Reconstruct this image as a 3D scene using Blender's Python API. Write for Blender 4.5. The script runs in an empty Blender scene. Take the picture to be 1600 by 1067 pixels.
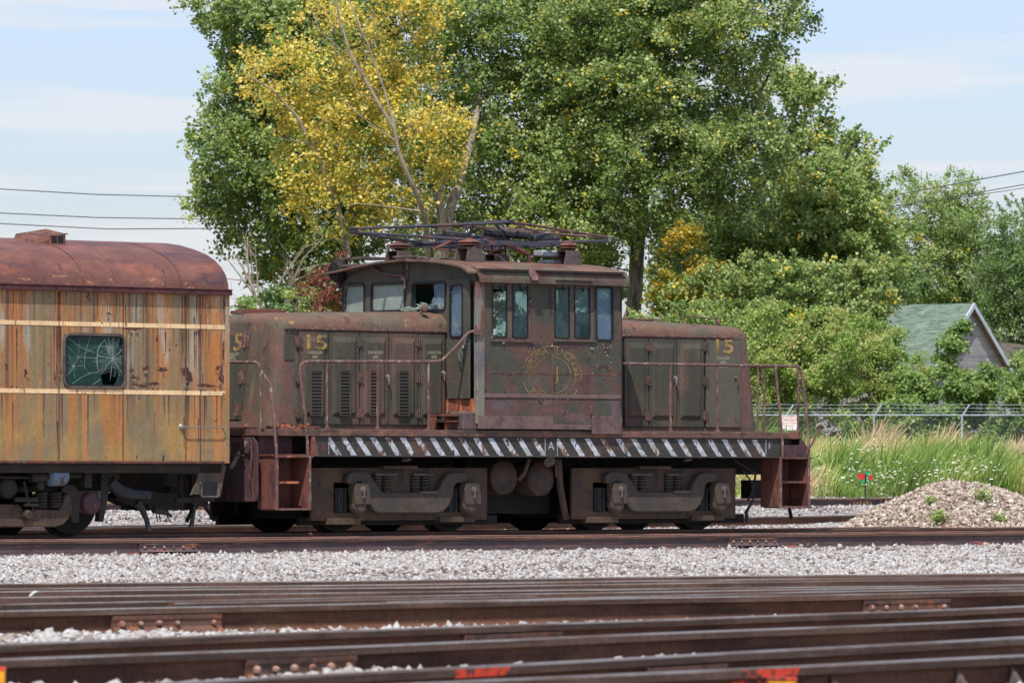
import bpy, math, random
import numpy as np
from mathutils import Vector, Matrix, noise as mnoise
random.seed(7); rng = np.random.default_rng(7)
D = bpy.data; SC = bpy.context.scene; COL = SC.collection
R = math.radians
# ------------------------------------------------------------------ camera, sky, sun, exposure
F = 9100.0; ZC = 0.945                       # focal length in photo pixels, eye height
cd = D.cameras.new("camera"); cam = D.objects.new("camera", cd); COL.objects.link(cam)
cam.location = (0, 0, ZC); cam.rotation_euler = (R(90), 0, 0)
cd.sensor_width = 36; cd.lens = F/1600*36; cd.shift_y = (745-533.5)/1600
cd.clip_start = 1; cd.clip_end = 9000
cd.dof.use_dof = True; cd.dof.focus_distance = 83; cd.dof.aperture_fstop = 11
SC.camera = cam
SUN_EL = 60.0; SDX, SDY = 0.11, 0.566        # light travels (SDX, SDY, -1)
sl = D.lights.new("sun", 'SUN'); sl.energy = 4.9; sl.angle = R(0.5); sl.color = (1, .955, .89)
so = D.objects.new("sun", sl); COL.objects.link(so)
so.rotation_euler = Vector((SDX, SDY, -1)).to_track_quat('-Z', 'Y').to_euler()
wd = D.worlds.new("World"); SC.world = wd; wd.use_nodes = True
nt = wd.node_tree; nt.nodes.clear()
def N(nt, t, **k):
    n = nt.nodes.new(t)
    for a, b in k.items(): setattr(n, a, b)
    return n
wo = N(nt, 'ShaderNodeOutputWorld'); bg = N(nt, 'ShaderNodeBackground')
sky = N(nt, 'ShaderNodeTexSky', sky_type='NISHITA', sun_disc=False)
sky.sun_elevation = R(SUN_EL); sky.sun_rotation = math.atan2(-SDX, -SDY)
sky.air_density = 1.0; sky.dust_density = 1.2; sky.ozone_density = 2.0; sky.altitude = 100
tc = N(nt, 'ShaderNodeTexCoord'); mp = N(nt, 'ShaderNodeMapping'); mp.inputs['Scale'].default_value = (5, 5, 75)
mp.inputs['Location'].default_value = (3.1, 0, 1.7)
nz = N(nt, 'ShaderNodeTexNoise'); nz.inputs['Scale'].default_value = 1.6; nz.inputs['Detail'].default_value = 5
nz.inputs['Roughness'].default_value = .5; nz.inputs['Distortion'].default_value = .3
mr = N(nt, 'ShaderNodeMapRange', interpolation_type='SMOOTHSTEP')
mr.inputs[1].default_value = .46; mr.inputs[2].default_value = .60; mr.inputs[4].default_value = .62
mul = N(nt, 'ShaderNodeMix', data_type='RGBA', blend_type='MULTIPLY'); mul.inputs[0].default_value = 1
mul.inputs[7].default_value = (1.50, 1.46, 1.70, 1)
mx = N(nt, 'ShaderNodeMix', data_type='RGBA'); mx.inputs[7].default_value = (8.6, 8.6, 8.9, 1)
bg.inputs['Strength'].default_value = 0.1
L_ = nt.links.new
L_(tc.outputs['Generated'], mp.inputs[0]); L_(mp.outputs[0], nz.inputs[0]); L_(nz.outputs[0], mr.inputs[0])
L_(sky.outputs[0], mul.inputs[6]); L_(mul.outputs[2], mx.inputs[6]); L_(mr.outputs[0], mx.inputs[0])
L_(mx.outputs[2], bg.inputs[0]); L_(bg.outputs[0], wo.inputs[0])
vs = SC.view_settings; vs.view_transform = 'Standard'; vs.look = 'None'; vs.exposure = 0.0; vs.gamma = 1
SC.render.engine = 'CYCLES'; cy = SC.cycles
cy.use_denoising = True; cy.max_bounces = 6; cy.transparent_max_bounces = 8; cy.diffuse_bounces = 3
cy.glossy_bounces = 2; cy.transmission_bounces = 3; cy.sample_clamp_indirect = 4; cy.use_adaptive_sampling = True
try: cy.denoiser = 'OPENIMAGEDENOISE'
except Exception: pass

# ------------------------------------------------------------------ measuring frames
def W(px, py, Y): return Vector(((px-800)/F*Y, Y, ZC-(py-745)/F*Y))
class Fr:
    """a railway vehicle's own frame: u along, v across (near side negative), z up from the ballast"""
    def __init__(s, th, px, Y, v0):
        s.th = th; s.c = math.cos(th); s.s = math.sin(th); X = (px-800)/F*Y
        s.ox = X+v0*s.s; s.oy = Y-v0*s.c
    def Y(s, u, v): return s.oy+u*s.s+v*s.c
    def U(s, px, v):
        t = (px-800)/F; return (t*(s.oy+v*s.c)-s.ox+v*s.s)/(s.c-t*s.s)
    def V(s, px, u):
        t = (px-800)/F; return (s.ox+u*s.c-t*(s.oy+u*s.s))/(s.s+t*s.c)
    def Z(s, py, u, v): return ZC-(py-745)*s.Y(u, v)/F
    def uz(s, px, py, v):
        u = s.U(px, v); return u, s.Z(py, u, v)
    def vz(s, px, py, u):
        v = s.V(px, u); return v, s.Z(py, u, v)
LF = Fr(R(40), 433, 80, -1.5)
CF = Fr(R(43), 357, LF.Y(LF.U(357, -1.5), -1.5), -1.5)

# ------------------------------------------------------------------ mesh builder
def link(o, parent=None):
    COL.objects.link(o)
    if parent is not None: o.parent = parent
    return o
def tag(o, label=None, cat=None, group=None, kind=None):
    for k, v in (('label', label), ('category', cat), ('group', group), ('kind', kind)):
        if v: o[k] = v
    return o
def empty(name, loc=(0, 0, 0), rz=0, parent=None):
    o = D.objects.new(name, None); o.location = loc; o.rotation_euler = (0, 0, rz); return link(o, parent)
class MB:
    def __init__(s): s.v = []; s.f = []; s.m = []; s.mi = 0
    def add(s, vs, fs):
        b = len(s.v); s.v += [tuple(p) for p in vs]
        for f in fs: s.f.append([b+i for i in f]); s.m.append(s.mi)
        return s
    def box(s, x0, x1, y0, y1, z0, z1, M=None):
        p = [Vector((x, y, z)) for z in (z0, z1) for y in (y0, y1) for x in (x0, x1)]
        if M is not None: p = [M @ q for q in p]
        return s.add(p, [(0, 2, 3, 1), (4, 5, 7, 6), (0, 1, 5, 4), (1, 3, 7, 5), (3, 2, 6, 7), (2, 0, 4, 6)])
    def prism(s, pts, a, b, ax='v'):
        """extrude a 2D polygon. ax v: pts are (u,z) extruded over v; ax u: pts are (v,z); ax z: (u,v)"""
        def q(p, t): return {'v': (p[0], t, p[1]), 'u': (t, p[0], p[1]), 'z': (p[0], p[1], t)}[ax]
        n = len(pts); vs = [q(p, a) for p in pts]+[q(p, b) for p in pts]
        fs = [[i, (i+1) % n, n+(i+1) % n, n+i] for i in range(n)]+[list(range(n))[::-1], list(range(n, 2*n))]
        return s.add(vs, fs)
    def tube(s, pts, r, seg=8, cap=True):
        pts = [Vector(p) for p in pts]; n = len(pts); rr = r if isinstance(r, (list, tuple)) else [r]*n
        vs = []; fs = []; t0 = (pts[1]-pts[0]).normalized()
        nx = t0.orthogonal().normalized()
        for i, p in enumerate(pts):
            t = ((pts[min(i+1, n-1)]-p).normalized()+(p-pts[max(i-1, 0)]).normalized())
            t = t.normalized() if t.length > 1e-6 else t0
            nx = (nx-t*nx.dot(t)); nx = nx.normalized() if nx.length > 1e-6 else t.orthogonal().normalized()
            by = t.cross(nx)
            vs += [p+(nx*math.cos(2*math.pi*k/seg)+by*math.sin(2*math.pi*k/seg))*rr[i] for k in range(seg)]
        for i in range(n-1):
            for k in range(seg):
                k2 = (k+1) % seg; fs.append((i*seg+k, i*seg+k2, (i+1)*seg+k2, (i+1)*seg+k))
        if cap: fs += [list(range(seg))[::-1], list(range((n-1)*seg, n*seg))]
        return s.add(vs, fs)
    def lathe(s, c, ax, prof, seg=16):
        """prof: list of (distance along ax, radius)"""
        c = Vector(c); ax = Vector(ax).normalized()
        return s.tube_prof(c, ax, prof, seg)
    def tube_prof(s, c, ax, prof, seg):
        nx = ax.orthogonal().normalized(); by = ax.cross(nx); vs = []; fs = []
        for d, r in prof:
            vs += [c+ax*d+(nx*math.cos(2*math.pi*k/seg)+by*math.sin(2*math.pi*k/seg))*max(r, 1e-4) for k in range(seg)]
        for i in range(len(prof)-1):
            for k in range(seg):
                k2 = (k+1) % seg; fs.append((i*seg+k, i*seg+k2, (i+1)*seg+k2, (i+1)*seg+k))
        fs += [list(range(seg))[::-1], list(range((len(prof)-1)*seg, len(prof)*seg))]
        return s.add(vs, fs)
    def wall(s, ax, pos, th, a0, a1, z0, z1, holes=()):
        """plate in the plane v=pos (ax v) or u=pos (ax u), thickness th towards +, with rectangular holes (a0,a1,z0,z1)"""
        A = sorted({a0, a1, *[h[0] for h in holes], *[h[1] for h in holes]}); Zs = sorted({z0, z1, *[h[2] for h in holes], *[h[3] for h in holes]})
        A = [a for a in A if a0 <= a <= a1]; Zs = [z for z in Zs if z0 <= z <= z1]
        P = (lambda a, t, z: (a, t, z)) if ax == 'v' else (lambda a, t, z: (t, a, z))
        def solid(i, j):
            if i < 0 or j < 0 or i >= len(A)-1 or j >= len(Zs)-1: return False
            ca, cz = (A[i]+A[i+1])/2, (Zs[j]+Zs[j+1])/2
            return not any(h[0] < ca < h[1] and h[2] < cz < h[3] for h in holes)
        for i in range(len(A)-1):
            for j in range(len(Zs)-1):
                if not solid(i, j): continue
                a, b, z, y = A[i], A[i+1], Zs[j], Zs[j+1]
                for t in (pos, pos+th): s.add([P(a, t, z), P(b, t, z), P(b, t, y), P(a, t, y)], [(0, 1, 2, 3)])
                for (di, dj, e) in ((-1, 0, ((a, z), (a, y))), (1, 0, ((b, z), (b, y))), (0, -1, ((a, z), (b, z))), (0, 1, ((a, y), (b, y)))):
                    if not solid(i+di, j+dj):
                        (p, q), (p2, q2) = e
                        s.add([P(p, pos, q), P(p2, pos, q2), P(p2, pos+th, q2), P(p, pos+th, q)], [(0, 1, 2, 3)])
        return s
    def ring(s, ax, p0, p1, a0, a1, z0, z1, r, w):
        P = (lambda a, t, z: (a, t, z)) if ax == 'v' else (lambda a, t, z: (t, a, z))
        def loop(g, rad):
            o = []
            for cx, cz, st in ((a1-r, z1-r, 0), (a0+r, z1-r, 90), (a0+r, z0+r, 180), (a1-r, z0+r, 270)):
                for k in range(6):
                    t = R(st+18*k); o.append((cx+rad*math.cos(t), cz+rad*math.sin(t)))
            return o
        I = loop(0, r); O = loop(0, r+w); n = len(I)
        vs = [P(a, p0, z) for a, z in I]+[P(a, p0, z) for a, z in O]+[P(a, p1, z) for a, z in I]+[P(a, p1, z) for a, z in O]
        fs = []
        for i in range(n):
            j = (i+1) % n
            fs += [(i, j, n+j, n+i), (2*n+i, 2*n+j, 3*n+j, 3*n+i), (i, j, 2*n+j, 2*n+i), (n+i, n+j, 3*n+j, 3*n+i)]
        return s.add(vs, fs)
    def frustum(s, v, dv, a0, a1, z0, z1, b, bt):
        """pressed panel standing dv out of the plane v (towards the near side)"""
        vs = [(a0, v, z0), (a1, v, z0), (a1, v, z1), (a0, v, z1), (a0+b, v-dv, z0+b), (a1-b, v-dv, z0+b), (a1-b, v-dv, z1-bt), (a0+b, v-dv, z1-bt)]
        return s.add(vs, [(4, 5, 6, 7), (0, 1, 5, 4), (1, 2, 6, 5), (2, 3, 7, 6), (3, 0, 4, 7)])
    def build_each(s, name, mat, parent=None, **k):
        """one object per connected piece"""
        n = len(s.v); p = list(range(n))
        def fd(i):
            while p[i] != i: p[i] = p[p[i]]; i = p[i]
            return i
        for f in s.f:
            for i in f[1:]: p[fd(i)] = fd(f[0])
        gr = {}
        for f in s.f: gr.setdefault(fd(f[0]), []).append(f)
        out = []
        for fs in gr.values():
            ids = sorted({i for f in fs for i in f}); mp_ = {a: b for b, a in enumerate(ids)}; m = MB(); m.add([s.v[i] for i in ids], [[mp_[i] for i in f] for f in fs]); out.append(m.build(name, mat, parent, **k))
        return out
    def build(s, name, mat, parent=None, smooth=False, bev=0, loc=None):
        me = D.meshes.new(name); me.from_pydata([tuple(p) for p in s.v], [], s.f)
        for m in (mat if isinstance(mat, (list, tuple)) else [mat]): me.materials.append(m)
        me.polygons.foreach_set('material_index', s.m)
        if smooth:
            me.polygons.foreach_set('use_smooth', [True]*len(me.polygons))
            try: me.set_sharp_from_angle(angle=R(38))
            except Exception: pass
        me.update(); me.validate()
        o = D.objects.new(name, me)
        if loc: o.location = loc
        if bev:
            md = o.modifiers.new('bevel', 'BEVEL'); md.width = bev; md.segments = 2; md.limit_method = 'ANGLE'; md.angle_limit = R(40)
        return link(o, parent)
def np_mesh(name, V, Fq, mat, parent=None, attrs=None):
    me = D.meshes.new(name); nv = len(V); nf, k = Fq.shape
    me.vertices.add(nv); me.vertices.foreach_set('co', np.asarray(V, np.float32).ravel())
    me.loops.add(nf*k); me.loops.foreach_set('vertex_index', Fq.astype(np.int32).ravel())
    me.polygons.add(nf); me.polygons.foreach_set('loop_start', np.arange(0, nf*k, k, dtype=np.int32))
    for an, arr in (attrs or {}).items():
        a = me.attributes.new(an, 'FLOAT', 'POINT'); a.data.foreach_set('value', np.asarray(arr, np.float32))
    me.update(calc_edges=True)
    for m in (mat if isinstance(mat, (list, tuple)) else [mat]): me.materials.append(m)
    return link(D.objects.new(name, me), parent)

# ------------------------------------------------------------------ materials
def lin(c, f=1.0):
    o = []
    for x in c[:3]:
        x = x/255; y = x/12.92 if x <= .04045 else ((x+.055)/1.055)**2.4; o.append(min(.85, y*f))
    return (*o, 1)
def newmat(name):
    m = D.materials.new(name); m.use_nodes = True; nt = m.node_tree; nt.nodes.clear()
    o = N(nt, 'ShaderNodeOutputMaterial'); b = N(nt, 'ShaderNodeBsdfPrincipled'); nt.links.new(b.outputs[0], o.inputs[0])
    return m, nt, b, o
def noise_fac(nt, co, sc, lo, hi, det=5, seed=0., rough=.6, dist=0.):
    mp = N(nt, 'ShaderNodeMapping'); mp.inputs['Scale'].default_value = sc; mp.inputs['Location'].default_value = (seed*3.7, seed*1.9, seed*2.3)
    n = N(nt, 'ShaderNodeTexNoise'); n.inputs['Scale'].default_value = 1; n.inputs['Detail'].default_value = det
    n.inputs['Roughness'].default_value = rough; n.inputs['Distortion'].default_value = dist
    r = N(nt, 'ShaderNodeMapRange', interpolation_type='SMOOTHSTEP'); r.inputs[1].default_value = lo; r.inputs[2].default_value = hi
    nt.links.new(co, mp.inputs[0]); nt.links.new(mp.outputs[0], n.inputs[0]); nt.links.new(n.outputs[0], r.inputs[0])
    return r.outputs[0]
def math_(nt, op, a, b):
    m = N(nt, 'ShaderNodeMath', operation=op)
    for i, x in enumerate((a, b)):
        if isinstance(x, (int, float)): m.inputs[i].default_value = x
        else: nt.links.new(x, m.inputs[i])
    return m.outputs[0]
def mixc(nt, fac, a, b, mode='MIX'):
    m = N(nt, 'ShaderNodeMix', data_type='RGBA', blend_type=mode)
    for i, x in ((0, fac), (6, a), (7, b)):
        if isinstance(x, (int, float, tuple)): m.inputs[i].default_value = x
        else: nt.links.new(x, m.inputs[i])
    return m.outputs[2]
def weather(name, base, layers=(), f=1.5, sat=.76, warm=.94, rough=.7, bump=.25, bscale=40, grain=.22, metal=0., spec=.3, alpha=None):
    m, nt, b, o = newmat(name); tc = N(nt, 'ShaderNodeTexCoord'); co = tc.outputs['Object']
    sep = N(nt, 'ShaderNodeSeparateXYZ'); nt.links.new(co, sep.inputs[0])
    def ds(c): g = .35*c[0]+.5*c[1]+.15*c[2]; c = tuple(g+(x-g)*sat for x in c[:3]); return (c[0], c[1]*(1-(1-warm)*.12), c[2]*warm)
    col = lin(ds(base), f)
    for i, ly in enumerate(layers):
        c, sc, lo, hi = ly[:4]; op = ly[4] if len(ly) > 4 else {}
        fac = noise_fac(nt, co, sc, lo, hi, op.get('det', 5), op.get('seed', i+1.3), op.get('rough', .62), op.get('dist', 0.))
        for axn, idx in (('x', 0), ('y', 1), ('z', 2)):
            if axn in op:
                z0, z1 = op[axn]; r = N(nt, 'ShaderNodeMapRange', interpolation_type='SMOOTHSTEP')
                if z0 <= z1: r.inputs[1].default_value = z0; r.inputs[2].default_value = z1
                else: r.inputs[1].default_value = z1; r.inputs[2].default_value = z0; r.inputs[3].default_value = 1; r.inputs[4].default_value = 0
                nt.links.new(sep.outputs[idx], r.inputs[0]); fac = math_(nt, 'MULTIPLY', fac, r.outputs[0])
        fac = math_(nt, 'MULTIPLY', fac, op.get('a', 1.0))
        col = mixc(nt, fac, col, lin(ds(c), op.get('f', f)))
    g = noise_fac(nt, co, (bscale, bscale, bscale*.6), .2, .8, 4, 9.1)
    gr = N(nt, 'ShaderNodeMapRange'); gr.inputs[3].default_value = 1-grain; gr.inputs[4].default_value = 1+grain; nt.links.new(g, gr.inputs[0])
    g2 = noise_fac(nt, co, (3, 3, 2), .2, .8, 6, 5.5, .7)
    gr2 = N(nt, 'ShaderNodeMapRange'); gr2.inputs[3].default_value = 1-grain*.8; gr2.inputs[4].default_value = 1+grain*.8; nt.links.new(g2, gr2.inputs[0])
    k = math_(nt, 'MULTIPLY', gr.outputs[0], gr2.outputs[0])
    cb = N(nt, 'ShaderNodeCombineXYZ')
    for i in range(3): nt.links.new(k, cb.inputs[i])
    col = mixc(nt, 1.0, col, cb.outputs[0], 'MULTIPLY')
    if isinstance(col, tuple): b.inputs['Base Color'].default_value = col
    else: nt.links.new(col, b.inputs['Base Color'])
    b.inputs['Roughness'].default_value = rough; b.inputs['Metallic'].default_value = metal; b.inputs['Specular IOR Level'].default_value = spec
    if bump:
        bp = N(nt, 'ShaderNodeBump'); bp.inputs['Strength'].default_value = bump; bp.inputs['Distance'].default_value = .02
        h = noise_fac(nt, co, (9, 9, 9), .1, .9, 8, 2.2, .7); nt.links.new(h, bp.inputs['Height']); nt.links.new(bp.outputs[0], b.inputs['Normal'])
    if alpha is not None:
        sc, lo, hi = alpha; fa = noise_fac(nt, co, sc, lo, hi, 6, 4.4, .7)
        nt.links.new(fa, b.inputs['Alpha'])
    return m
RUST = (112, 62, 54); DRUST = (78, 44, 42); ORANGE = (168, 92, 58); OLIVE = (76, 76, 64); PURP = (92, 74, 82)
M = {}
M['hood'] = weather('worn_olive_paint', (64, 64, 56), [
    ((92, 80, 62), (3, 3, .8), .5, .72, {'a': .6}), ((100, 70, 62), (1.3, 1.3, .8), .5, .64, {'a': .7}),
    ((104, 66, 58), (7, 7, .9), .6, .7, {'a': .6}), ((70, 40, 38), (9, 9, 4), .62, .66, {'z': (1.95, 1.6), 'a': .9}),
    ((120, 112, 88), (16, 16, 16), .72, .75, {'a': .6})], f=1.2, grain=.16)
M['hood_shell'] = weather('rusted_olive_shell', (80, 74, 62), [
    ((112, 72, 66), (1.6, 1.6, .9), .42, .6, {'a': .85}), ((110, 104, 78), (10, 10, 1.0), .55, .68, {'a': .7}),
    ((88, 78, 90), (6, 6, .8), .56, .66, {'a': .7}), ((82, 46, 44), (4, 4, 2), .58, .66, {'a': .8})], f=1.2, grain=.18)
M['hood_top'] = weather('rusty_hood_top', (128, 92, 78), [
    ((104, 98, 84), (1.5, 3, 3), .42, .58, {'a': .85}), ((132, 72, 60), (2.3, 4, 4), .54, .66, {'a': .7}),
    ((204, 150, 100), (5, 10, 10), .60, .66, {'a': .9, 'det': 9, 'rough': .75}), ((84, 52, 50), (5, 5, 5), .6, .7)], f=.8, grain=.2)
M['cab'] = weather('cab_olive_paint', (68, 68, 59), [
    ((92, 84, 66), (2.5, 2.5, 1.2), .5, .7, {'a': .6}),
    ((94, 64, 58), (1.7, 1.7, 1.4), .49, .58, {'a': .85, 'seed': 3.1}), ((90, 78, 92), (2, 2, 3), .53, .62, {'z': (2.6, 2.0), 'a': .85}),
    ((104, 70, 74), (1.5, 1.5, 6), .5, .6, {'z': (2.15, 1.8), 'a': .8}), ((60, 46, 46), (4, 4, 4), .62, .66, {'a': .8}),
    ((150, 122, 84), (11, 11, 11), .70, .73, {'z': (1.7, 2.6), 'a': .8})], f=1.2, grain=.18)
M['cab_front'] = weather('cab_front_paint', (72, 70, 62), [((92, 72, 66), (2, 2, 2), .55, .68, {'a': .7}), ((74, 60, 60), (5, 5, 5), .6, .7, {'a': .6})], f=1.3)
M['cab_edge'] = weather('weathered_corner_post', (108, 104, 96), [((104, 62, 56), (6, 6, 2), .48, .58), ((96, 92, 108), (8, 8, 2), .52, .6)], f=1.3)
M['cab_roof'] = weather('rusty_cab_roof', (150, 108, 92), [
    ((124, 112, 96), (1.6, 1.6, 2), .45, .6), ((136, 72, 60), (2.2, 2.2, 2), .5, .62, {'a': .8}), ((84, 56, 52), (6, 6, 5), .6, .7, {'a': .7})], f=.62, grain=.2)
M['fascia'] = weather('rusty_fascia', (100, 76, 68), [
    ((100, 96, 78), (5, 5, 2), .5, .62), ((126, 66, 54), (5, 5, 3), .55, .65), ((72, 62, 70), (12, 12, 3), .55, .68)], f=1.0)
M['sill'] = weather('blackened_sill', (52, 50, 48), [((84, 58, 50), (2, 2, 2), .54, .66, {'a': .8}), ((106, 62, 48), (6, 6, 3), .64, .7, {'z': (1.3, 1.24)})], f=1.5)
M['deck'] = weather('rusty_deck', (92, 66, 60), [((124, 76, 60), (3, 3, 5), .5, .62), ((66, 52, 48), (2, 2, 6), .52, .64), ((142, 72, 52), (9, 9, 9), .62, .68)], f=1.35)
M['rust'] = weather('red_rust', (104, 56, 48), [((74, 42, 42), (3, 3, 2), .45, .62), ((148, 80, 56), (5, 5, 2), .6, .7), ((92, 70, 76), (4, 4, 1.5), .58, .66)], f=1.5)
M['rust_orange'] = weather('orange_rust', (170, 96, 62), [((110, 62, 48), (9, 9, 1.5), .48, .6)], f=1.4, sat=.85)
M['maroon'] = weather('dark_maroon_plate', (78, 48, 54), [((56, 44, 50), (2, 2, 1.5), .45, .6), ((104, 60, 56), (5, 5, 2), .58, .68)], f=1.4)
M['white_worn'] = weather('worn_white_stripe', (172, 178, 184), [
    ((150, 152, 152), (3, 3, 9), .45, .6), ((118, 82, 64), (6, 6, 4), .52, .60), ((56, 52, 50), (14, 14, 8), .57, .62), ((60, 54, 52), (30, 30, 6), .62, .66)], f=1.25, warm=1)
M['white_faded'] = weather('faded_white_stripe', (150, 154, 156), [((60, 46, 48), (6, 6, 3), .42, .56), ((120, 80, 60), (12, 12, 6), .55, .6)], f=1.2)
M['rail_tube'] = weather('rusty_handrail', (98, 68, 66), [((134, 108, 104), (12, 12, 6), .52, .64), ((70, 46, 46), (20, 20, 9), .56, .64)], f=1.3, bump=.1)
M['truck'] = weather('grimy_truck_steel', (98, 76, 62), [((116, 86, 62), (2, 2, 2), .5, .65), ((66, 62, 64), (4, 4, 3), .54, .66)], f=.72)
M['truck2'] = weather('oily_equalizer_steel', (88, 76, 68), [((76, 72, 72), (3, 3, 3), .5, .62), ((100, 80, 62), (5, 5, 5), .56, .66)], f=.82)
M['grime'] = weather('black_grime', (40, 37, 36), [((56, 48, 42), (4, 4, 4), .55, .7)], f=.6)  # grime black that also carries painted shade below the frame
M['black_steel'] = weather('black_steel', (44, 46, 54), [((80, 62, 62), (9, 9, 9), .55, .66)], f=1.2, rough=.5, bump=.1)
M['dark_tube'] = weather('dark_painted_tube', (62, 62, 74), [((100, 66, 66), (4, 4, 4), .52, .62)], f=1.2, rough=.5, bump=.05, warm=1)
M['ped'] = weather('pedestal_steel', (98, 82, 84), [((72, 62, 64), (7, 7, 7), .5, .64)], f=1.0)
M['insul'] = weather('rust_red_insulator', (140, 84, 68), [((96, 62, 54), (7, 7, 7), .45, .6)], f=.8)
M['gasket'] = weather('black_rubber_gasket', (34, 34, 36), [], f=1.2, rough=.5, bump=0)  # black rubber, also painted in as the dark of gaps, slots and holes
M['winframe'] = weather('brown_window_frame', (92, 76, 70), [((76, 60, 60), (6, 6, 6), .5, .64)], f=1.3, bump=.1)
M['teal'] = weather('dark_teal_interior', (44, 84, 84), [((36, 62, 66), (3, 3, 3), .48, .62)], f=1.5, bump=0, sat=.9, warm=1)
M['inner'] = weather('pale_green_interior', (130, 150, 132), [], f=1.0, bump=0)
M['yellow'] = weather('faded_yellow_paint', (160, 132, 84), [((116, 96, 70), (12, 12, 12), .48, .6)], f=1.05, bump=0, alpha=((10, 10, 10), .22, .50), sat=1)
M['yellow_worn'] = weather('badly_worn_yellow_paint', (150, 128, 82), [((134, 98, 66), (5, 5, 5), .55, .65)], f=1.05, bump=0, alpha=((3.5, 3.5, 3.5), .28, .68), sat=1)
M['yellow_chip'] = weather('pale_paint_chip', (158, 136, 104), [], f=1.1, bump=0)
M['hinge'] = weather('rusty_hinge', (78, 66, 60), [((112, 72, 60), (12, 12, 12), .5, .6)], f=1.3)
M['text_pale'] = weather('pale_stencil_paint', (168, 164, 138), [], f=1.2, bump=0, alpha=((40, 40, 40), .3, .5))
M['carroof'] = weather('rusted_car_roof', (118, 70, 64), [
    ((134, 82, 72), (1.1, 2, 2), .42, .62), ((154, 84, 66), (1.6, 3.5, 3.5), .54, .68, {'a': .8}), ((84, 60, 72), (1.2, 3, 3), .5, .66, {'a': .8}),
    ((88, 94, 84), (5, 5, 5), .69, .71, {'a': .8}), ((186, 124, 82), (7, 7, 14), .58, .64, {'z': (3.72, 3.55)}), ((70, 42, 42), (14, 3, 3), .6, .66, {'a': .6})], f=.95, grain=.16, rough=.5)
M['carside'] = weather('streaked_rusty_paint', (158, 98, 46), [
    ((112, 106, 82), (1.7, 1, .28), .42, .54, {'a': .85}), ((152, 118, 64), (1.2, 1, 1.2), .42, .6, {'z': (2.1, 1.5), 'a': .85}),
    ((116, 100, 66), (6.5, 1, .22), .50, .66, {'a': .6}),
    ((150, 158, 152), (3.6, 1, .7), .52, .64, {'z': (2.0, 2.6), 'a': .6, 'seed': 8.3}),
    ((178, 106, 50), (9, 1, .3), .5, .64, {'a': .65}), ((92, 60, 50), (13, 1, .2), .53, .64, {'a': .85, 'z': (1.5, 2.3)}),
    ((138, 72, 44), (26, 1, .3), .56, .66, {'a': .8, 'z': (1.3, 2.2)}), ((84, 62, 62), (5, 1, .4), .62, .68, {'z': (2.3, 2.9), 'a': .9}),
    ((66, 36, 38), (9, 3, 9), .68, .70, {'det': 8}), ((186, 180, 160), (18, 1, 8), .68, .73, {'a': .5})], f=1.4, rough=.6, grain=.13, bscale=30, sat=.82)
M['cream'] = weather('cream_stripe', (238, 203, 154), [((176, 118, 70), (14, 2, 1), .58, .68), ((110, 60, 46), (11, 3, 7), .63, .67)], f=1.0, bump=.1, sat=1, warm=1)
M['carrail'] = weather('rusty_drip_rail', (92, 46, 48), [((70, 40, 42), (6, 6, 6), .5, .6), ((150, 86, 60), (8, 8, 8), .62, .68)], f=1.1)
M['carsteel'] = weather('sooty_underframe', (64, 56, 50), [((84, 68, 52), (3, 3, 3), .5, .65), ((50, 52, 58), (5, 5, 5), .52, .64)], f=.65)
M['bluebox'] = weather('grey_blue_cylinder', (88, 108, 128), [((70, 66, 64), (5, 5, 5), .5, .62), ((160, 164, 160), (20, 20, 20), .66, .7)], f=1.3, warm=1)
M['steelbar'] = weather('bare_steel', (128, 126, 128), [((120, 84, 66), (6, 6, 6), .58, .66)], f=1.2, rough=.4, metal=.3, bump=0)
M['rail_side'] = weather('rail_brown', (104, 70, 56), [((78, 56, 48), (.7, .7, 9), .45, .6), ((98, 66, 52), (2.2, 2.2, 14), .55, .66, {'a': .8}), ((112, 82, 66), (.5, .5, 3), .5, .6, {'a': .6})], f=1.0, rough=.85, bump=.15, spec=.15, sat=.9)
M['rail_side2'] = weather('rail_purple_brown', (70, 56, 62), [((84, 66, 70), (.6, .6, 12), .45, .6), ((138, 76, 62), (2, 2, 30), .56, .66)], f=1.5, rough=.75, bump=.15)
M['rail_head'] = weather('scuffed_rail_head_side', (110, 80, 68), [((82, 60, 52), (.8, .8, 12), .42, .58), ((124, 108, 98), (.5, .5, 5), .58, .7)], f=.9, rough=.7, bump=.1, spec=.25)  # sides of the rail head, a little paler than the web
M['rail_top'] = weather('worn_rail_head', (150, 140, 138), [((124, 98, 84), (.6, .6, .6), .46, .6)], f=.9, rough=.45, metal=.5, bump=0)
M['rail_rust_top'] = weather('rusted_rail_head', (140, 94, 84), [((176, 104, 80), (1.2, 1.2, 1.2), .5, .62), ((92, 72, 76), (1.1, 1.1, 1.1), .5, .6)], f=.8, rough=.8)
M['bar'] = weather('joint_bar_rust', (104, 70, 58), [((158, 82, 44), (7, 7, 7), .56, .66), ((78, 56, 52), (5, 5, 5), .5, .62)], f=1.25)
M['bolt'] = weather('bolt_steel', (150, 112, 98), [((110, 66, 54), (20, 20, 20), .5, .6)], f=1.2)
M['tie'] = weather('old_timber', (82, 66, 54), [((56, 46, 42), (2, 20, 20), .5, .6)], f=.9)
M['redpaint'] = weather('red_spray_paint', (214, 70, 46), [((74, 56, 52), (11, 11, 11), .52, .62)], f=1.1, bump=.1, sat=1)
M['orangeblock'] = weather('orange_plastic', (255, 150, 30), [], f=1.2, bump=0, rough=.4, sat=1)
M['whiteplastic'] = weather('pale_plastic', (200, 214, 200), [], f=.9, bump=0, warm=1)
M['galv'] = weather('galvanised_steel', (158, 172, 178), [((130, 138, 140), (4, 4, 4), .5, .65)], f=1.1, rough=.5, bump=0, warm=1)
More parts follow.
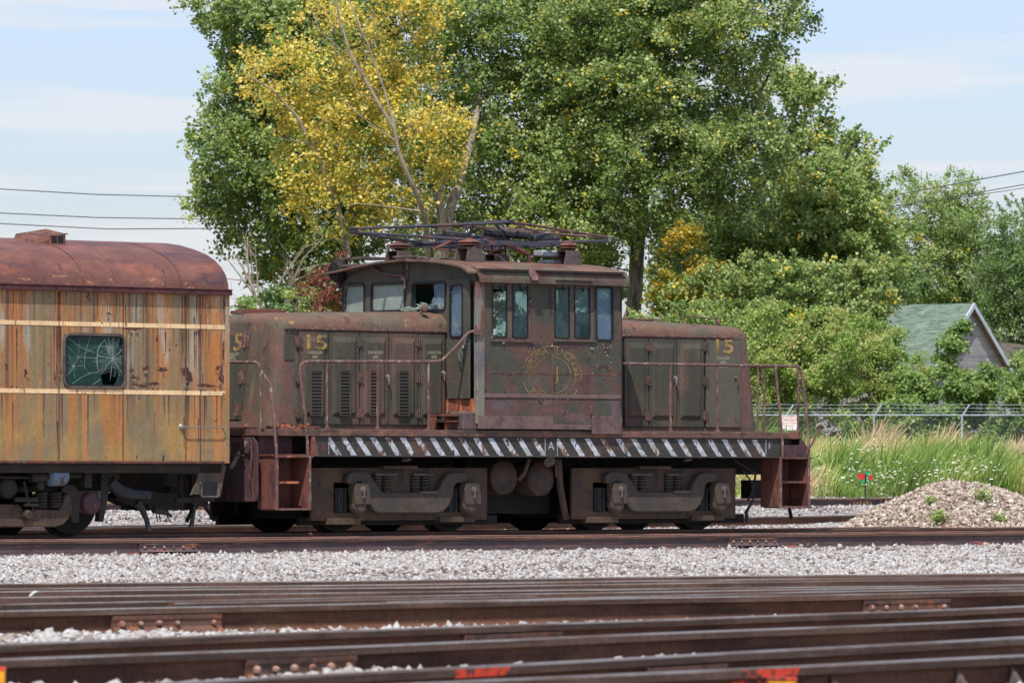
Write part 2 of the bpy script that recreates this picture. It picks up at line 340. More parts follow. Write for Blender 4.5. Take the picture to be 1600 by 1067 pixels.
M['wire'] = weather('dark_wire', (70, 72, 78), [], f=.8, bump=0)
M['signwhite'] = weather('faded_white_sign', (214, 206, 196), [((180, 160, 150), (4, 4, 4), .55, .7)], f=1.4, bump=0, warm=1)
M['signred'] = weather('faded_red_lettering', (178, 60, 66), [], f=1.4, bump=0, sat=1)
M['red'] = weather('red_target', (160, 44, 44), [], f=1.4, bump=0, sat=1)
M['green'] = weather('green_target', (30, 130, 90), [], f=1.4, bump=0, sat=1)
M['siding'] = weather('grey_vinyl_siding', (152, 146, 148), [((132, 126, 128), (.3, .3, 14), .48, .56)], f=1.25, bump=.1, warm=1)
M['trim'] = weather('blue_grey_trim', (176, 186, 198), [], f=1.2, bump=0, warm=1)
M['soffit'] = weather('brown_soffit', (140, 118, 108), [((110, 92, 84), (8, 8, .5), .5, .6)], f=1.2, bump=0)
M['shingle'] = weather('green_roof_shingle', (120, 140, 118), [((92, 112, 94), (2.5, 2.5, 14), .5, .58), ((142, 160, 138), (1.3, 1.3, 16), .55, .64)], f=.75, bump=.2, sat=.9, warm=1)
M['shingle2'] = weather('brown_roof_shingle', (150, 140, 136), [((120, 110, 108), (2.5, 2.5, 14), .5, .58)], f=.75, bump=.2)
M['bark'] = weather('grey_bark', (132, 118, 104), [((80, 70, 62), (9, 9, 1.2), .46, .58), ((160, 146, 128), (14, 14, 2), .6, .7)], f=1.0, bump=.5)
M['bark_yellow'] = weather('lichen_bark', (122, 108, 84), [((80, 70, 58), (9, 9, 1.5), .46, .58), ((180, 150, 50), (5, 5, 3), .6, .68)], f=1.0, bump=.5)
M['bark_pale'] = weather('pale_dead_bark', (170, 152, 134), [((130, 116, 104), (7, 7, 2), .5, .62)], f=.85, bump=.2)
M['flower'] = weather('white_umbel', (238, 236, 214), [], f=.85, bump=0, sat=1, warm=1)
M['stem'] = weather('green_stem', (96, 124, 56), [], f=.9, bump=0)
def glass(name, tint, dust, k, rough=.12, tk=.6):
    m, nt, b, o = newmat(name)
    b.inputs['Base Color'].default_value = lin(dust, 1); b.inputs['Roughness'].default_value = rough; b.inputs['Specular IOR Level'].default_value = .6
    t = N(nt, 'ShaderNodeBsdfTransparent'); t.inputs[0].default_value = (*[x for x in tint], 1)
    mx = N(nt, 'ShaderNodeMixShader'); tcn = N(nt, 'ShaderNodeTexCoord')
    f = noise_fac(nt, tcn.outputs['Object'], (3, 3, 2), .25, .75, 6, 1.7, .7)
    r = N(nt, 'ShaderNodeMapRange'); r.inputs[3].default_value = k-.14; r.inputs[4].default_value = k+.14; nt.links.new(f, r.inputs[0])
    tr = N(nt, 'ShaderNodeBsdfTranslucent'); tr.inputs[0].default_value = lin(dust, 1); m2 = N(nt, 'ShaderNodeMixShader'); m2.inputs[0].default_value = .5
    nt.links.new(b.outputs[0], m2.inputs[1]); nt.links.new(tr.outputs[0], m2.inputs[2])
    nt.links.new(r.outputs[0], mx.inputs[0]); nt.links.new(t.outputs[0], mx.inputs[1]); nt.links.new(m2.outputs[0], mx.inputs[2]); nt.links.new(mx.outputs[0], o.inputs[0])
    return m
M['glass'] = glass('dusty_green_glass', (.78, .92, .9), (140, 168, 172), .20)
M['glass_pale'] = glass('pale_dusty_glass', (.8, .9, .88), (196, 208, 196), .75)
M['glass_blue'] = glass('blue_dusty_glass', (.7, .85, .9), (150, 176, 196), .55)
M['glass_clear'] = glass('lightly_dusty_glass', (.85, .93, .9), (190, 190, 180), .22)
M['glass_car'] = glass('dark_green_glass', (.4, .75, .68), (84, 128, 120), .40)
M['crack'] = weather('glass_crack', (190, 206, 194), [], f=.85, bump=0, rough=.4, warm=1)
def leafmat(name, cols, f=1.0, trans=.42, speck=None):
    m, nt, b, o = newmat(name)
    at = N(nt, 'ShaderNodeAttribute'); at.attribute_name = 'r'
    cr = N(nt, 'ShaderNodeValToRGB'); e = cr.color_ramp.elements
    n = len(cols); e[0].position = 0; e[0].color = lin(cols[0], f); e[1].position = 1; e[1].color = lin(cols[-1], f)
    for i in range(1, n-1):
        q = e.new(i/(n-1)); q.color = lin(cols[i], f)
    if speck: e[len(e)-1].position = .975; q = e.new(1.0); q.color = lin(speck, f)
    nt.links.new(at.outputs['Fac'], cr.inputs[0]); nt.links.new(cr.outputs[0], b.inputs['Base Color'])
    b.inputs['Roughness'].default_value = .45; b.inputs['Specular IOR Level'].default_value = .5
    tr = N(nt, 'ShaderNodeBsdfTranslucent'); nt.links.new(cr.outputs[0], tr.inputs[0])
    mx = N(nt, 'ShaderNodeMixShader'); mx.inputs[0].default_value = trans
    nt.links.new(b.outputs[0], mx.inputs[1]); nt.links.new(tr.outputs[0], mx.inputs[2]); nt.links.new(mx.outputs[0], o.inputs[0])
    return m
M['leaf_green'] = leafmat('cottonwood_leaf', [(74, 100, 46), (102, 126, 60), (134, 152, 82), (184, 192, 132)], 1.3, speck=(228, 190, 60))
M['leaf_light'] = leafmat('light_green_leaf', [(86, 112, 50), (114, 138, 66), (142, 162, 90), (184, 194, 134)], 1.25, speck=(228, 190, 60))
M['leaf_yellow'] = leafmat('yellow_autumn_leaf', [(96, 128, 58), (124, 142, 62), (206, 182, 76), (228, 194, 80), (240, 216, 132)], 1.2)
M['leaf_dark'] = leafmat('dark_leaf', [(78, 104, 54), (104, 130, 70), (140, 158, 98)], 1.3)
M['leaf_olive'] = leafmat('olive_shrub_leaf', [(94, 124, 50), (124, 150, 66), (150, 164, 88), (168, 152, 100)], 1.35)
M['leaf_bright'] = leafmat('bright_shrub_leaf', [(92, 122, 56), (122, 148, 74), (156, 174, 104)], 1.15)
M['leaf_red'] = leafmat('red_brown_leaf', [(120, 60, 52), (150, 76, 60), (112, 120, 60)], .95)
M['leaf_gold'] = leafmat('gold_shade_leaf', [(96, 122, 46), (120, 134, 50), (176, 150, 44), (206, 172, 56)], 1.1)  # leaves of mixed green and gold
M['grass'] = leafmat('tall_grass', [(110, 138, 60), (146, 170, 82), (176, 186, 104), (200, 182, 130), (208, 184, 150)], 1.15, .3)

# stones and ground
def stone_mat(name, cols, f):
    m, nt, b, o = newmat(name); at = N(nt, 'ShaderNodeAttribute'); at.attribute_name = 'r'
    cr = N(nt, 'ShaderNodeValToRGB'); e = cr.color_ramp.elements; n = len(cols)
    e[0].position = 0; e[0].color = lin(cols[0], f); e[1].position = 1; e[1].color = lin(cols[-1], f)
    for i in range(1, n-1): e.new(i/(n-1)).color = lin(cols[i], f)
    nt.links.new(at.outputs['Fac'], cr.inputs[0]); nt.links.new(cr.outputs[0], b.inputs['Base Color'])
    b.inputs['Roughness'].default_value = .9; b.inputs['Specular IOR Level'].default_value = .15
    return m
M['stone'] = stone_mat('limestone_ballast', [(112, 100, 92), (170, 160, 152), (204, 200, 196), (224, 222, 219), (190, 176, 158)], .66)
M['pilestone'] = stone_mat('dusty_pile_stone', [(132, 112, 98), (170, 152, 136), (198, 184, 168), (222, 214, 204)], .85)
def ground_mat():
    m, nt, b, o = newmat('ballast_ground'); tc = N(nt, 'ShaderNodeTexCoord'); co = tc.outputs['Object']
    vo = N(nt, 'ShaderNodeTexVoronoi'); vo.inputs['Scale'].default_value = 22; nt.links.new(co, vo.inputs[0])
    sp = N(nt, 'ShaderNodeSeparateColor'); nt.links.new(vo.outputs['Color'], sp.inputs[0])
    cr = N(nt, 'ShaderNodeValToRGB'); e = cr.color_ramp.elements
    e[0].color = lin((128, 116, 106), .7); e[1].color = lin((206, 202, 196), .7); e.new(.4).color = lin((176, 168, 160), .7)
    nt.links.new(sp.outputs[0], cr.inputs[0])
    big = noise_fac(nt, co, (.9, .9, .9), .5, .68, 5, 3.3); col = mixc(nt, math_(nt, 'MULTIPLY', big, .5), cr.outputs[0], lin((150, 124, 104), .8))
    at = N(nt, 'ShaderNodeAttribute'); at.attribute_name = 'soil'
    soil = mixc(nt, noise_fac(nt, co, (.5, .5, .5), .4, .6, 6, 1.1), lin((96, 112, 54), .9), lin((128, 112, 74), .9))
    col = mixc(nt, at.outputs['Fac'], col, soil); nt.links.new(col, b.inputs['Base Color'])
    b.inputs['Roughness'].default_value = .95; b.inputs['Specular IOR Level'].default_value = .1
    bp = N(nt, 'ShaderNodeBump'); bp.inputs['Strength'].default_value = .8; bp.inputs['Distance'].default_value = .03
    nt.links.new(vo.outputs['Distance'], bp.inputs['Height']); bp.invert = True; nt.links.new(bp.outputs[0], b.inputs['Normal'])
    return m
M['ground'] = ground_mat()

# ------------------------------------------------------------------ terrain
P1 = np.array([-5.86, 97.0]); P2 = np.array([6.54, 119.0]); DB = (P2-P1)/np.linalg.norm(P2-P1); NB = np.array([-DB[1], DB[0]])
def sm(t): t = np.clip(t, 0, 1); return t*t*(3-2*t)
def ground_z(X, Y):
    X = np.asarray(X, float); Y = np.asarray(Y, float); s = (X-P1[0])*NB[0]+(Y-P1[1])*NB[1]
    z = .31*sm((s+2.6)/1.8)+.13*sm((s-1)/2.5)+.3*sm((s-4)/6)+.25*sm((s-20)/40)
    vl = -(X-LF.ox)*LF.s+(Y-LF.oy)*LF.c; z = z-.035*sm((-6.6-vl)/.6)*sm((Y-46)/3)
    z = z+(.02*np.sin(X*1.7+Y*.9)+.015*np.sin(X*3.1-Y*2.2))*(s > -1)
    return z, s
ys = np.concatenate([np.linspace(-40, 15, 8), np.arange(18, 260, 1.0), np.geomspace(262, 6000, 30)])
xs = np.concatenate([-np.geomspace(4000, 32, 14), np.arange(-30, 31, 1.0), np.geomspace(32, 4000, 14)])
GX, GY = np.meshgrid(xs, ys); gz, gs = ground_z(GX, GY)
nx_, ny_ = len(xs), len(ys); idx = np.arange(nx_*ny_).reshape(ny_, nx_)
Fq = np.stack([idx[:-1, :-1], idx[:-1, 1:], idx[1:, 1:], idx[1:, :-1]], -1).reshape(-1, 4)
g = np_mesh('ground', np.stack([GX, GY, gz], -1).reshape(-1, 3), Fq, M['ground'], attrs={'soil': sm((gs-4.2)/1.2).ravel()})
g['kind'] = 'structure'

# stones
def ico():
    t = (1+5**.5)/2; v = np.array([(-1, t, 0), (1, t, 0), (-1, -t, 0), (1, -t, 0), (0, -1, t), (0, 1, t), (0, -1, -t), (0, 1, -t), (t, 0, -1), (t, 0, 1), (-t, 0, -1), (-t, 0, 1)], float)
    f = np.array([(0, 11, 5), (0, 5, 1), (0, 1, 7), (0, 7, 10), (0, 10, 11), (1, 5, 9), (5, 11, 4), (11, 10, 2), (10, 7, 6), (7, 1, 8), (3, 9, 4), (3, 4, 2), (3, 2, 6), (3, 6, 8), (3, 8, 9), (4, 9, 5), (2, 4, 11), (6, 2, 10), (8, 6, 7), (9, 8, 1)])
    return v/np.linalg.norm(v[0]), f
OCT = (np.array([(1, 0, 0), (-1, 0, 0), (0, 1, 0), (0, -1, 0), (0, 0, 1), (0, 0, -1)], float), np.array([(0, 2, 4), (2, 1, 4), (1, 3, 4), (3, 0, 4), (2, 0, 5), (1, 2, 5), (3, 1, 5), (0, 3, 5)]))
def rand_rot(n):
    q = rng.normal(size=(n, 4)); q /= np.linalg.norm(q, axis=1)[:, None]; w, x, y, z = q.T
    return np.stack([1-2*(y*y+z*z), 2*(x*y-z*w), 2*(x*z+y*w), 2*(x*y+z*w), 1-2*(x*x+z*z), 2*(y*z-x*w), 2*(x*z-y*w), 2*(y*z+x*w), 1-2*(x*x+y*y)], -1).reshape(n, 3, 3)
def stones(name, P, size, mat, hi=False, label=None):
    bv, bf = ico() if hi else OCT; n = len(P); k = len(bv)
    S = size*np.minimum(np.exp(rng.normal(0, .4, n)), 1.75); asp = rng.uniform(.55, 1.15, (n, 1, 3))
    V = bv[None]*asp*(1+rng.uniform(-.22, .22, (n, k, 1))); V = np.einsum('nij,nkj->nki', rand_rot(n), V)*S[:, None, None]+P[:, None, :]
    Fs = bf[None]+(np.arange(n)*k)[:, None, None]
    o = np_mesh(name, V.reshape(-1, 3), Fs.reshape(-1, 3), mat, attrs={'r': np.repeat(np.clip(rng.normal(.52, .28, n)+.45*np.array([min(0, mnoise.noise(Vector((p[0]*.35, p[1]*.14, 2.2)))) for p in P]), 0, 1), k)})
    if label: tag(o, label, kind='stuff')
    return o
def wedge(n, y0, y1, x0=-130, x1=1730):
    # uniform per area over the ground the photograph can see
    Y = np.sqrt(rng.uniform(y0*y0, y1*y1, n)); X = (rng.uniform(x0, x1, n)-800)/F*Y; z, s = ground_z(X, Y); return X, Y, z, s
X, Y, z, s = wedge(46000, 20, 34); stones('near_ballast', np.stack([X, Y, z+rng.uniform(-.01, .035, len(X))+.012*np.sin(X*2.1+Y*1.3)-.012*(Y > 28)], -1), .025, M['stone'], True, 'white crushed limestone ballast heaped between the nearest rails')
X, Y, z, s = wedge(105000, 34, 76); stones('ballast', np.stack([X, Y, z+rng.uniform(-.012, .014, len(X))], -1), .026, M['stone'], False, 'bright white crushed stone ballast in front of the locomotive')
X, Y, z, s = wedge(90000, 76, 135); k = s < 5; stones('far_ballast', np.stack([X, Y, z+rng.uniform(-.02, .015, len(X))], -1)[k], .032, M['stone'], False, 'pale ballast under and behind the locomotive')

# ------------------------------------------------------------------ tracks
def rail_profile(h=.17):
    return [(-.07, 0), (.07, 0), (.07, .012), (.02, .028), (.01, .04), (.01, h-.05), (.037, h-.038), (.037, h-.008), (.028, h), (-.028, h), (-.037, h-.008), (-.037, h-.038), (-.01, h-.05), (-.01, .04), (-.02, .028), (-.07, .012)]
def rail(a, b, ztop, side, top, parent, h=.17, steps=40, name='rail', sag=.009):
    a = Vector((a[0], a[1], 0)); b = Vector((b[0], b[1], 0)); d = (b-a).normalized(); n = Vector((-d.y, d.x, 0)); pr = rail_profile(h); k = len(pr)
    mb = MB(); vs = []; fs = []; ms = []
    for i in range(steps+1):
        p = a.lerp(b, i/steps); w = mnoise.noise(Vector((p.x*.35, p.y*.35, ztop*9+a.x)))*sag
        vs += [(p.x+n.x*q[0], p.y+n.y*q[0], ztop-h+q[1]+w) for q in pr]
    for i in range(steps):
        for j in range(k):
            j2 = (j+1) % k; fs.append([i*k+j, i*k+j2, (i+1)*k+j2, (i+1)*k+j]); ms.append(1 if j in (7, 8, 9) else 2 if j in (6, 10) else 0)
    fs += [list(range(k)), list(range(steps*k, (steps+1)*k))]; ms += [0, 0]
    mb.v = vs; mb.f = fs; mb.m = ms
    return mb.build(name, [side, top, M['rail_head']], parent)
def joint_bar(p, d, ztop, parent, mat='bar', L=.84, bolts=6, h=.17, skip=()):
    """bar bolted on the side of the rail that faces the camera; p is on the rail line"""
    d = Vector((d[0], d[1], 0)).normalized(); n = Vector((d.y, -d.x, 0))
    if n.y > 0: n = -n
    Mx = Matrix((( d.x, n.x, 0, p[0]), (d.y, n.y, 0, p[1]), (0, 0, 1, ztop-h), (0, 0, 0, 1)))
    mb = MB(); pts = [(.012, .125), (.036, .125), (.034, .10), (.028, .09), (.028, .055), (.05, .035), (.062, .02), (.012, .02)]; k = len(pts)
    vs = [Mx @ Vector((x, q[0], q[1])) for x in (-L/2, L/2) for q in pts]
    mb.add(vs, [[i, (i+1) % k, k+(i+1) % k, k+i] for i in range(k)]+[list(range(k)), list(range(k, 2*k))])
    o = mb.build('joint_bar', M[mat], parent, bev=.003)
    for i in range(bolts):
        if i in skip: continue
        x = -L/2+L*(i+.5)/bolts; r = .02 if i % 2 == 0 else .015
        b = MB().lathe(Mx @ Vector((x, .028, .075)), n, [(0, r), (.018, r), (.028, r*.6), (.03, .002)], 6).build('bolt', M['bolt'], parent)
        b.parent = o
    return o
def track(name, label, pts, ztop, gauge_side, side='rail_side', top='rail_top', ext=12, bars=(), ties=0, h=.17, group='railway tracks across the yard', bars2=(), pts2=None):
    """pts: ((px,y),(px,y)) of the measured rail head in the photo; gauge_side +1: the other rail lies behind"""
    (xa, ya), (xb, yb) = pts; Ya = (ZC-ztop)*F/(ya-745); Yb = (ZC-ztop)*F/(yb-745)
    A = Vector(((xa-800)/F*Ya, Ya)); B = Vector(((xb-800)/F*Yb, Yb)); d = (B-A).normalized(); n = Vector((-d.y, d.x))*1.505*gauge_side
    a = A-d*ext; b = B+d*ext; t = empty(name, (0, 0, 0)); tag(t, label, 'railway track', group)
    r1 = rail(a, b, ztop, M[side], M[top], t, h); a2, b2, d2 = a+n, b+n, d
    if pts2:
        (xc, yc), (xd, yd) = pts2; Yc = (ZC-ztop)*F/(yc-745); Yd = (ZC-ztop)*F/(yd-745); C_ = Vector(((xc-800)/F*Yc, Yc)); D2 = Vector(((xd-800)/F*Yd, Yd)); d2 = (D2-C_).normalized(); a2, b2 = C_-d2*ext, D2+d2*ext
    r2 = rail(a2, b2, ztop, M[side], M[top], t, h)
    for rr, bl, off, d in ((r1, bars, a, d), (r2, bars2, a2, d2)):
        for e in bl:
            px, L, mt = e[:3]; tt = (px-800)/F; q = off; s_ = (tt*q.y-q.x)/(d.x-tt*d.y); p = q+d*s_
            joint_bar(p, d, ztop, rr, mt, L, skip=e[3] if len(e) > 3 else ())
    if ties:
        Ln = (b-a).length; base = MB(); c0 = a+n*.5
        me = None
        for i in range(min(96, int(Ln/.56))):
            c = a+n*.5+d*(i*.56+random.uniform(-.03, .03))
            if me is None:
                o = MB().box(-.11, .11, -1.28, 1.28, -.16, 0).build('tie', M['tie'], t, bev=.01); me = o
            else:
                o = me.copy(); COL.objects.link(o)
            o.location = (c.x, c.y, ztop-h-.005); o.rotation_euler = (0, 0, math.atan2(d.y, d.x)+random.uniform(-.01, .01))
    return t, a, (b-a).normalized(), n, a2, d2
# the locomotive's own track
tl = empty('railway_track', (LF.ox, LF.oy, 0), LF.th); tag(tl, 'rusty track that the locomotive and the passenger car stand on', 'railway track', 'railway tracks across the yard')
for v in (-.75, .75): rail((-30, v), (30, v), .17, M['rail_side2'], M['rail_rust_top'], tl, steps=60)
me0 = None
for i in range(100):
    if me0 is None: me0 = MB().box(-.11, .11, -1.28, 1.28, -.16, 0).build('tie', M['tie'], tl, bev=.01); o = me0
    else: o = me0.copy(); COL.objects.link(o)
    o.location = (-28+i*.56, random.uniform(-.03, .03), -.012)
track('railway_track', 'purplish rusty track just in front of the locomotive with two joint bars', ((0, 845), (1600, 831)), .17, 1, 'rail_side2', 'rail_rust_top', bars=((261, .9, 'rail_side2'), (1175, .9, 'rail_side2')), ties=1, h=.205)
track('railway_track', 'farthest rail pair of the foreground fan, edging the white ballast', ((0, 918.5), (1600, 900.5)), .17, 1)
track('railway_track', 'second rail pair of the foreground fan, below the pair edging the ballast', ((0, 932.5), (1600, 911)), .17, 1)
track('railway_track', 'foreground track with orange rusted joint bars near both photo edges', ((0, 953), (1600, 922)), .17, 1, bars=((257, .84, 'bar', (4,)), (1413, .84, 'bar', (4,))))
track('railway_track', 'polished foreground track with one joint bar left of centre', ((0, 1028.5), (1600, 965)), .17, 1, bars=((464, .84, 'bar'),), bars2=((796, .9, 'bar'),))
tn, An, dn, nn, A7, d7 = track('railway_track', 'nearest track at the bottom of the photo with red paint on both rails', ((800, 1060), (1600, 1022)), .17, 1, ext=6, bars2=((1065, .72, 'bar'),), pts2=((400, 1059), (1600, 994)))
def on_line(A, d, px): tt = (px-800)/F; s_ = (tt*A.y-A.x)/(d.x-tt*d.y); return A+d*s_
for q, dq, xa, xb in ((A7, d7, 692, 776), (An, dn, 1140, 1228)):
    p = (on_line(q, dq, xa)+on_line(q, dq, xb))/2; L = (on_line(q, dq, xb)-on_line(q, dq, xa)).length
    n3 = Vector((dq.y, -dq.x)); n3 = n3 if n3.y < 0 else -n3
    Mx = Matrix(((dq.x, n3.x, 0, p.x), (dq.y, n3.y, 0, p.y), (0, 0, 1, 0), (0, 0, 0, 1)))
    mb = MB(); mb.add([Mx @ Vector(q_) for q_ in ((-L/2-.05, .0125, .042), (L/2-.01, .0125, .042), (L/2+.01, .0125, .118), (-L/2, .0125, .118))], [(0, 1, 2, 3)])
    mb.add([Mx @ Vector(q_) for q_ in ((-L/2+.01, .0385, .128), (L/2+.02, .0385, .130), (L/2+.05, .0385, .163), (-L/2+.04, .0385, .163))], [(0, 1, 2, 3)])
    mb.build('paint_mark', M['redpaint'], tn)
for px in (1295, 1491, 1576):
    p = on_line(An, dn, px); n3 = Vector((dn.y, -dn.x)); n3 = n3 if n3.y < 0 else -n3
    Mx = Matrix(((dn.x, n3.x, 0, p.x), (dn.y, n3.y, 0, p.y), (0, 0, 1, 0), (0, 0, 0, 1)))
    mb = MB(); pts = [(.016, .0), (.09, .0), (.08, .02), (.016, .12)]
    mb.add([Mx @ Vector((x*(1 if q[1] < .05 else .4), q[0], q[1])) for x in (-.03, .03) for q in pts], [(0, 1, 5, 4), (1, 2, 6, 5), (2, 3, 7, 6), (3, 0, 4, 7), (0, 1, 2, 3), (4, 5, 6, 7)])
    mb.build('rail_brace', M['ped'], tn)
# stock rails and switch points lying inside the fan
def loose_rail(label, pa, pb, Ya, z, name='switch_rail'):
    A = ((pa[0]-800)/F, (ZC-z)*F/(pa[1]-745)); B = ((pb[0]-800)/F, (ZC-z)*F/(pb[1]-745))
    o = rail((A[0]*A[1], A[1]), (B[0]*B[1], B[1]), z, M['rail_side'], M['rail_top'], None, .17, 12, name)
    tag(o, label, 'switch rail', 'loose switch rails in the foreground fan')
loose_rail('grey topped point rail starting left of centre among the foreground rails', (268, 941), (835, 930), 0, .17)
loose_rail('long guard rail starting near the photo centre between the foreground rails', (600, 939.5), (1700, 915), 0, .172)
# behind
track('railway_track', 'track just behind the locomotive with a bluish rail head', ((200, 823), (1250, 806)), .19, 1, ext=25, h=.17, side='rail_side')
track('railway_track', 'rusty track on the raised ballast behind the locomotive', ((250, 786), (1300, 779)), .49, 1, 'rail_side2', 'rail_rust_top', ext=25, bars=((325, .9, 'bar'), (1345, .9, 'bar')))

# small things in the foreground
def orange(px0, px1, py, Y, label):
    a = W(px0, py, Y); b = W(px1, py, Y); mb = MB()
    mb.box(a.x, b.x, Y, Y+.06, -.01, a.z-.01); o = mb.build('marker_block', [M['orangeblock'], M['signwhite']], bev=.004)
    m2 = MB(); m2.mi = 0; m2.box(a.x-.004, b.x+.004, Y-.004, Y+.064, a.z-.009, a.z); m2.build('cap', M['redpaint'], o)
    tag(o, label, 'marker', 'orange markers in the ballast')
orange(1201, 1244, 1058, 20.9, 'bright orange marker block at the bottom edge right of centre')
orange(-14, 7, 1042, 22.8, 'bright orange marker block cut by the left photo edge')
p = W(45, 938, 39.3); q = W(59, 924, 39.3)
pts = [p, p.lerp(q, .4)+Vector((-.012, 0, .012)), p.lerp(q, .8)+Vector((-.008, 0, .01)), q]
o = MB().tube(pts, [.005, .010, .011, .004], 6).build('plastic_strip', M['whiteplastic'], smooth=True)
tag(o, 'pale plastic strip sticking up between the left foreground rails', 'litter')

# gravel pile on the right
def gravel_pile():
    c = W(1503, 780, 93); cx, cyy = c.x, c.y; H = .96; rx, ry = 2.15, 2.6
    n = 60; V = []; 
    def hz(x, y):
        r = math.sqrt(((x-cx)/rx)**2+((y-cyy)/ry)**2)
        sh = max(0, 1-r); k = H*min(1, (sh*1.12)**.78)*(1-.05*sh)
        k += .07*mnoise.noise(Vector((x*1.3, y*1.3, 0)))*(sh > .05) + .03*mnoise.noise(Vector((x*5, y*5, 3)))
        return k
    ax = np.linspace(cx-rx*1.05, cx+rx*1.05, n); ay = np.linspace(cyy-ry*1.05, cyy+ry*1.05, n)
    for y in ay:
        for x in ax:
            z, s = ground_z(x, y); V.append((x, y, max(float(z)-.03, hz(x, y)-.06) if hz(x, y) > .02 else float(z)-.05))
    id_ = np.arange(n*n).reshape(n, n); Fq = np.stack([id_[:-1, :-1], id_[:-1, 1:], id_[1:, 1:], id_[1:, :-1]], -1).reshape(-1, 4)
    o = np_mesh('gravel_pile', np.array(V), Fq, M['pilecore'])
    tag(o, 'heaped mound of dusty brown and white gravel right of the locomotive', 'gravel pile')
    m = 15000; a = rng.uniform(0, 2*np.pi, m); r = np.sqrt(rng.uniform(0, 1.25, m)); X = cx+rx*r*np.cos(a); Y = cyy+ry*r*np.sin(a)
    Z = np.array([max(float(ground_z(x, y)[0]), hz(x, y)-.06) for x, y in zip(X, Y)])+rng.uniform(-.01, .025, m)
    st = stones('loose_stone', np.stack([X, Y, Z], -1), .034, M['pilestone'], False); st.parent = o; st['kind'] = 'stuff'
    return cx, cyy, hz
M['pilecore'] = weather('dusty_gravel_earth', (160, 140, 122), [((110, 90, 78), (7, 7, 7), .5, .6), ((180, 164, 150), (25, 25, 25), .56, .62)], f=.75, bump=.8)
PCX, PCY, PHZ = gravel_pile()

# ------------------------------------------------------------------ text
def text_geo(body, size, bold=0.):
    cu = D.curves.new('t', 'FONT'); cu.body = body; cu.size = size; cu.offset = bold; cu.align_x = 'CENTER'; cu.align_y = 'CENTER'
    ob = D.objects.new('t', cu); COL.objects.link(ob); dg = bpy.context.evaluated_depsgraph_get(); me = ob.evaluated_get(dg).to_mesh()
    vs = [tuple(v.co) for v in me.vertices]; fs = [list(p.vertices) for p in me.polygons]
    ob.evaluated_get(dg).to_mesh_clear(); D.objects.remove(ob); D.curves.remove(cu); return vs, fs
def put_text(mb, body, size, fn, sx=1.0, rot=0., bold=0.):
    vs, fs = text_geo(body, size, bold); c, s = math.cos(rot), math.sin(rot)
    mb.add([fn(*((lambda x, y: (x*c-y*s, x*s+y*c))(v[0]*sx, v[1]))) for v in vs], fs)
def side_text(mb, body, size, u, v, z, sx=1., rot=0., bold=0.): put_text(mb, body, size, lambda x, y: (u+x, v, z+y), sx, rot, bold)
def end_text(mb, body, size, u, v, z, sx=1.): put_text(mb, body, size, lambda x, y: (u, v-x, z+y), sx)
def cracks(mb, ax, pos, a0, a1, z0, z1, c, nr, rings, w=.004, seed=1, reach=1.0):
    rd = random.Random(seed); P = (lambda a, z: (a, pos, z)) if ax == 'v' else (lambda a, z: (pos, a, z))
    cl = lambda a, z: (min(a1, max(a0, a)), min(z1, max(z0, z)))
    ca, cz = a0+(a1-a0)*c[0], z0+(z1-z0)*c[1]; S = max(a1-a0, z1-z0)*reach; rays = []
    def seg(p, q, w):
        dx, dz = q[0]-p[0], q[1]-p[1]; l = math.hypot(dx, dz)
        if l < .003: return
        nx, nz = -dz/l*w/2, dx/l*w/2
        mb.add([P(p[0]-nx, p[1]-nz), P(p[0]+nx, p[1]+nz), P(q[0]+nx*.6, q[1]+nz*.6), P(q[0]-nx*.6, q[1]-nz*.6)], [(0, 1, 2, 3)])
    for i in range(nr):
        an = 2*math.pi*(i+rd.uniform(-.4, .4))/nr; L = S*rd.uniform(.35, 1.1); pts = [(ca, cz)]; k = 6
        for j in range(1, k+1):
            an += rd.uniform(-.12, .12); pts.append(cl(pts[-1][0]+math.cos(an)*L/k, pts[-1][1]+math.sin(an)*L/k))
        for a, b in zip(pts, pts[1:]): seg(a, b, w*rd.uniform(.5, 1.2))
        rays.append(pts)
    for r in range(rings):
        j = min(6, 1+r)
        for i in range(nr):
            if rd.random() < .75: seg(rays[i][j], rays[(i+1) % nr][j], w*.7)
def ru(seed): return random.Random(seed)
# ================================================================== LOCOMOTIVE
loco = empty('electric_locomotive', (LF.ox, LF.oy, 0), LF.th)
tag(loco, 'rusty dark olive electric locomotive numbered 15 with folded pantograph on its centre cab', 'locomotive')
U0, U1 = 0.0, 9.963; VN = -.87; VC = -1.52; UF, UR = 3.546, 6.268
ZD0, ZD1 = 1.51, 1.605
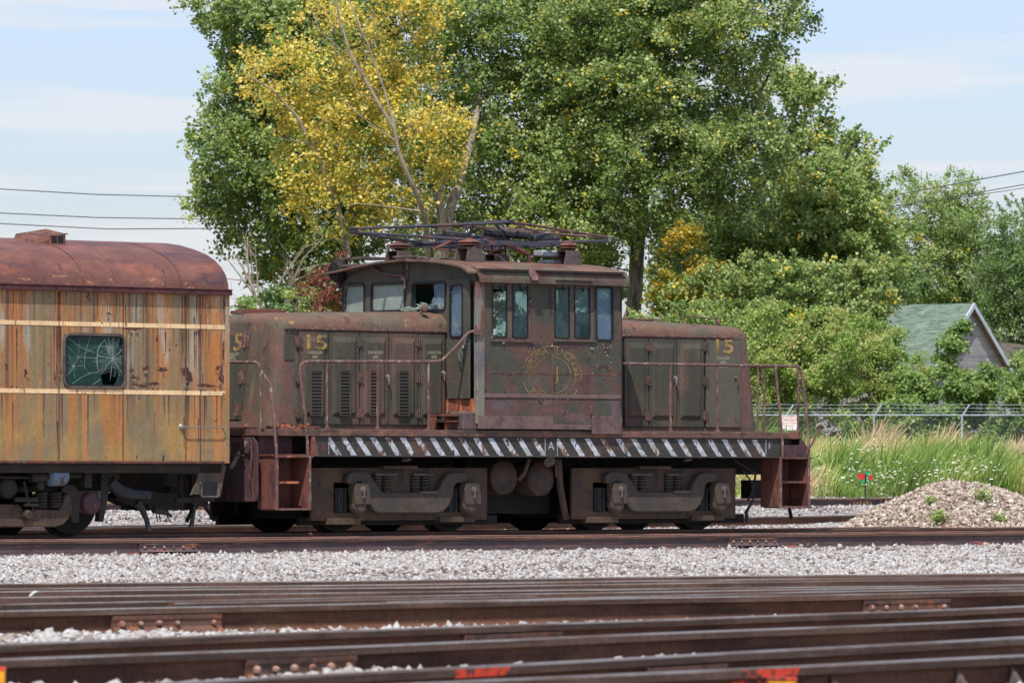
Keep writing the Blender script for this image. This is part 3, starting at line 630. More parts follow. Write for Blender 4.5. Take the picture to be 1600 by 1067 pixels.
# deck and frame
mb = MB(); mb.prism([(-.12, -1.24), (.56, -1.24), (.56, -1.5), (9.42, -1.5), (9.42, -1.24), (10.08, -1.24), (10.08, 1.24), (9.42, 1.24), (9.42, 1.5), (.56, 1.5), (.56, 1.24), (-.12, 1.24)], ZD0, ZD1, 'z')
deck = mb.build('deck', M['deck'], loco, bev=.008)
for sg in (-1, 1):
    mb = MB(); mb.prism([(.62, ZD0), (.62, 1.33), (.72, 1.235), (9.42, 1.235), (9.42, ZD0)], sg*1.47, sg*1.44, 'v'); mb.box(.60, 9.40, sg*1.5 if sg < 0 else 1.471, sg*1.471 if sg < 0 else 1.5, 1.225, 1.243)
    sill = mb.build('side_sill', M['sill'], loco, bev=.004)
    if sg > 0: continue
    v = -1.4735; z0, z1 = 1.246, 1.495; sl_ = .2; w = .105; mb = MB(); rs = ru(4)
    ua, ub = LF.U(514, -1.47), LF.U(851, -1.47); uc, ue = LF.U(871, -1.47), LF.U(1196, -1.47)
    for lo, hi, n in ((ua, ub, 15), (uc, ue, 14)):
        per = (hi-lo)/(n-.3)
        for i in range(-1, n+1):
            t = lo+i*per-.08                        # top left corner
            poly = [(t, z1), (t+w, z1), (t+w+sl_, z0), (t+sl_, z0)]
            # clip to lo..hi
            def clip(pl, x, keep):
                o = []
                for a, b in zip(pl, pl[1:]+pl[:1]):
                    ia, ib = keep(a[0]), keep(b[0])
                    if ia: o.append(a)
                    if ia != ib: s_ = (x-a[0])/(b[0]-a[0]); o.append((x, a[1]+s_*(b[1]-a[1])))
                return o
            poly = clip(poly, lo, lambda x: x >= lo); poly = clip(poly, hi, lambda x: x <= hi) if poly else []
            if len(poly) >= 3: mb.add([(p[0], v, p[1]) for p in poly], [tuple(range(len(poly)))])
    for x in (ua-.012, ub, uc-.012, ue): mb.add([(x, v-.001, z0), (x+.012, v-.001, z0), (x+.012, v-.001, z1), (x, v-.001, z1)], [(0, 1, 2, 3)])
    mb.build_each('hazard_stripe', M['white_worn'], sill)
    mb = MB(); side_text(mb, 'A', .17, LF.U(861, -1.47), v, LF.Z(697, 4.9, -1.47)); side_text(mb, 'F', .15, LF.U(1203, -1.47), v, LF.Z(697, 9.2, -1.47))
    mb.build('frame_lettering', M['white_worn'], sill)
    mb = MB(); side_text(mb, 'B', .13, LF.U(505, -1.47), v, LF.Z(699, .75, -1.47)); mb.build('frame_lettering', M['rust'], sill)
mb = MB(); mb.box(.05, 9.9, -.55, .55, .98, 1.508); mb.box(.6, 9.4, -1.43, -1.36, 1.25, 1.507); mb.box(.6, 9.4, 1.36, 1.43, 1.25, 1.507)
mb.box(3.98, 5.55, -.75, .75, .42, 1.2); mb.box(1.1, 3.8, -.55, .55, .36, .97); mb.box(5.9, 8.6, -.55, .55, .36, .97)
mb.build('underframe', M['grime'], loco)  # black boxes stand in for the motors and the shade beneath
# end beams, pilot plates, couplers, steps
for e, (ue, dr) in enumerate(((0, -1), (U1, 1))):
    x0, x1 = sorted((ue+.16*dr*-1-.04, ue-.16*dr+.04)); xi = ue-dr*.57
    mb = MB(); mb.box(min(ue+dr*.02, xi), max(ue+dr*.02, xi), -1.10, 1.10, 1.235, ZD0-.002)
    mb.build('end_beam', M['sill'] if e else M['maroon'], loco)
    xp = ue+dr*.13
    zb = LF.Z(784, -.15, -1.2); pr = [(-1.16, ZD0-.02), (-1.24, 1.42), (-1.26, 1.30), (-1.26, zb+.08), (-1.24, zb+.02), (-1.18, zb), (1.18, zb), (1.24, zb+.02), (1.26, zb+.08), (1.26, 1.30), (1.24, 1.42), (1.16, ZD0-.02)]
    mb = MB(); mb.prism(pr, xp, xp+dr*.025, 'u')
    if e: mb = MB(); mb.prism([(-1.2, ZD0), (-1.26, 1.3), (-1.26, 1.2), (1.26, 1.2), (1.26, 1.3), (1.2, ZD0)], xp-.01, xp+.015, 'u')
    pp = mb.build('pilot_plate', M['maroon'], loco, bev=.012)
    if not e:
        mb = MB()
        for i in range(9):
            a = -1.05+i*.26
            mb.add([(xp-.028, a, 1.44), (xp-.028, a+.10, 1.44), (xp-.028, a+.10+.34, 1.06-.1*(i % 2)), (xp-.028, a+.34, 1.06-.1*(i % 2))], [(0, 1, 2, 3)])
        mb.build_each('hazard_stripe', M['white_faded'], pp)
        mb = MB()
        for zz in (1.40, 1.24): mb.tube([(xp-.10, -1.05, zz), (xp-.10, .6, zz)], .012, 6)
        mb.tube([(xp-.09, -.62, 1.40), (xp-.12, -1.05, 1.45), (xp-.2, -1.22, 1.62)], .016, 6); mb.lathe((xp-.2, -1.22, 1.62), (0, -.4, 1), [(0, .03), (.03, .04), (.05, .02)], 8)
        mb.tube([(xp-.05, -1.15, 1.45), (xp-.08, -1.2, 1.2), (xp-.06, -1.12, .95), (xp-.12, -1.2, .93)], .012, 6)
        mb.build('uncoupling_lever', M['rust'], pp, smooth=True)
    mb = MB(); c = ue+dr*.1; mb.box(min(c, c+dr*.5), max(c, c+dr*.5), -.12, .12, .62, .9); mb.box(min(c+dr*.45, c+dr*.75), max(c+dr*.45, c+dr*.75), -.17, .17, .55, .97)
    mb.tube([(c+dr*.3, -.35, .8), (c+dr*.5, -.4, .55), (c+dr*.6, -.36, .32)], .03, 8)
    mb.build('coupler', M['grime'], loco, bev=.03)
    for sg in (-1, 1):
        a, b = sorted((ue, xi)); vo = sg*1.5; vi = sg*1.08; y0, y1 = sorted((vo, vi))
        mb = MB()
        mb.box(a, b, min(vi, vi-sg*.02), max(vi, vi-sg*.02), .5, 1.21)           # back
        mb.box(a, a+.02, y0, y1, .5, 1.21); mb.box(b-.02, b, y0, y1, .5, 1.21)  # cheeks
        mb.box(a-.01, b+.06, y0-.01, y1, 1.211, 1.235)
        mb.box(a+.021, b-.021, y0+.01, y1-.021, .485, .515)
        su = mb.build('step_box', M['rust'], loco, bev=.004)
        m2 = MB(); m2.box(a+.03, b-.17 if not e else b-.03, min(vo-sg*.02, vi+sg*.02), max(vo-sg*.02, vi+sg*.02)-0, .855, .885); m2.build('step_tread', M['rust_orange'] if not e else M['rust'], su)
        m3 = MB(); m3.box(a+.03, a+.27, min(vi+sg*.02, vi+sg*.035), max(vi+sg*.02, vi+sg*.035), .9, 1.2); m3.build('step_tread', M['maroon'], su)
        m4 = MB()
        for x in (a+.0, b): m4.box(x-.018, x+.018, vo-.012, vo+.024, .49, 1.24)
        m4.box(a-.018, b+.018, vo-.01, vo+.02, .485, .505); m4.build('step_post', M['rail_tube'], su, bev=.005)
    # gusset on the right end
    if e:
        mb = MB(); mb.prism([(10.03, 1.5), (10.08, 1.5), (10.2, 1.36), (10.2, 1.24), (9.7, 1.24), (9.7, 1.42), (10.03, 1.42)], -1.24, -1.2, 'v'); mb.build('gusset_plate', M['maroon'], loco)
        mb = MB(); mb.tube([(10.12, -1.25, 1.25), (10.22, -1.27, 1.42), (10.36, -1.32, 1.68)], .017, 6); mb.lathe((10.36, -1.32, 1.68), (.4, -.1, 1), [(0, .02), (.02, .035), (.05, .02)], 8); mb.build('uncoupling_lever', M['rust'], loco, smooth=True)
mb = MB(); mb.box(-.02, .62, -1.46, -1.12, 1.236, 1.26)
mb.prism([(.60, 1.50), (.66, 1.50), (.72, 1.24), (.60, 1.24)], -1.5, -1.474, 'v'); mb.build('corner_bracket', M['rust'], loco)
# scale debris on the deck
rs = ru(11); mb = MB()
for i in range(26):
    u = rs.uniform(.3, 1.05); s_ = rs.uniform(.02, .06); v = rs.uniform(-1.1, -.9); mb.box(-s_, s_, -s_*.5, s_*.5, 0, s_*.7, Matrix.Translation((u, v, ZD1)) @ Matrix.Rotation(rs.uniform(0, 3), 4, 'Z') @ Matrix.Rotation(rs.uniform(-.5, .5), 4, 'X'))
mb.build('rust_flakes', M['rust'], loco)
# hoods
def hood(name, ua, ub, end, zt_end, zt_cab):
    """loft of rounded cross sections; 'end' is the side with rounded corners"""
    def sec(u, ins, zt, rk):
        w = .87-ins; ze = 3.0-ins*.6; h = zt-3.0-ins*.2
        pr = [(1.0, 0), (.995, .25), (.975, .45), (.93, .64), (.84, .8), (.68, .9), (.45, .96), (.2, .99), (0, 1)]
        half = [(-w, ZD1+.002), (-w, 2.2), (-w, 2.7)]+[(-w*a, ze+h*b) for a, b in pr[:-1]]+[(0, ze+h)]
        pts = half+[(-y, z) for y, z in half[-2::-1]]
        return [(u+rk*(z-ZD1), y, z) for y, z in pts]
    r = .17; secs = []
    L = ub-ua
    for k in range(7):
        t = math.pi/2*k/6; ins = r*(1-math.sin(t)); du = r*(1-math.cos(t)); f = 1 if end == 'a' else -1
        u = (ua if end == 'a' else ub)+f*du; secs.append(sec(u, ins, zt_end, f*.135*(1-du/r*.0)))
    other = ub if end == 'a' else ua
    mid = (ua+.9 if end == 'a' else ub-.9); secs.append(sec(mid, 0, zt_end+(zt_cab-zt_end)*.25, 0)); secs.append(sec(other, 0, zt_cab, 0))
    n = len(secs[0]); mb = MB(); vs = [p for s_ in secs for p in s_]; mb.v = vs
    for i in range(len(secs)-1):
        for j in range(n-1):
            q = [i*n+j, i*n+j+1, (i+1)*n+j+1, (i+1)*n+j]
            mb.f.append(q); zc = sum(vs[x][2] for x in q)/4; mb.m.append(1 if zc > 3.0 else 0)
    mb.f.append(list(range(n))); mb.m.append(0)
    return mb.build(name, [M['hood_shell'], M['hood_top']], loco, smooth=True)
h1 = hood('hood', .36, UF+.0, 'a', 3.24, 3.31); h2 = hood('hood', UR, 9.56, 'b', 3.2, 3.29)
for a, b in ((.62, UF-.01), (UR+.01, 9.0)):
    mb = MB(); mb.box(a, b, VN-.035, VN+.01, 3.0, 3.018); mb.build('drip_strip', M['rail_tube'], h1 if a < 3 else h2)
    MB().box(LF.U(468, -.9) if a < 3 else a+.02, b-.03 if a < 3 else LF.U(1158, -.9), VN-.0035, VN-.0005, 1.67, 2.975).build('door_frame', M['gasket'], h1 if a < 3 else h2)  # black plate added so the gaps between the doors come out dark
def hood_door(ua, ub, parent, louver=None, pressed=True, mat='hood', hinge=None, handle=None, z0=1.68, z1=2.965, number=None, stencil=None):
    v = VN-.004; mb = MB(); mb.box(ua+.009, ub-.009, v-.018, v, z0, z1)
    if pressed: mb.frustum(v-.018, .028, ua+.06, ub-.06, z0+.12, z1-.06, .045, .075)
    d = mb.build('hood_door', M[mat], parent, bev=.003)
    vf = v-.047 if pressed else v-.019
    if louver:
        a, b, c, e = louver; w = MB(); w.box(a, b, vf-.004, vf+.002, c, e); lo = w.build('louver', M['gasket'], d)  # black plate paints in the dark of the slots behind the slats
        w = MB(); n = 13; st = (e-c)/n
        for i in range(n):
            z = c+st*(i+.5)
            w.add([(a+.008, vf-.006, z+st*.12), (b-.008, vf-.006, z+st*.12), (b-.008, vf-.012, z-st*.04), (a+.008, vf-.012, z-st*.04), (a+.008, vf-.006, z+st*.2), (b-.008, vf-.006, z+st*.2), (b-.008, vf-.014, z+st*.06), (a+.008, vf-.014, z+st*.06)], [(0, 1, 2, 3), (4, 5, 6, 7), (2, 3, 7, 6), (0, 3, 7, 4), (1, 2, 6, 5)])
        w.box(a-.012, a+.008, vf-.014, vf, c-.012, e+.012); w.box(b-.008, b+.012, vf-.014, vf, c-.012, e+.012)
        w.box(a+.008, b-.008, vf-.013, vf, c-.012, c); w.box(a+.008, b-.008, vf-.013, vf, e, e+.012)
        w.build('louver_slats', M[mat], d)
    for (hu, hz) in (hinge or ()):
        w = MB()
        for k in (-1, 1): w.box(hu+k*.045-.022, hu+k*.045+.022, v-.028, v-.016, hz-.055, hz+.055)
        w.tube([(hu, v-.032, hz-.065), (hu, v-.032, hz+.065)], .011, 6); w.tube([(hu-.035, v-.04, hz-.075), (hu-.035, v-.04, hz+.075)], .008, 5); w.tube([(hu+.035, v-.04, hz-.075), (hu+.035, v-.04, hz+.075)], .008, 5)
        w.build('hinge', M['hinge'], d)
    if handle:
        hu, hz = handle; w = MB(); w.lathe((hu, vf, hz), (0, -1, 0), [(0, .03), (.015, .03), (.02, .015), (.05, .012)], 8); w.tube([(hu, vf-.045, hz), (hu-.015, vf-.05, hz-.05), (hu-.01, vf-.045, hz-.12)], [.012, .011, .007], 6); w.build('door_handle', M['steelbar'] if mat == 'hood' else M['rail_tube'], d, smooth=True)
    if number:
        w = MB(); side_text(w, '15', .285, number[0], vf-.003, number[1], 1.6, 0, .006); w.build('road_number', M['yellow'], d)
    if stencil:
        w = MB()
        for i, t in enumerate(('DANGER', '600', 'VOLTS')): side_text(w, t, .06, stencil[0], vf-.003, stencil[1]-i*.06, 1.1)
        w.build('stencil', M['text_pale'], d)
    return d
def u_(px): return LF.U(px, -.9)
def z_(py, u): return LF.Z(py, u, -.9)
E_ = [u_(x) for x in (467, 514, 562.5, 608, 654, 699)]
lv = [(484.5, 501), (530, 545), (576.5, 591), (621.5, 637)]
for i in range(5):
    ua, ub = E_[i], E_[i+1]; um = (ua+ub)/2
    hz = [z_(535, um), z_(591, um), z_(646, um)]
    hinge = [(ua+.01, q) for q in hz] if i in (0, 2, 4) else None
    louver = (u_(lv[i][0]), u_(lv[i][1]), z_(648, um), z_(580, um)) if i < 4 else None
    hood_door(ua, ub if i < 4 else ub-.03, h1, louver, pressed=True, hinge=hinge, handle=(ub-.05, z_(588, um)) if i in (2,) else ((ub-.1, z_(582, um)) if i == 4 else None),
              number=(um, z_(536, um)) if i == 0 else None, stencil=((ua+ub)/2, z_(551, um)) if i in (0, 2, 4) else None)
F_ = [u_(x) for x in (976, 1014, 1058, 1101)]
for i in range(3):
    ua, ub = F_[i], F_[i+1]; um = (ua+ub)/2
    hinge = [(ua+.0, q) for q in (z_(541, um), z_(595, um), z_(650, um))] if i == 1 else None
    hood_door(ua, ub, h2, None, True, 'hood', hinge, handle=(u_(1053), z_(590, um)) if i == 1 else None)
M['hood_clean'] = weather('cleaner_olive_door', (80, 76, 68), [((104, 78, 74), (4, 4, 4), .5, .66, {'z': (2.1, 1.7), 'a': .9}), ((74, 46, 44), (7, 7, 4), .58, .66, {'z': (1.9, 1.68)})], f=1.4, grain=.14)
ua, ub = u_(1103.5), u_(1159); um = (ua+ub)/2
d15 = hood_door(ua, ub, h2, None, False, 'hood_clean', [(ua-.01, q) for q in (z_(541, um), z_(596, um), z_(649, um))], handle=(u_(1150), z_(590, um)), number=(u_(1130), z_(542, um)), stencil=(u_(1130), z_(560, um)))
tag(d15, 'flat lighter door bearing the yellow 15')
# small access plate by the left corner, patches
mb = MB(); mb.box(u_(446), u_(461), VN-.012, VN, z_(562, .6), z_(523, .6)); mb.build('access_plate', M['hood'], h1, bev=.004)
# number on the hood end
ue = .36; ze = LF.Z(535, .5, -.4)
rk = lambda z: ue+.135*(z-ZD1)-.004
mb = MB()
for (va, vb) in ((LF.V(388, .5), .02), (.03, .62)): mb.add([(rk(z)-.012, v, z) for v, z in ((va, 1.75), (vb, 1.75), (vb, 2.93), (va, 2.93))]+[(rk(z)+.02, v, z) for v, z in ((va, 1.75), (vb, 1.75), (vb, 2.93), (va, 2.93))], [(0, 1, 2, 3), (0, 1, 5, 4), (1, 2, 6, 5), (2, 3, 7, 6), (3, 0, 4, 7)])
ed = mb.build('end_door', M['hood'], h1)
vc = LF.V(371.5, .5); mb = MB(); vs, fs = text_geo('5', .34, .009); mb.add([(rk(ze+v[1])-.016, vc-v[0]*1.25, ze+v[1]) for v in vs], fs)
vs, fs = text_geo('1', .34, .009); mb.add([(rk(ze+v[1])-.016, vc+.30-v[0]*1.25, ze+v[1]) for v in vs], fs); mb.build('road_number', M['yellow'], ed)
mb = MB()
for i, t in enumerate(('DANGER', '600', 'VOLTS')):
    vs, fs = text_geo(t, .07); zz = LF.Z(553+i*4.6, .5, -.2); mb.add([(rk(zz+v[1])-.016, vc+.12-v[0]*1.2, zz+v[1]) for v in vs], fs)
mb.build('stencil', M['text_pale'], ed)
mb = MB()
for py in (533, 590, 640):
    zz = LF.Z(py, .5, -.5); v0 = LF.V(383, .5)
    for k in (-1, 1): mb.box(rk(zz)-.03, rk(zz)-.01, v0+k*.05-.03, v0+k*.05+.03, zz-.08, zz+.08)
    mb.tube([(rk(zz-.09)-.03, v0, zz-.09), (rk(zz+.09)-.03, v0, zz+.09)], .016, 6)
mb.build('hinge', M['rail_tube'], ed)
mb = MB(); rs = ru(19); z0_ = ZD1+.003
pts = [(.50, z0_)]+[(.50+.09*i, z0_+.05+rs.uniform(-.02, .05)) for i in range(6)]+[(1.0, z0_)]
mb.prism(pts, VN-.006, VN-.001, 'v'); mb.build('rust_hole', M['gasket'], h1)
mb = MB()
for i in range(12):
    u = rs.uniform(.42, 1.05); a_, b_ = rs.uniform(.02, .06), rs.uniform(.02, .07)
    mb.add([(u-a_, VN-.01, z0_+.02), (u+a_, VN-.03, z0_+.03), (u+a_*.6, VN-.05, z0_+b_+.02), (u-a_*.8, VN-.02, z0_+b_+.04)], [(0, 1, 2, 3)])
mb.build('torn_sheet', M['rust_orange'], h1)
# hatches, grab rails on the hood tops
mb = MB(); a, b = u_(384)-.25, u_(412); mb.box(.75, 1.25, -.1, .55, 3.235, 3.285); mb.box(.8, 1.2, -.05, .5, 3.285, 3.30); mb.tube([(.62, .1, 3.22), (.62, .1, 3.34), (.62, .5, 3.34), (.62, .5, 3.22)], .012, 6)
mb.build('roof_hatch', M['rust'], h1, bev=.01)
mb = MB(); mb.tube([(8.5, -.35, 3.2), (8.5, -.32, 3.33), (9.15, -.32, 3.31), (9.2, -.35, 3.17)], .013, 6); mb.tube([(7.7, .1, 3.27), (7.78, .1, 3.42)], .018, 6); mb.box(7.6, 8.35, -.05, .25, 3.262, 3.285)
mb.lathe((9.2, -.3, 3.18), (0, -.5, 1), [(0, .03), (.08, .04), (.12, .02)], 8); mb.build('grab_rail', M['rail_tube'], h2, smooth=True)
mb = MB(); mb.tube([(3.15, -.66, 3.20), (3.22, -.70, 3.30), (3.2, -.78, 3.34)], .022, 6); mb.lathe((3.18, -.76, 3.33), (-.2, -1, .1), [(0, .03), (.05, .05), (.08, .05), (.09, .02)], 10); mb.build('whistle', M['rail_tube'], h1, smooth=True)
# --------------------------------------------------------- cab
ZW = 3.70
cabside = [(LF.U(768.5, VC), LF.U(829, VC), LF.Z(531, 4.2, VC), ZW-.02), (LF.U(866, VC), LF.U(928.5, VC), LF.Z(530.5, 5.3, VC), ZW-.02), (LF.U(931.5, VC), LF.U(957, VC), LF.Z(531, 5.9, VC), ZW-.035)]
mb = MB(); mb.wall('v', VC, .04, UF, UR, 1.62, ZW, cabside); cw = mb.build('cab_wall', M['cab'], loco)
mb = MB(); mb.wall('v', VC+.045, .01, UF+.05, UR-.05, 1.7, ZW, cabside); mb.build('inner_lining', M['teal'], cw)
# front wall holes: v ranges
Zf = lambda py: LF.Z(py, UF, -.6)
fh = [(LF.V(569, UF), LF.V(536, UF), Zf(489)-.02, LF.Z(443.5, UF, 1.2)), (LF.V(632, UF), LF.V(580.5, UF), LF.Z(485.5, UF, .5), LF.Z(443, UF, .5)), (LF.V(695.5, UF), LF.V(644.5, UF), LF.Z(484.5, UF, -.5), LF.Z(441.5, UF, -.5))]
door_hole = (LF.V(744, UF), LF.V(704, UF), Zf(623), Zf(436))
mb = MB(); mb.wall('u', UF, .04, -VC*-1, 1.52, 1.62, ZW, fh+[door_hole])
arch = [(-1.51, ZW), (-1.5, 3.78), (-1.4, 3.86), (-1.1, 3.93), (-.7, 3.99), (-.3, 4.02), (0, 4.03), (.3, 4.02), (.7, 3.99), (1.1, 3.93), (1.4, 3.86), (1.5, 3.78), (1.51, ZW)]
mb.prism(arch, UF, UF+.04, 'u'); fw = mb.build('cab_wall', M['cab_front'], loco)
mb = MB(); mb.wall('u', UF+.045, .01, -1.47, 1.47, 1.7, ZW, fh+[door_hole]); mb.build('inner_lining', M['teal'], fw)
# rear and far walls
rh = [(-1.3, -.99, 3.27, 3.66), (-.82, -.07, 3.32, 3.67), (.1, .87, 3.32, 3.67), (1.03, 1.47, 2.93, 3.68)]
mb = MB(); mb.wall('u', UR-.04, .04, -1.52, 1.52, 1.62, ZW, rh); mb.prism(arch, UR-.04, UR, 'u'); rw = mb.build('cab_wall', M['cab'], loco)
mb = MB(); mb.wall('u', UR-.055, .012, -1.47, 1.47, 1.7, ZW, rh); mb.build('inner_lining', M['teal'], rw)
for k, h in enumerate(rh): mb = MB(); mb.box(UR-.03, UR-.025, h[0], h[1], h[2], h[3]); mb.build('pane', M['glass_clear'], rw)
fu = lambda px: LF.U(px, 1.5)
fhh = [(fu(q[0]), fu(q[1]), LF.Z(q[3], fu(q[0]), 1.5), LF.Z(q[2], fu(q[0]), 1.5)) for q in ((762, 791, 441, 529), (804, 824, 446, 487), (869, 889, 444, 487), (899, 919, 446, 487), (934, 956, 446, 495))]
fhh = []
mb = MB(); mb.wall('v', 1.48, .04, UF, UR, 1.62, ZW, fhh); qw = mb.build('cab_wall', M['cab'], loco)
mb = MB(); mb.wall('v', 1.465, .01, UF+.05, UR-.05, 1.7, ZW, fhh); mb.build('inner_lining', M['teal'], qw)
for k, h in enumerate(fhh):
    if k: mb = MB(); mb.box(h[0], h[1], 1.497, 1.502, h[2], h[3]); mb.build('pane', M['glass_pale'] if k in (1,) else M['glass'], qw)
mb = MB(); mb.box(UF+.06, UR-.06, -1.46, 1.46, 1.62, 1.68); mb.box(3.9, 5.9, -.5, .5, 1.68, 2.6); mb.box(4.9, 6.1, -1.3, -.85, 1.68, 2.75)
mb.build('cab_floor', M['teal'], loco)
# panes
def win(ax, pos, a0, a1, z0, z1, parent, gm, r=.05, w=.03, name='window', fr='gasket', back=.02, crackspec=None, outline=None):
    p = MB(); s_ = -1
    p.ring(ax, pos-.012, pos+.02, a0+.008, a1-.008, z0+.008, z1-.008, r, w); f = p.build(name, M[fr], parent)
    g_ = MB()
    if outline: g_.prism([(a0+(a1-a0)*x, z0+(z1-z0)*z) for x, z in outline], pos+back, pos+back+.006, 'v' if ax == 'v' else 'u')
    else:
        if ax == 'v': g_.box(a0+.005, a1-.005, pos+back, pos+back+.006, z0+.005, z1-.005)
        else: g_.box(pos+back, pos+back+.006, a0+.005, a1-.005, z0+.005, z1-.005)
    mats = [M[gm], M['crack']]
    if crackspec:
        g_.mi = 1
        for cs in crackspec: cracks(g_, ax, pos+back-.003, a0+.02, a1-.02, z0+.02, z1-.02, *cs)
    g_.build('pane', mats, f); return f
# side windows: two openings each with two panes, and a narrow one
def pane_px(x0, x1, y0, y1): return LF.U(x0, VC), LF.U(x1, VC), LF.Z(y1, LF.U(x0, VC), VC), LF.Z(y0, LF.U(x0, VC), VC)
for k, (op, panes) in enumerate(((cabside[0], ((769.5, 793, 440, 527), (801, 826, 441, 528))), (cabside[1], ((867, 891, 441, 529), (898, 923, 442, 529))))):
    a, b, c, e = op; f = MB()
    ps = [pane_px(*q) for q in panes]
    f.box(a, b, VC+.012, VC+.04, e-.03, e); f.box(a, b, VC+.012, VC+.04, c, c+.03); f.box(a-.03, b+.03, VC-.025, VC+.012, c-.028, c)
    edges = [a, *[x for q in ps for x in (q[0], q[1])], b]
    for i in range(0, len(edges), 2):
        if edges[i+1]-edges[i] > .006: f.box(edges[i], edges[i+1], VC+.012, VC+.036, c+.03, e-.03)
    fo = f.build('window', M['winframe'], cw)
    for j, q in enumerate(ps):
        f2 = MB(); f2.ring('v', VC+.004, VC+.02, q[0]+.018, q[1]-.018, q[2]+.018, q[3]-.018, .04, .02); ff = f2.build('sash', M['gasket'], fo)
        f3 = MB(); zz0 = q[2]
        if k == 0 and j == 0:
            f3.prism([(q[0], q[3]), (q[1], q[3]), (q[1], zz0), (q[0]+.08, zz0), (q[0]+.1, zz0+.3), (q[0]+.2, zz0+.35), (q[1]-.05, zz0+.5), (q[1]-.08, q[3]-.12), (q[0], q[3]-.1)], VC+.018, VC+.022, 'v')
        else: f3.box(q[0], q[1], VC+.018, VC+.022, q[2], q[3])
        f3.mi = 1; f3.tube([(q[0]+.14, VC+.02, q[3]-.03), (q[0]+.17, VC+.0, q[3]-.12)], .012, 5)
        f3.build('pane', [M['glass'], M['gasket']], ff)
a, b, c, e = cabside[2]; win('v', VC, a, b, c, e, cw, 'glass_blue', .04, .02, crackspec=[((.5, .5), 5, 0, .003, 5)])
# front windows
w1 = win('u', UF, *fh[0], fw, 'glass_pale', .05, .03); w2 = win('u', UF, *fh[1], fw, 'glass_pale', .05, .03, crackspec=[((.45, .45), 26, 5, .006, 3, .8), ((.2, .6), 14, 3, .005, 4, .6)])
win('u', UF, *fh[2], fw, 'glass_blue', .05, .03, outline=[(0, 0), (.62, 0), (.55, .12), (.42, .2), (.45, .32), (.36, .5), (.38, .92), (.02, .98)], crackspec=[((.18, .12), 16, 4, .005, 7, .35)])
rs = ru(5); mb = MB(); 
for i in range(7):
    v = LF.V(640+i*7, UF); mb.box(-.09, .09, -.05, .05, 0, .008, Matrix.Translation((UF-.05-.03*(i % 3), v, 3.322+.012*i)) @ Matrix.Rotation(rs.uniform(-.5, .5), 4, 'Y') @ Matrix.Rotation(rs.uniform(0, 3), 4, 'Z'))
mb.build('broken_glass', M['glass_pale'], fw)
# wipers and conduits on the front wall
mb = MB()
def fp(px, py, d=.03): return (UF-d, LF.V(px, UF), LF.Z(py, UF, LF.V(px, UF)))
mb.tube([fp(547, 443), fp(544, 462), fp(537, 484)], .008, 5); mb.tube([fp(713, 460), fp(707, 480), fp(703, 494)], .01, 5)
mb.build('wiper', M['black_steel'], fw)
mb = MB(); mb.tube([fp(555, 424), fp(566, 415), fp(576, 413), fp(588, 419), fp(598, 427), fp(612, 430), fp(628, 430), fp(635, 434), fp(636, 452)], .022, 6); mb.tube([fp(630, 400), fp(630, 436), fp(638, 438)], .014, 6); mb.tube([fp(639, 404), fp(639, 438)], .014, 6)
mb.build('conduit', M['rail_tube'], fw, smooth=True)
mb = MB(); mb.lathe(fp(533, 424, .0), (-1, 0, 0), [(0, .17), (.08, .17), (.14, .13)], 16); mb.build('sander_box', M['grime'], fw)
# corner post
mb = MB(); mb.prism([(UF-.01, VC-.01), (UF-.01, VC+.05), (UF+.0, VC+.05), (UF, VC-.0), (LF.U(756, VC), VC-.0), (LF.U(756, VC), VC-.014), (UF+.01, VC-.014)], 1.7, ZW, 'z'); mb.build('corner_post', M['cab_edge'], cw)
# cab door on the front wall, hinged on the left and standing ajar
vh = LF.V(703, UF); dw = abs(LF.V(737, UF)-vh)+.02; z0d, z1d = Zf(623), Zf(438)
hz0, hz1 = Zf(527), Zf(447); ww0, ww1 = abs(LF.V(708, UF)-vh), abs(LF.V(729, UF)-vh)
cdoor = MB(); cdoor.wall('v', 0, .045, 0, dw, z0d, z1d, [(ww0, ww1, hz0, hz1)])
cdo = cdoor.build('cab_door', M['cab_front'], loco, bev=.004); cdo.location = (UF-.05, vh, 0); cdo.rotation_euler = (0, 0, R(-90-4))
p = MB(); p.ring('v', -.012, .03, ww0+.008, ww1-.008, hz0+.008, hz1-.008, .05, .022); fr_ = p.build('window', M['gasket'], cdo)
p = MB(); p.box(ww0, ww1, .02, .026, hz0, hz1); p.mi = 1; cracks(p, 'v', .017, ww0, ww1, hz0, hz1, (.4, .2), 10, 3, .004, 6, .5); p.build('pane', [M['glass_blue'], M['crack']], fr_)
p = MB()
zz = Zf(555); p.lathe((dw-.09, 0, zz+.1), (0, -1, 0), [(0, .03), (.02, .03), (.04, .012)], 8); p.tube([(dw-.09, -.04, zz+.08), (dw-.14, -.06, zz+.03), (dw-.12, -.06, zz-.08), (dw-.08, -.05, zz-.1), (dw-.08, -.04, zz+.05)], .011, 6); p.box(dw-.06, dw-.03, -.03, 0, Zf(542), Zf(530))
p.build('door_handle', M['steelbar'], cdo, smooth=True)
p = MB(); p.tube([(ww0+.03, -.02, hz1-.12), (ww0+.07, -.03, hz1+.0), (ww1-.04, -.03, hz1+.02), (ww1-.02, -.02, hz1-.05)], .006, 5); p.build('wiper', M['black_steel'], cdo)
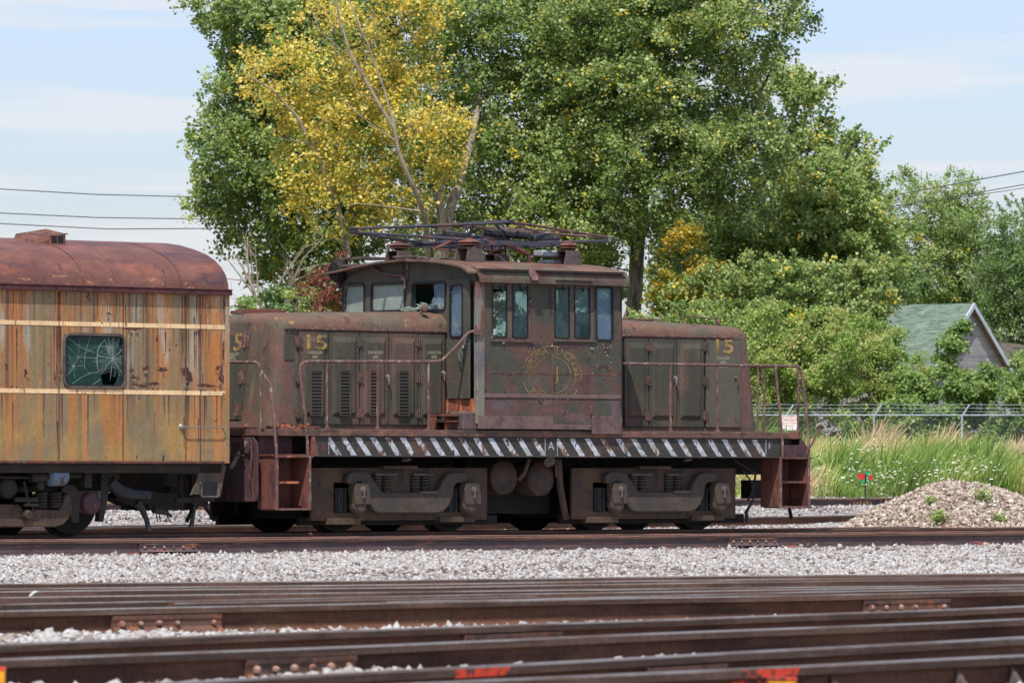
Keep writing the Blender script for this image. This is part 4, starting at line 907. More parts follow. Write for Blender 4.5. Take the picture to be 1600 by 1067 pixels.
# rust panel under the door and step boxes on the deck
mb = MB(); mb.box(UF-.03, UF-.002, VC+.03, vh+.04, 1.64, z0d-.01); mb.lathe((UF-.034, -1.36, 1.86), (-1, 0, 0), [(0, .085), (.012, .085)], 16); mb.build('door_apron', M['rust_orange'], fw)
M['dryrust'] = M['rust']
mb = MB(); ux = UF-.42
mb.box(ux, UF-.04, -1.42, -.93, 1.80, 1.83); mb.box(ux, ux+.02, -1.12, -.95, 1.606, 1.79); mb.box(ux+.06, UF-.05, -1.28, -1.24, 1.606, 1.8); mb.box(ux+.03, UF-.06, -1.4, -1.3, 1.72, 1.74)
mb.build('cab_step', M['rust'], loco, bev=.004)
mb = MB(); mb.box(LF.U(722, -1.47), LF.U(742, -1.47), -1.49, -1.1, 1.606, LF.Z(643, 3.3, -1.47)); mb.build('step_guard', M['ped'], loco, bev=.02)
# skirts, seams and hatch on the cab side (plates a few mm proud)
def cp(x0, x1, y0, y1, t, mat, name, par, bev=.003):
    ua, ub = LF.U(x0, VC), LF.U(x1, VC); um = (ua+ub)/2
    return MB().box(ua, ub, VC-t, VC-.0005, LF.Z(y1, um, VC), LF.Z(y0, um, VC)).build(name, M[mat], par, bev=bev)
M['skirt'] = weather('brown_skirt', (98, 76, 74), [((84, 62, 64), (3, 3, 3), .5, .62), ((78, 44, 40), (5, 5, 9), .6, .68), ((92, 80, 92), (3, 3, 3), .56, .66)], f=1.4)
cp(746, 863, 650, 670, .022, 'skirt', 'skirt_panel', cw); cp(924, 971, 650, 678, .014, 'skirt', 'skirt_panel', cw)
cp(863.5, 923.5, 662.5, 671, .018, 'skirt', 'skirt_panel', cw)
hat = cp(864, 922, 627, 662, .016, 'cab', 'hatch_cover', cw)
w = MB(); u = LF.U(921, VC)
for py in (640, 660): zz = LF.Z(py, u, VC); w.tube([(u, VC-.026, zz-.06), (u, VC-.026, zz+.06)], .012, 6)
w.build('hinge', M['rail_tube'], hat)
cp(746, 970, 616, 622, .012, 'skirt', 'belt_strip', cw)
mb = MB()
for x0, x1, y0, y1 in ((756, 971, 583.6, 584.8), (862.3, 863.7, 533, 627), (789, 790, 584, 618)):
    ua, ub = LF.U(x0, VC), LF.U(x1, VC); um = (ua+ub)/2; mb.box(ua, ub, VC-.004, VC-.0007, LF.Z(y1, um, VC), LF.Z(y0, um, VC))
mb.build('panel_seam', M['rust'], cw)
M['rivet'] = M['ped']
mb = MB()
for px, py in ((862, 541), (924, 545), (771, 523), (786, 536), (828, 471)):
    u = LF.U(px, VC); mb.lathe((u, VC, LF.Z(py, u, VC)), (0, -1, 0), [(0, .022), (.02, .016), (.03, .004)], 8)
mb.build('bolt_head', M['steelbar'], cw)
rs = ru(77); mb = MB()
for px, py, a, b in ((838, 541, .22, .05), (866, 538, .1, .1), (893, 541, .3, .04), (948, 545, .06, .09), (950, 575, .1, .06), (936, 572, .05, .05), (790, 583, .12, .03), (760, 580, .05, .2), (866, 600, .05, .2), (915, 600, .12, .16), (890, 630, .2, .03), (780, 622, .3, .025), (828, 480, .05, .15), (860, 470, .04, .35), (945, 620, .14, .04)):
    u = LF.U(px, VC); z = LF.Z(py, u, VC); pts = []
    for i in range(13): th = 2*math.pi*i/13; q_ = rs.uniform(.4, 1.15); pts.append((u+a*q_*math.cos(th), z+b*q_*math.sin(th)))
    mb.prism(pts, VC-.0035, VC-.0003, 'v')
mb.build_each('bare_rust_patch', M['maroon'], cw)
mb = MB()
for cx_, cy_, sx_, sy_, n_ in ((945, 545, 7, 8, 12), (945, 575, 9, 22, 7), (820, 545, 10, 5, 6), (953, 530, 2, 10, 6)):
    for i in range(n_):
        px = rs.gauss(cx_, sx_); py = rs.gauss(cy_, sy_); 
        if px > 966 or py < 532: continue
        u = LF.U(px, VC); z = LF.Z(py, u, VC); q_ = rs.uniform(.006, .016); mb.add([(u-q_, VC-.005, z), (u, VC-.005, z-q_*rs.uniform(.5, 2)), (u+q_, VC-.005, z), (u, VC-.005, z+q_)], [(0, 1, 2, 3)])
o = mb.build('paint_chips', M['yellow_chip'], cw); o['kind'] = 'stuff'
# emblem
ec, ez = LF.U(862, VC), LF.Z(586, 4.9, VC); ax_, az_ = .56, .42; vv = VC-.0062
def ering(mb, k, w, gaps, n=110):
    for i in range(n):
        t0, t1 = 2*math.pi*i/n, 2*math.pi*(i+1)/n
        if any(a <= math.degrees(t0) < b for a, b in gaps): continue
        mb.add([(ec+(ax_*k+r)*math.cos(t), vv, ez+(az_*k+r)*math.sin(t)) for t, r in ((t0, 0), (t1, 0), (t1, -w), (t0, -w))], [(0, 1, 2, 3)])
mb = MB(); ering(mb, 1.0, .016, ((55, 72), (165, 190), (232, 250), (330, 345))); ering(mb, .64, .014, ((80, 105), (185, 205), (250, 270))); ering(mb, .8, .011, ((0, 178), (240, 300)))
def arc_text(body, a0, a1, k, size, flip=False):
    n = len(body)
    for i, ch in enumerate(body):
        if ch == ' ': continue
        t = R(a0+(a1-a0)*i/(n-1)); rot = math.atan2(math.cos(t)/az_, 0)*0 + (t-math.pi/2 if not flip else t+math.pi/2)
        side_text(mb, ch, size, ec+ax_*k*math.cos(t), vv, ez+az_*k*math.sin(t), 1.1, rot, .001)
arc_text('NIAGARA JUNCTION', 171, 9, .82, .15)
arc_text('RAILWAY', 222, 318, .83, .13, True)
side_text(mb, 'J', .27, ec+.10, vv, ez+.02, 1.2)
mb.build('railway_emblem', M['yellow_worn'], cw)
# roof
ro = [(-1.65, 3.69), (-1.655, 3.75), (-1.64, 3.82), (-1.58, 3.88), (-1.4, 3.935), (-1.0, 4.0), (-.5, 4.045), (0, 4.06)]
ro = ro+[(-y, z) for y, z in ro[-2::-1]]; ri = [(-1.6, 3.70), (-1.6, 3.76), (-1.5, 3.845), (-1.3, 3.90), (-.9, 3.965), (-.4, 4.01), (0, 4.022)]; ri = ri+[(-y, z) for y, z in ri[-2::-1]]
mb = MB(); n = len(ro); A_, B_ = UF-.02, UR+.03
mb.v = [(A_, y, z) for y, z in ro]+[(B_, y, z) for y, z in ro]
for i in range(n-1): mb.f.append([i, i+1, n+i+1, n+i]); mb.m.append(1 if (i < 3 or i >= n-4) else 0)
k = len(mb.v); m_ = len(ri); mb.v += [(A_, y, z) for y, z in ri]+[(B_, y, z) for y, z in ri]
for i in range(m_-1): mb.f.append([k+i, k+i+1, k+m_+i+1, k+m_+i]); mb.m.append(1)
for x0, o0, i0 in ((A_, 0, k), (B_, n, k+m_)):
    mb.f.append([o0+i for i in range(n)]+[i0+i for i in range(m_)][::-1]); mb.m.append(1)
mb.f.append([0, n, k+m_, k]); mb.m.append(1)
vis = [(-1.56, 3.84), (-1.4, 3.925), (-1.0, 3.992), (-.5, 4.037), (0, 4.052), (.5, 4.037), (1.0, 3.99), (1.45, 3.935), (1.9, 3.895)]
roof = mb.build('cab_roof', [M['cab_roof'], M['fascia']], loco, smooth=True)
mb = MB(); mb.prism(vis+[(y, z-.028) for y, z in vis[::-1]], UF-.2, UF-.021, 'u'); mb.build('visor', M['cab_roof'], roof)
mb = MB()
for a, b in ((LF.U(751, -1.65), LF.U(826, -1.65)), (LF.U(840, -1.65), LF.U(976, -1.65))): mb.box(a, b, -1.675, -1.60, 3.868, 3.884)
mb.box(LF.U(868, -1.65), LF.U(925, -1.65), -1.665, -1.65, 3.735, 3.75)
mb.build('gutter', M['grime'], roof)
mb = MB(); a, b = LF.U(827, -1.67), LF.U(839, -1.67); mb.add([(a, -1.60, 3.9), (b, -1.60, 3.9), (b+.03, -1.70, 3.74), (a+.03, -1.70, 3.74), (a, -1.60, 3.88), (b, -1.60, 3.88), (b+.03, -1.69, 3.73), (a+.03, -1.69, 3.73)], [(0, 1, 2, 3), (4, 5, 6, 7), (0, 1, 5, 4), (1, 2, 6, 5), (2, 3, 7, 6), (3, 0, 4, 7)]); mb.build('spout', M['rail_tube'], roof)
mb = MB(); mb.box(UF-.1, UF+.5, 1.1, 1.6, 3.99, 4.02); mb.prism([(UF-.14, 3.9), (UF+.1, 3.9), (UF+.06, 4.13), (UF-.02, 4.13)], 1.5, 1.53, 'v'); mb.box(UF, UF+.6, 1.1, 1.53, 4.10, 4.13); mb.build('running_board', M['ped'], roof)
# --------------------------------------------------------- pantograph
UC, ZP = 4.92, 4.04; du, dv = .92, .8
panto = MB(); panto.box(UC-du-.1, UC+du+.1, -dv-.03, -dv+.03, 4.27, 4.33); panto.box(UC-du-.1, UC+du+.1, dv-.03, dv+.03, 4.27, 4.33)
for u in (UC-.62, UC+.62): panto.tube([(u, -.85, 4.32), (u, .85, 4.32)], .035, 8)
panto.box(UC-.64, UC-.58, -dv, dv, 4.26, 4.30); panto.box(UC+.58, UC+.64, -dv, dv, 4.26, 4.30)
pa = panto.build('pantograph', M['dark_tube'], loco)
for u in (UC-du, UC+du):
    for v in (-dv, dv):
        z = 4.035 if v < 0 else 4.035; m = MB(); w0, w1, h = .17, .12, .2
        zb = 4.0
        for s_ in (-1, 1): m.prism([(u-w0, zb), (u+w0, zb), (u+w1, zb+h), (u-w1, zb+h)], v+s_*.13-.012, v+s_*.13+.012, 'v')
        m.prism([(u+w0-.02, zb), (u+w0, zb), (u+w1, zb+h), (u+w1-.02, zb+h)], v-.118, v+.118, 'v')
        m.box(u-w1, u+w1, v-.142, v+.142, zb+h, zb+h+.015); pd = m.build('pedestal', M['ped'], pa)
        m = MB(); m.lathe((u, v, zb+h+.016), (0, 0, 1), [(0, .07), (.02, .06), (.03, .16), (.045, .165), (.06, .12), (.075, .165), (.09, .15), (.12, .05), (.14, .05)], 18); m.build('insulator', M['insul'], pa, smooth=True)
kn = [(UC-2.38, 0), (UC+2.36, 0)]
for i, (ku, kv) in enumerate(kn):
    sg = -1 if i == 0 else 1; m = MB()
    for v in (-.62, .62): m.tube([(UC+sg*.62, v, 4.33), (ku, .05 if v > 0 else -.05, 4.42)], [.026, .018], 7)
    m.build('lower_arm', M['dark_tube'], pa, smooth=True); m = MB()
    for v in (-.62, .66): m.tube([(ku, .05 if v > 0 else -.05, 4.47), (UC+sg*.35, v*.98, 4.585), (UC+sg*.03, v, 4.61)], [.018, .02, .02], 7)
    m.tube([(UC+sg*1.35, -.30, 4.52), (UC+sg*.03, .62, 4.60)], .012, 6); m.tube([(UC+sg*1.35, .31, 4.52), (UC+sg*.03, -.6, 4.60)], .012, 6)
    m.build('upper_arm', M['dark_tube'] if i == 0 else M['rail_tube'], pa, smooth=True)
    m = MB(); m.tube([(ku, -.09, 4.42), (ku, .09, 4.42)], .022, 6); m.tube([(ku, -.09, 4.47), (ku, .09, 4.47)], .022, 6); m.tube([(ku, -.07, 4.42), (ku, -.07, 4.47)], .02, 6); m.tube([(ku, .07, 4.42), (ku, .07, 4.47)], .02, 6); m.build('knuckle', M['steelbar'] if i else M['black_steel'], pa)
m = MB(); m.tube([(UC, -.66, 4.6), (UC, -.3, 4.62), (UC, .3, 4.62), (UC, .68, 4.6)], .028, 8)
for v in (-.66, -.5, .6): m.lathe((UC, v, 4.58), (0, 0, 1), [(0, .03), (.05, .035), (.07, .02)], 8)
m.build('collector_head', M['black_steel'], pa)
# spring rods, cylinder, lever
m = MB()
def helix(m, p0, p1, r, turns, wr, n=10):
    p0, p1 = Vector(p0), Vector(p1); ax = (p1-p0); L = ax.length; ax.normalize(); x = ax.orthogonal().normalized(); y = ax.cross(x)
    m.tube([p0+ax*L*t/(turns*n)+(x*math.cos(2*math.pi*t/n)+y*math.sin(2*math.pi*t/n))*r for t in range(turns*n+1)], wr, 4)
sp0 = (LF.U(757, -.35), -.35, 4.46); sp1 = (LF.U(828, -.35), -.35, 4.44)
helix(m, sp0, sp1, .055, 26, .011, 7); m.tube([sp0, sp1], .03, 8); m.build('coil_spring', M['black_steel'], pa)
m = MB(); helix(m, (LF.U(693, .2), .2, 4.45), (LF.U(731, .2), .2, 4.43), .05, 16, .01, 7); m.tube([(UC-.9, .25, 4.42), (UC+.7, .25, 4.42)], .03, 8); m.build('coil_spring', M['black_steel'], pa)
m = MB(); a = LF.U(832, -.4); b = LF.U(862, -.4); m.lathe((a, -.4, 4.38), (1, 0, .06), [(0, .06), (.02, .085), (b-a-.03, .085), (b-a, .05), (b-a+.14, .03)], 14); m.build('air_cylinder', M['black_steel'], pa, smooth=True)
m = MB(); m.tube([(LF.U(760, -.5), -.5, 4.38), (LF.U(800, -.5), -.5, 4.26), (LF.U(826, -.5), -.5, 4.16)], .028, 6); m.tube([(UC-.6, -.1, 4.36), (UC-1.0, -.1, 4.22), (UC-.4, .1, 4.2), (UC+.1, 0, 4.3)], .02, 6)
m.tube([(LF.U(826, -.5), -.5, 4.16), (LF.U(828, -.5), -.5, 4.06)], .03, 6); m.build('lever', M['rust'], pa)
m = MB()
for u in (UC-.75, UC-.1, UC+.15, UC+.75): m.tube([(u, -.3, 4.44), (u+.03, -.3, 4.16)], .014, 6)
m.tube([(UC-1.1, -.3, 4.35), (UC-.65, -.45, 4.40), (UC-.6, -.5, 4.5)], .03, 6); m.tube([(UC-.66, -.75, 4.32), (UC-.62, -.8, 4.56), (UC-.6, -.3, 4.52)], .014, 6)
m.tube([(UC-.05, -.35, 4.6), (UC+.1, -.4, 4.36)], .02, 6); m.tube([(UC+.02, -.3, 4.6), (UC+.17, -.35, 4.36)], .012, 6)
m.box(UC-.2, UC+.5, -.45, -.25, 4.30, 4.36); m.build('linkage', M['black_steel'], pa)
m = MB(); m.box(LF.U(840, -.6), LF.U(866, -.6), -.72, -.5, 4.13, 4.22); m.box(LF.U(845, -.6), LF.U(872, -.6), -.7, -.52, 4.03, 4.08); m.build('lightning_arrester', M['galv'], pa, bev=.02)
m = MB()
for o_ in (0, .07): m.tube([(UF-.19+o_, LF.V(630, UF), 4.09), (UF+.1+o_, LF.V(640, UF), 4.10), (3.9+o_, -.1, 4.06), (4.15+o_, -.35, 4.08), (4.25+o_, -.5, 4.2), (4.4+o_, -.62, 4.26)], .014, 6)
m.build('roof_conduit', M['ped'], roof, smooth=True)
# --------------------------------------------------------- handrails
def hp(px, py, v): u = LF.U(px, v); return (u, v, LF.Z(py, u, v))
def handrail(paths, posts, name='handrail', r=.021):
    m = MB()
    for p in paths: m.tube(p, r, 8)
    h = m.build(name, M['rail_tube'], loco, smooth=True)
    for p in posts:
        m = MB(); m.tube(p, r*.85, 7); b = Vector(p[-1]); m.lathe((b.x, b.y, ZD1+.001), (0, 0, 1), [(0, .05), (.014, .05), (.016, .028), (.05, .026)], 10); m.build('rail_post', M['rail_tube'], h)
VR = -1.44
def top(px, py): return hp(px, py, VR)
handrail([[hp(481.5, 715, -1.5), hp(480.5, 690, -1.5), hp(476, 640, -1.49), hp(470.5, 595, -1.46), hp(468.8, 578, VR), hp(470, 571, VR), hp(474, 566.5, VR), hp(480, 565, VR), top(520, 565), top(600, 565), top(680, 565), top(690, 563), top(696, 558), top(716, 538), top(728, 524), top(734, 519), hp(743, 517, -1.5)]],
         [[top(x, 565), (LF.U(x, VR), VR, ZD1)] for x in (511, 590, 669.5)])
m = MB(); u = LF.U(745, VC); m.box(u-.06, u+.06, VC-.05, VC-.001, LF.Z(524, u, VC), LF.Z(508, u, VC)); m.build('rail_bracket', M['rail_tube'], loco, bev=.01)
VE = -1.2
handrail([[hp(432.5, 715, -1.5), hp(430, 680, -1.48), hp(427, 640, -1.42), hp(422, 600, -1.3), (-.06, VE, LF.Z(577, -.06, VE)), (-.06, VE+.04, LF.Z(569, -.06, VE)), (-.06, VE+.12, LF.Z(565.5, -.06, VE)), (-.06, -.4, LF.Z(566, -.06, -.4)), (-.06, .3, LF.Z(566, -.06, 0)), (-.06, 1.1, LF.Z(566, -.06, 0)), (-.06, 1.2, ZD1+.6), (-.02, 1.4, 1.25)]],
         [[(-.06, v, LF.Z(566, -.06, v)), (-.06, v, ZD1)] for v in (LF.V(407.5, -.06), .95)])
handrail([[top(973, 568), top(1060, 569.5), top(1150, 571), top(1240, 572), top(1247, 573), top(1251, 577), hp(1255, 600, -1.46), hp(1259, 640, -1.48), hp(1263.5, 690, -1.5), hp(1264, 714, -1.5)],
          [top(1211.5, 572), hp(1214, 600, -1.46), hp(1219, 650, -1.48), hp(1222.5, 690, -1.5), hp(1222.5, 715, -1.5)]],
         [[top(x, 570+(x-1047)*.01), (LF.U(x, VR), VR, ZD1)] for x in (1047.5, 1121, 1184)]+[[(10.02, v, LF.Z(572, 10, v)), (10.02, v, ZD1)] for v in (-1.2, LF.V(1194, 10.02))])
m = MB(); m.tube([(10.02, -1.2, LF.Z(572.5, 10, -1.2)), (10.02, 1.2, LF.Z(572.5, 10, 1.2))], .02, 7)
m.tube([(10.02, 1.2, LF.Z(572.5, 10, 1.2)), (10.05, 1.4, 1.9), (10.0, 1.5, 1.25)], .02, 7); m.tube([(UR, 1.44, LF.Z(570, 6, 1.4)), (9.9, 1.44, LF.Z(570, 9, 1.4)), (10.0, 1.2, LF.Z(572.5, 10, 1.2))], .02, 7); m.build('handrail', M['rail_tube'], loco, smooth=True)
m = MB(); m.tube([(UF, 1.44, 2.55), (.4, 1.44, 2.53), (.35, 1.48, 1.25)], .02, 7)
for u in (1, 2, 3): m.tube([(u, 1.44, 2.53), (u, 1.44, ZD1)], .018, 7)
m.build('handrail', M['rail_tube'], loco, smooth=True)
# --------------------------------------------------------- tanks, lamps
for px, py, mt in ((793, 746, 'truck'), (851, 748, 'truck')):
    u, z = LF.uz(px, py, -1.2); m = MB(); m.lathe((u, 1.2, z), (0, -1, 0), [(0, .05), (.03, .18), (.08, .245), (2.32, .245), (2.37, .20), (2.41, .11), (2.42, .01)], 28); m.mi = 1
    tk = m.build('air_tank', [M['tank']] if 'tank' in M else [M['truck']], loco, smooth=True)
M['redtank'] = weather('red_worn_tank_end', (84, 72, 66), [((140, 72, 62), (7, 7, 7), .5, .6), ((62, 62, 70), (5, 5, 5), .56, .64)], f=.75)
tk.data.materials.clear(); tk.data.materials.append(M['redtank'])
m = MB(); u = LF.U(858, -1.42); m.lathe((u, -1.42, 1.17), (-.35, -1, -.5), [(-.07, .03), (-.03, .075), (.02, .085), (.03, .07), (.04, .01)], 14); m.tube([(u, -1.4, 1.18), (u, -1.38, 1.3)], .02, 6); m.build('marker_lamp', M['ped'], loco, smooth=True)
m = MB(); u = LF.U(818, -1.3)
m.tube([(u+.1, -1.3, 1.2), (u, -1.32, 1.0), (u-.12, -1.33, .9)], .03, 8); m.tube([(LF.U(869, -1.35), -1.35, 1.2), (LF.U(869, -1.35), -1.35, .95)], .018, 8); m.tube([(LF.U(872, -1.2), -1.2, 1.2), (LF.U(875, -1.2), -1.2, .8), (LF.U(884, -1.1), -1.1, .35)], .05, 8)
m.tube([(9.0, -.9, 1.2), (9.35, -1.0, 1.0), (9.3, -1.0, .75), (9.15, -1.05, .6)], .02, 7); m.build_each('hose', M['truck'], loco, smooth=True)
for px, py in ((634, 719), (1074, 719)):
    u, z = LF.uz(px, py, -1.38); m = MB(); m.lathe((u, -1.38, z+.05), (0, -.2, -1), [(-.02, .02), (0, .05), (.05, .07), (.06, .06), (.065, .01)], 12); m.build('marker_lamp', M['ped'], loco, smooth=True)
# --------------------------------------------------------- trucks
VT = -1.15; TU = LF.U(485, VT)
def tz(x, y):                # enlarged-photo coordinates of the left truck -> local (u, z)
    px, py = 480+x/5.333, 660+y/5.333; u = LF.U(px, VT); return u-TU, LF.Z(py, u, VT)
def trect(x0, x1, y0, y1): a = tz(x0, y1); b = tz(x1, y0); return a[0], b[0], a[1], b[1]
def side(vs):
    """side frame parts mirrored to v*vs"""
    s1 = MB(); x0, _ = tz(25, 600); x1, _ = tz(1492, 600); zt = tz(700, 378)[1]; zb = tz(700, 795)[1]
    holes = [trect(530, 690, 440, 600), trect(850, 1010, 435, 580), trect(213, 440, 500, 750), trect(1150, 1310, 500, 745)]
    s1.wall('v', vs*1.12, vs*.05, x0, x1, zb, zt, holes); s1.box(x0, x1, min(vs*1.17, vs*1.02), max(vs*1.17, vs*1.02)-.0, zb-.03, zb-.001)
    a, b, c, e = trect(150, 430, 795, 850); s1.box(a, b, min(vs*1.2, vs*1.05), max(vs*1.2, vs*1.05), c, e); a, b, c, e = trect(1090, 1380, 785, 830); s1.box(a, b, min(vs*1.2, vs*1.05), max(vs*1.2, vs*1.05), c, e)
    return s1
EQ = [(285, 505), (285, 450), (305, 420), (345, 408), (430, 408), (468, 425), (495, 465), (560, 560), (575, 578), (600, 586), (1010, 586), (1035, 575), (1060, 540), (1085, 480), (1110, 440), (1150, 420), (1245, 412), (1285, 425), (1300, 455), (1290, 490), (1235, 500), (1200, 500), (1178, 525), (1165, 600), (1150, 650), (1125, 700), (1090, 735), (1040, 755), (560, 755), (520, 742), (485, 705), (460, 640), (440, 560), (425, 515), (400, 494), (370, 495), (335, 515)]
def make_truck(u0, label=None):
    V = VT
    root = None
    for vs in (1, -1):
        o = side(vs)
        if vs < 0: frn = o
    both = MB(); ax = side(-1); bx = side(1)
    both.add(ax.v, ax.f); both.add(bx.v, bx.f); L = tz(1492, 600)[0]
    both.box(L*.5-.3, L*.5+.3, -1.1, 1.1, .62, .95); both.box(L*.5-.5, L*.5+.5, -.4, .4, .9, 1.2)
    t = both.build('truck', M['truck'], loco, loc=(u0, 0, 0), bev=.006)
    for vs in (-1, 1):
        e = MB(); e.prism([tz(*p) for p in EQ], vs*1.19, vs*1.29, 'v'); e.build('equalizer', M['truck2'], t, bev=.018)
        # journal boxes
        for (jx0, jx1, cx, lean) in ((318, 450, 385, 0), (1240, 1370, 1305, 1)):
            j = MB(); a, b, c, d2 = trect(jx0, jx1, 500, 685); j.prism([(a+.02, d2), (b-.03, d2), (b+.02, c+.06), (b, c), (a+.03, c), (a, d2-.1)], vs*1.2, vs*1.36, 'v')
            uc, zc_ = tz(cx, 690); j.lathe((uc, vs*1.18, zc_+.0), (0, vs, 0), [(0, .125), (.12, .12), (.16, .09), (.165, .01)], 16)
            jb = j.build('journal_box', M['truck2'], t, bev=.012)
            j = MB(); uu, zz = tz((jx0+jx1)/2+5, 560); j.lathe((uu, vs*1.36, zz), (0, vs, 0), [(0, .05), (.02, .045), (.03, .02)], 10); j.tube([(uu, vs*1.38, zz), (uu+.0, vs*1.385, zz-.1)], .015, 6); j.lathe((uu, vs*1.36, zz-.11), (0, vs, 0), [(0, .022), (.03, .02)], 8); j.build('journal_lid', M['ped'], jb, smooth=True)
            j = MB(); a, b, c, d2 = trect(jx0-100, jx0-5, 545, 745); j.box(a, b, min(vs*1.08, vs*1.2), max(vs*1.08, vs*1.2), c, d2)
            a2 = a+.03; j.box(a2, a2+.035, min(vs*1.2, vs*1.22), max(vs*1.2, vs*1.22), c, d2); j.box(b-.06, b-.03, min(vs*1.2, vs*1.22), max(vs*1.2, vs*1.22), c, d2); j.build('pedestal_guide', M['bluegrime'], t)
        for (sx0, sx1) in ((540, 610), (625, 690), (860, 930), (942, 1005)):
            a, b, c, d2 = trect(sx0, sx1, 445, 590); s_ = MB(); uc = (a+b)/2; r = (b-a)/2-.012
            helix(s_, (uc, vs*1.15, c-.02), (uc, vs*1.15, d2), r, 6, .021, 12); s_.build('coil_spring', M['truck2'], t, smooth=True)
        s_ = MB()
        for (sx0, sx1) in ((530, 710), (850, 1010)): a, b, c, d2 = trect(sx0, sx1, 425, 443); s_.box(a, b, min(vs*1.08, vs*1.26), max(vs*1.08, vs*1.26), c, d2)
        a, b, c, d2 = trect(890, 1030, 572, 592); s_.box(a, b, min(vs*1.16, vs*1.31), max(vs*1.16, vs*1.31), c, d2); s_.build_each('spring_cap', M['ped'], t)
        a = tz(720, 372); s_ = MB(); s_.box(a[0]-.25, a[0]+.35, min(vs*.9, vs*1.25), max(vs*.9, vs*1.25), 1.06, 1.10); s_.build('side_bearing', M['truck'], t)
    br = MB(); br.box(-.05, L+.35, -.97, -.90, .27, .40); br.box(-.05, L+.35, .90, .97, .27, .40); br.build_each('brake_rigging', M['grime'], t)
    for uj in (tz(385, 600)[0], tz(1305, 600)[0]):
        w_ = MB(); zc_ = .17+.46
        for sg in (-1, 1): w_.lathe((uj, sg*.68, zc_), (0, sg, 0), [(-.03, .50), (.0, .50), (.005, .462), (.12, .457), (.125, .40), (.1, .36), (.06, .2), (.12, .1), (.14, .01)], 40)
        w_.tube([(uj, -1.2, zc_), (uj, 1.2, zc_)], .075, 12); w_.build('wheelset', M['grime'], t, smooth=True)
        br = MB()
        for sg in (-1, 1):
            br.box(uj-.62, uj-.5, sg*.74-.05, sg*.74+.05, .42, .85); br.box(uj+.5, uj+.6, sg*.74-.05, sg*.74+.05, .42, .85)
        br.box(uj-.6, uj+.6, -1.02, -.98, .34, .39); br.build_each('brake_rigging', M['grime'], t)
    return t
M['bluegrime'] = weather('blue_grey_grime', (52, 58, 64), [((62, 56, 52), (6, 6, 6), .48, .6)], f=.6)
make_truck(TU); make_truck(LF.U(890, VT)+.03)
# spill of pale gravel on the brake gear is left out; hanging hose at the right end
m = MB(); m.tube([hp(1160, 733, -1.1), hp(1176, 755, -1.1), hp(1177, 780, -1.1), hp(1166, 800, -1.1), hp(1168, 815, -1.1)], [.014, .014, .014, .03, .035], 8); m.build('hose', M['black_steel'], loco, smooth=True)

# ================================================================== PASSENGER CAR
car = empty('passenger_car', (CF.ox, CF.oy, 0), CF.th)
tag(car, 'orange brown rust streaked passenger coach with cream stripes, barrel roof and one shattered window', 'railway car')
CZ0, CZ1 = 1.13, 3.47; CL = -24.0; CV = -1.5
cwx = (-2.863, -1.832, 2.148, 2.844)
more_w = [(cwx[0]-2.3*i, cwx[1]-2.3*i, cwx[2], cwx[3]) for i in range(1, 9)]
mb = MB(); mb.wall('v', CV, .05, CL, 0, CZ0, CZ1, [cwx]+more_w); side_ = mb.build('side_wall', M['carside'], car)
mb = MB(); mb.wall('v', 1.45, .05, CL, 0, CZ0, CZ1, ()); mb.build('side_wall', M['carside'], car)
mb = MB(); mb.wall('u', -.05, .04, -1.449, 1.449, CZ0, CZ1, [(-.4, .4, 1.2, 3.2)]); mb.wall('u', CL, .04, -1.449, 1.449, CZ0, CZ1, ()); mb.box(-.3, -.25, -1.4, 1.4, CZ0, CZ1); mb.build('end_wall', M['carside'], car)
mb = MB(); mb.box(-.07, .012, CV-.012, CV+.03, CZ0, CZ1); mb.build('corner_post', M['carside'], car, bev=.006)
mb = MB(); mb.box(CL+.1, -.31, -1.44, -1.40, CZ0+.03, 2.1); mb.box(CL+.1, -.31, -.62, -.60, CZ0+.03, CZ1-.02); mb.box(CL+.1, -.31, -1.4, 1.4, CZ0, CZ0+.06); mb.build('interior_partition', M['teal'], car)
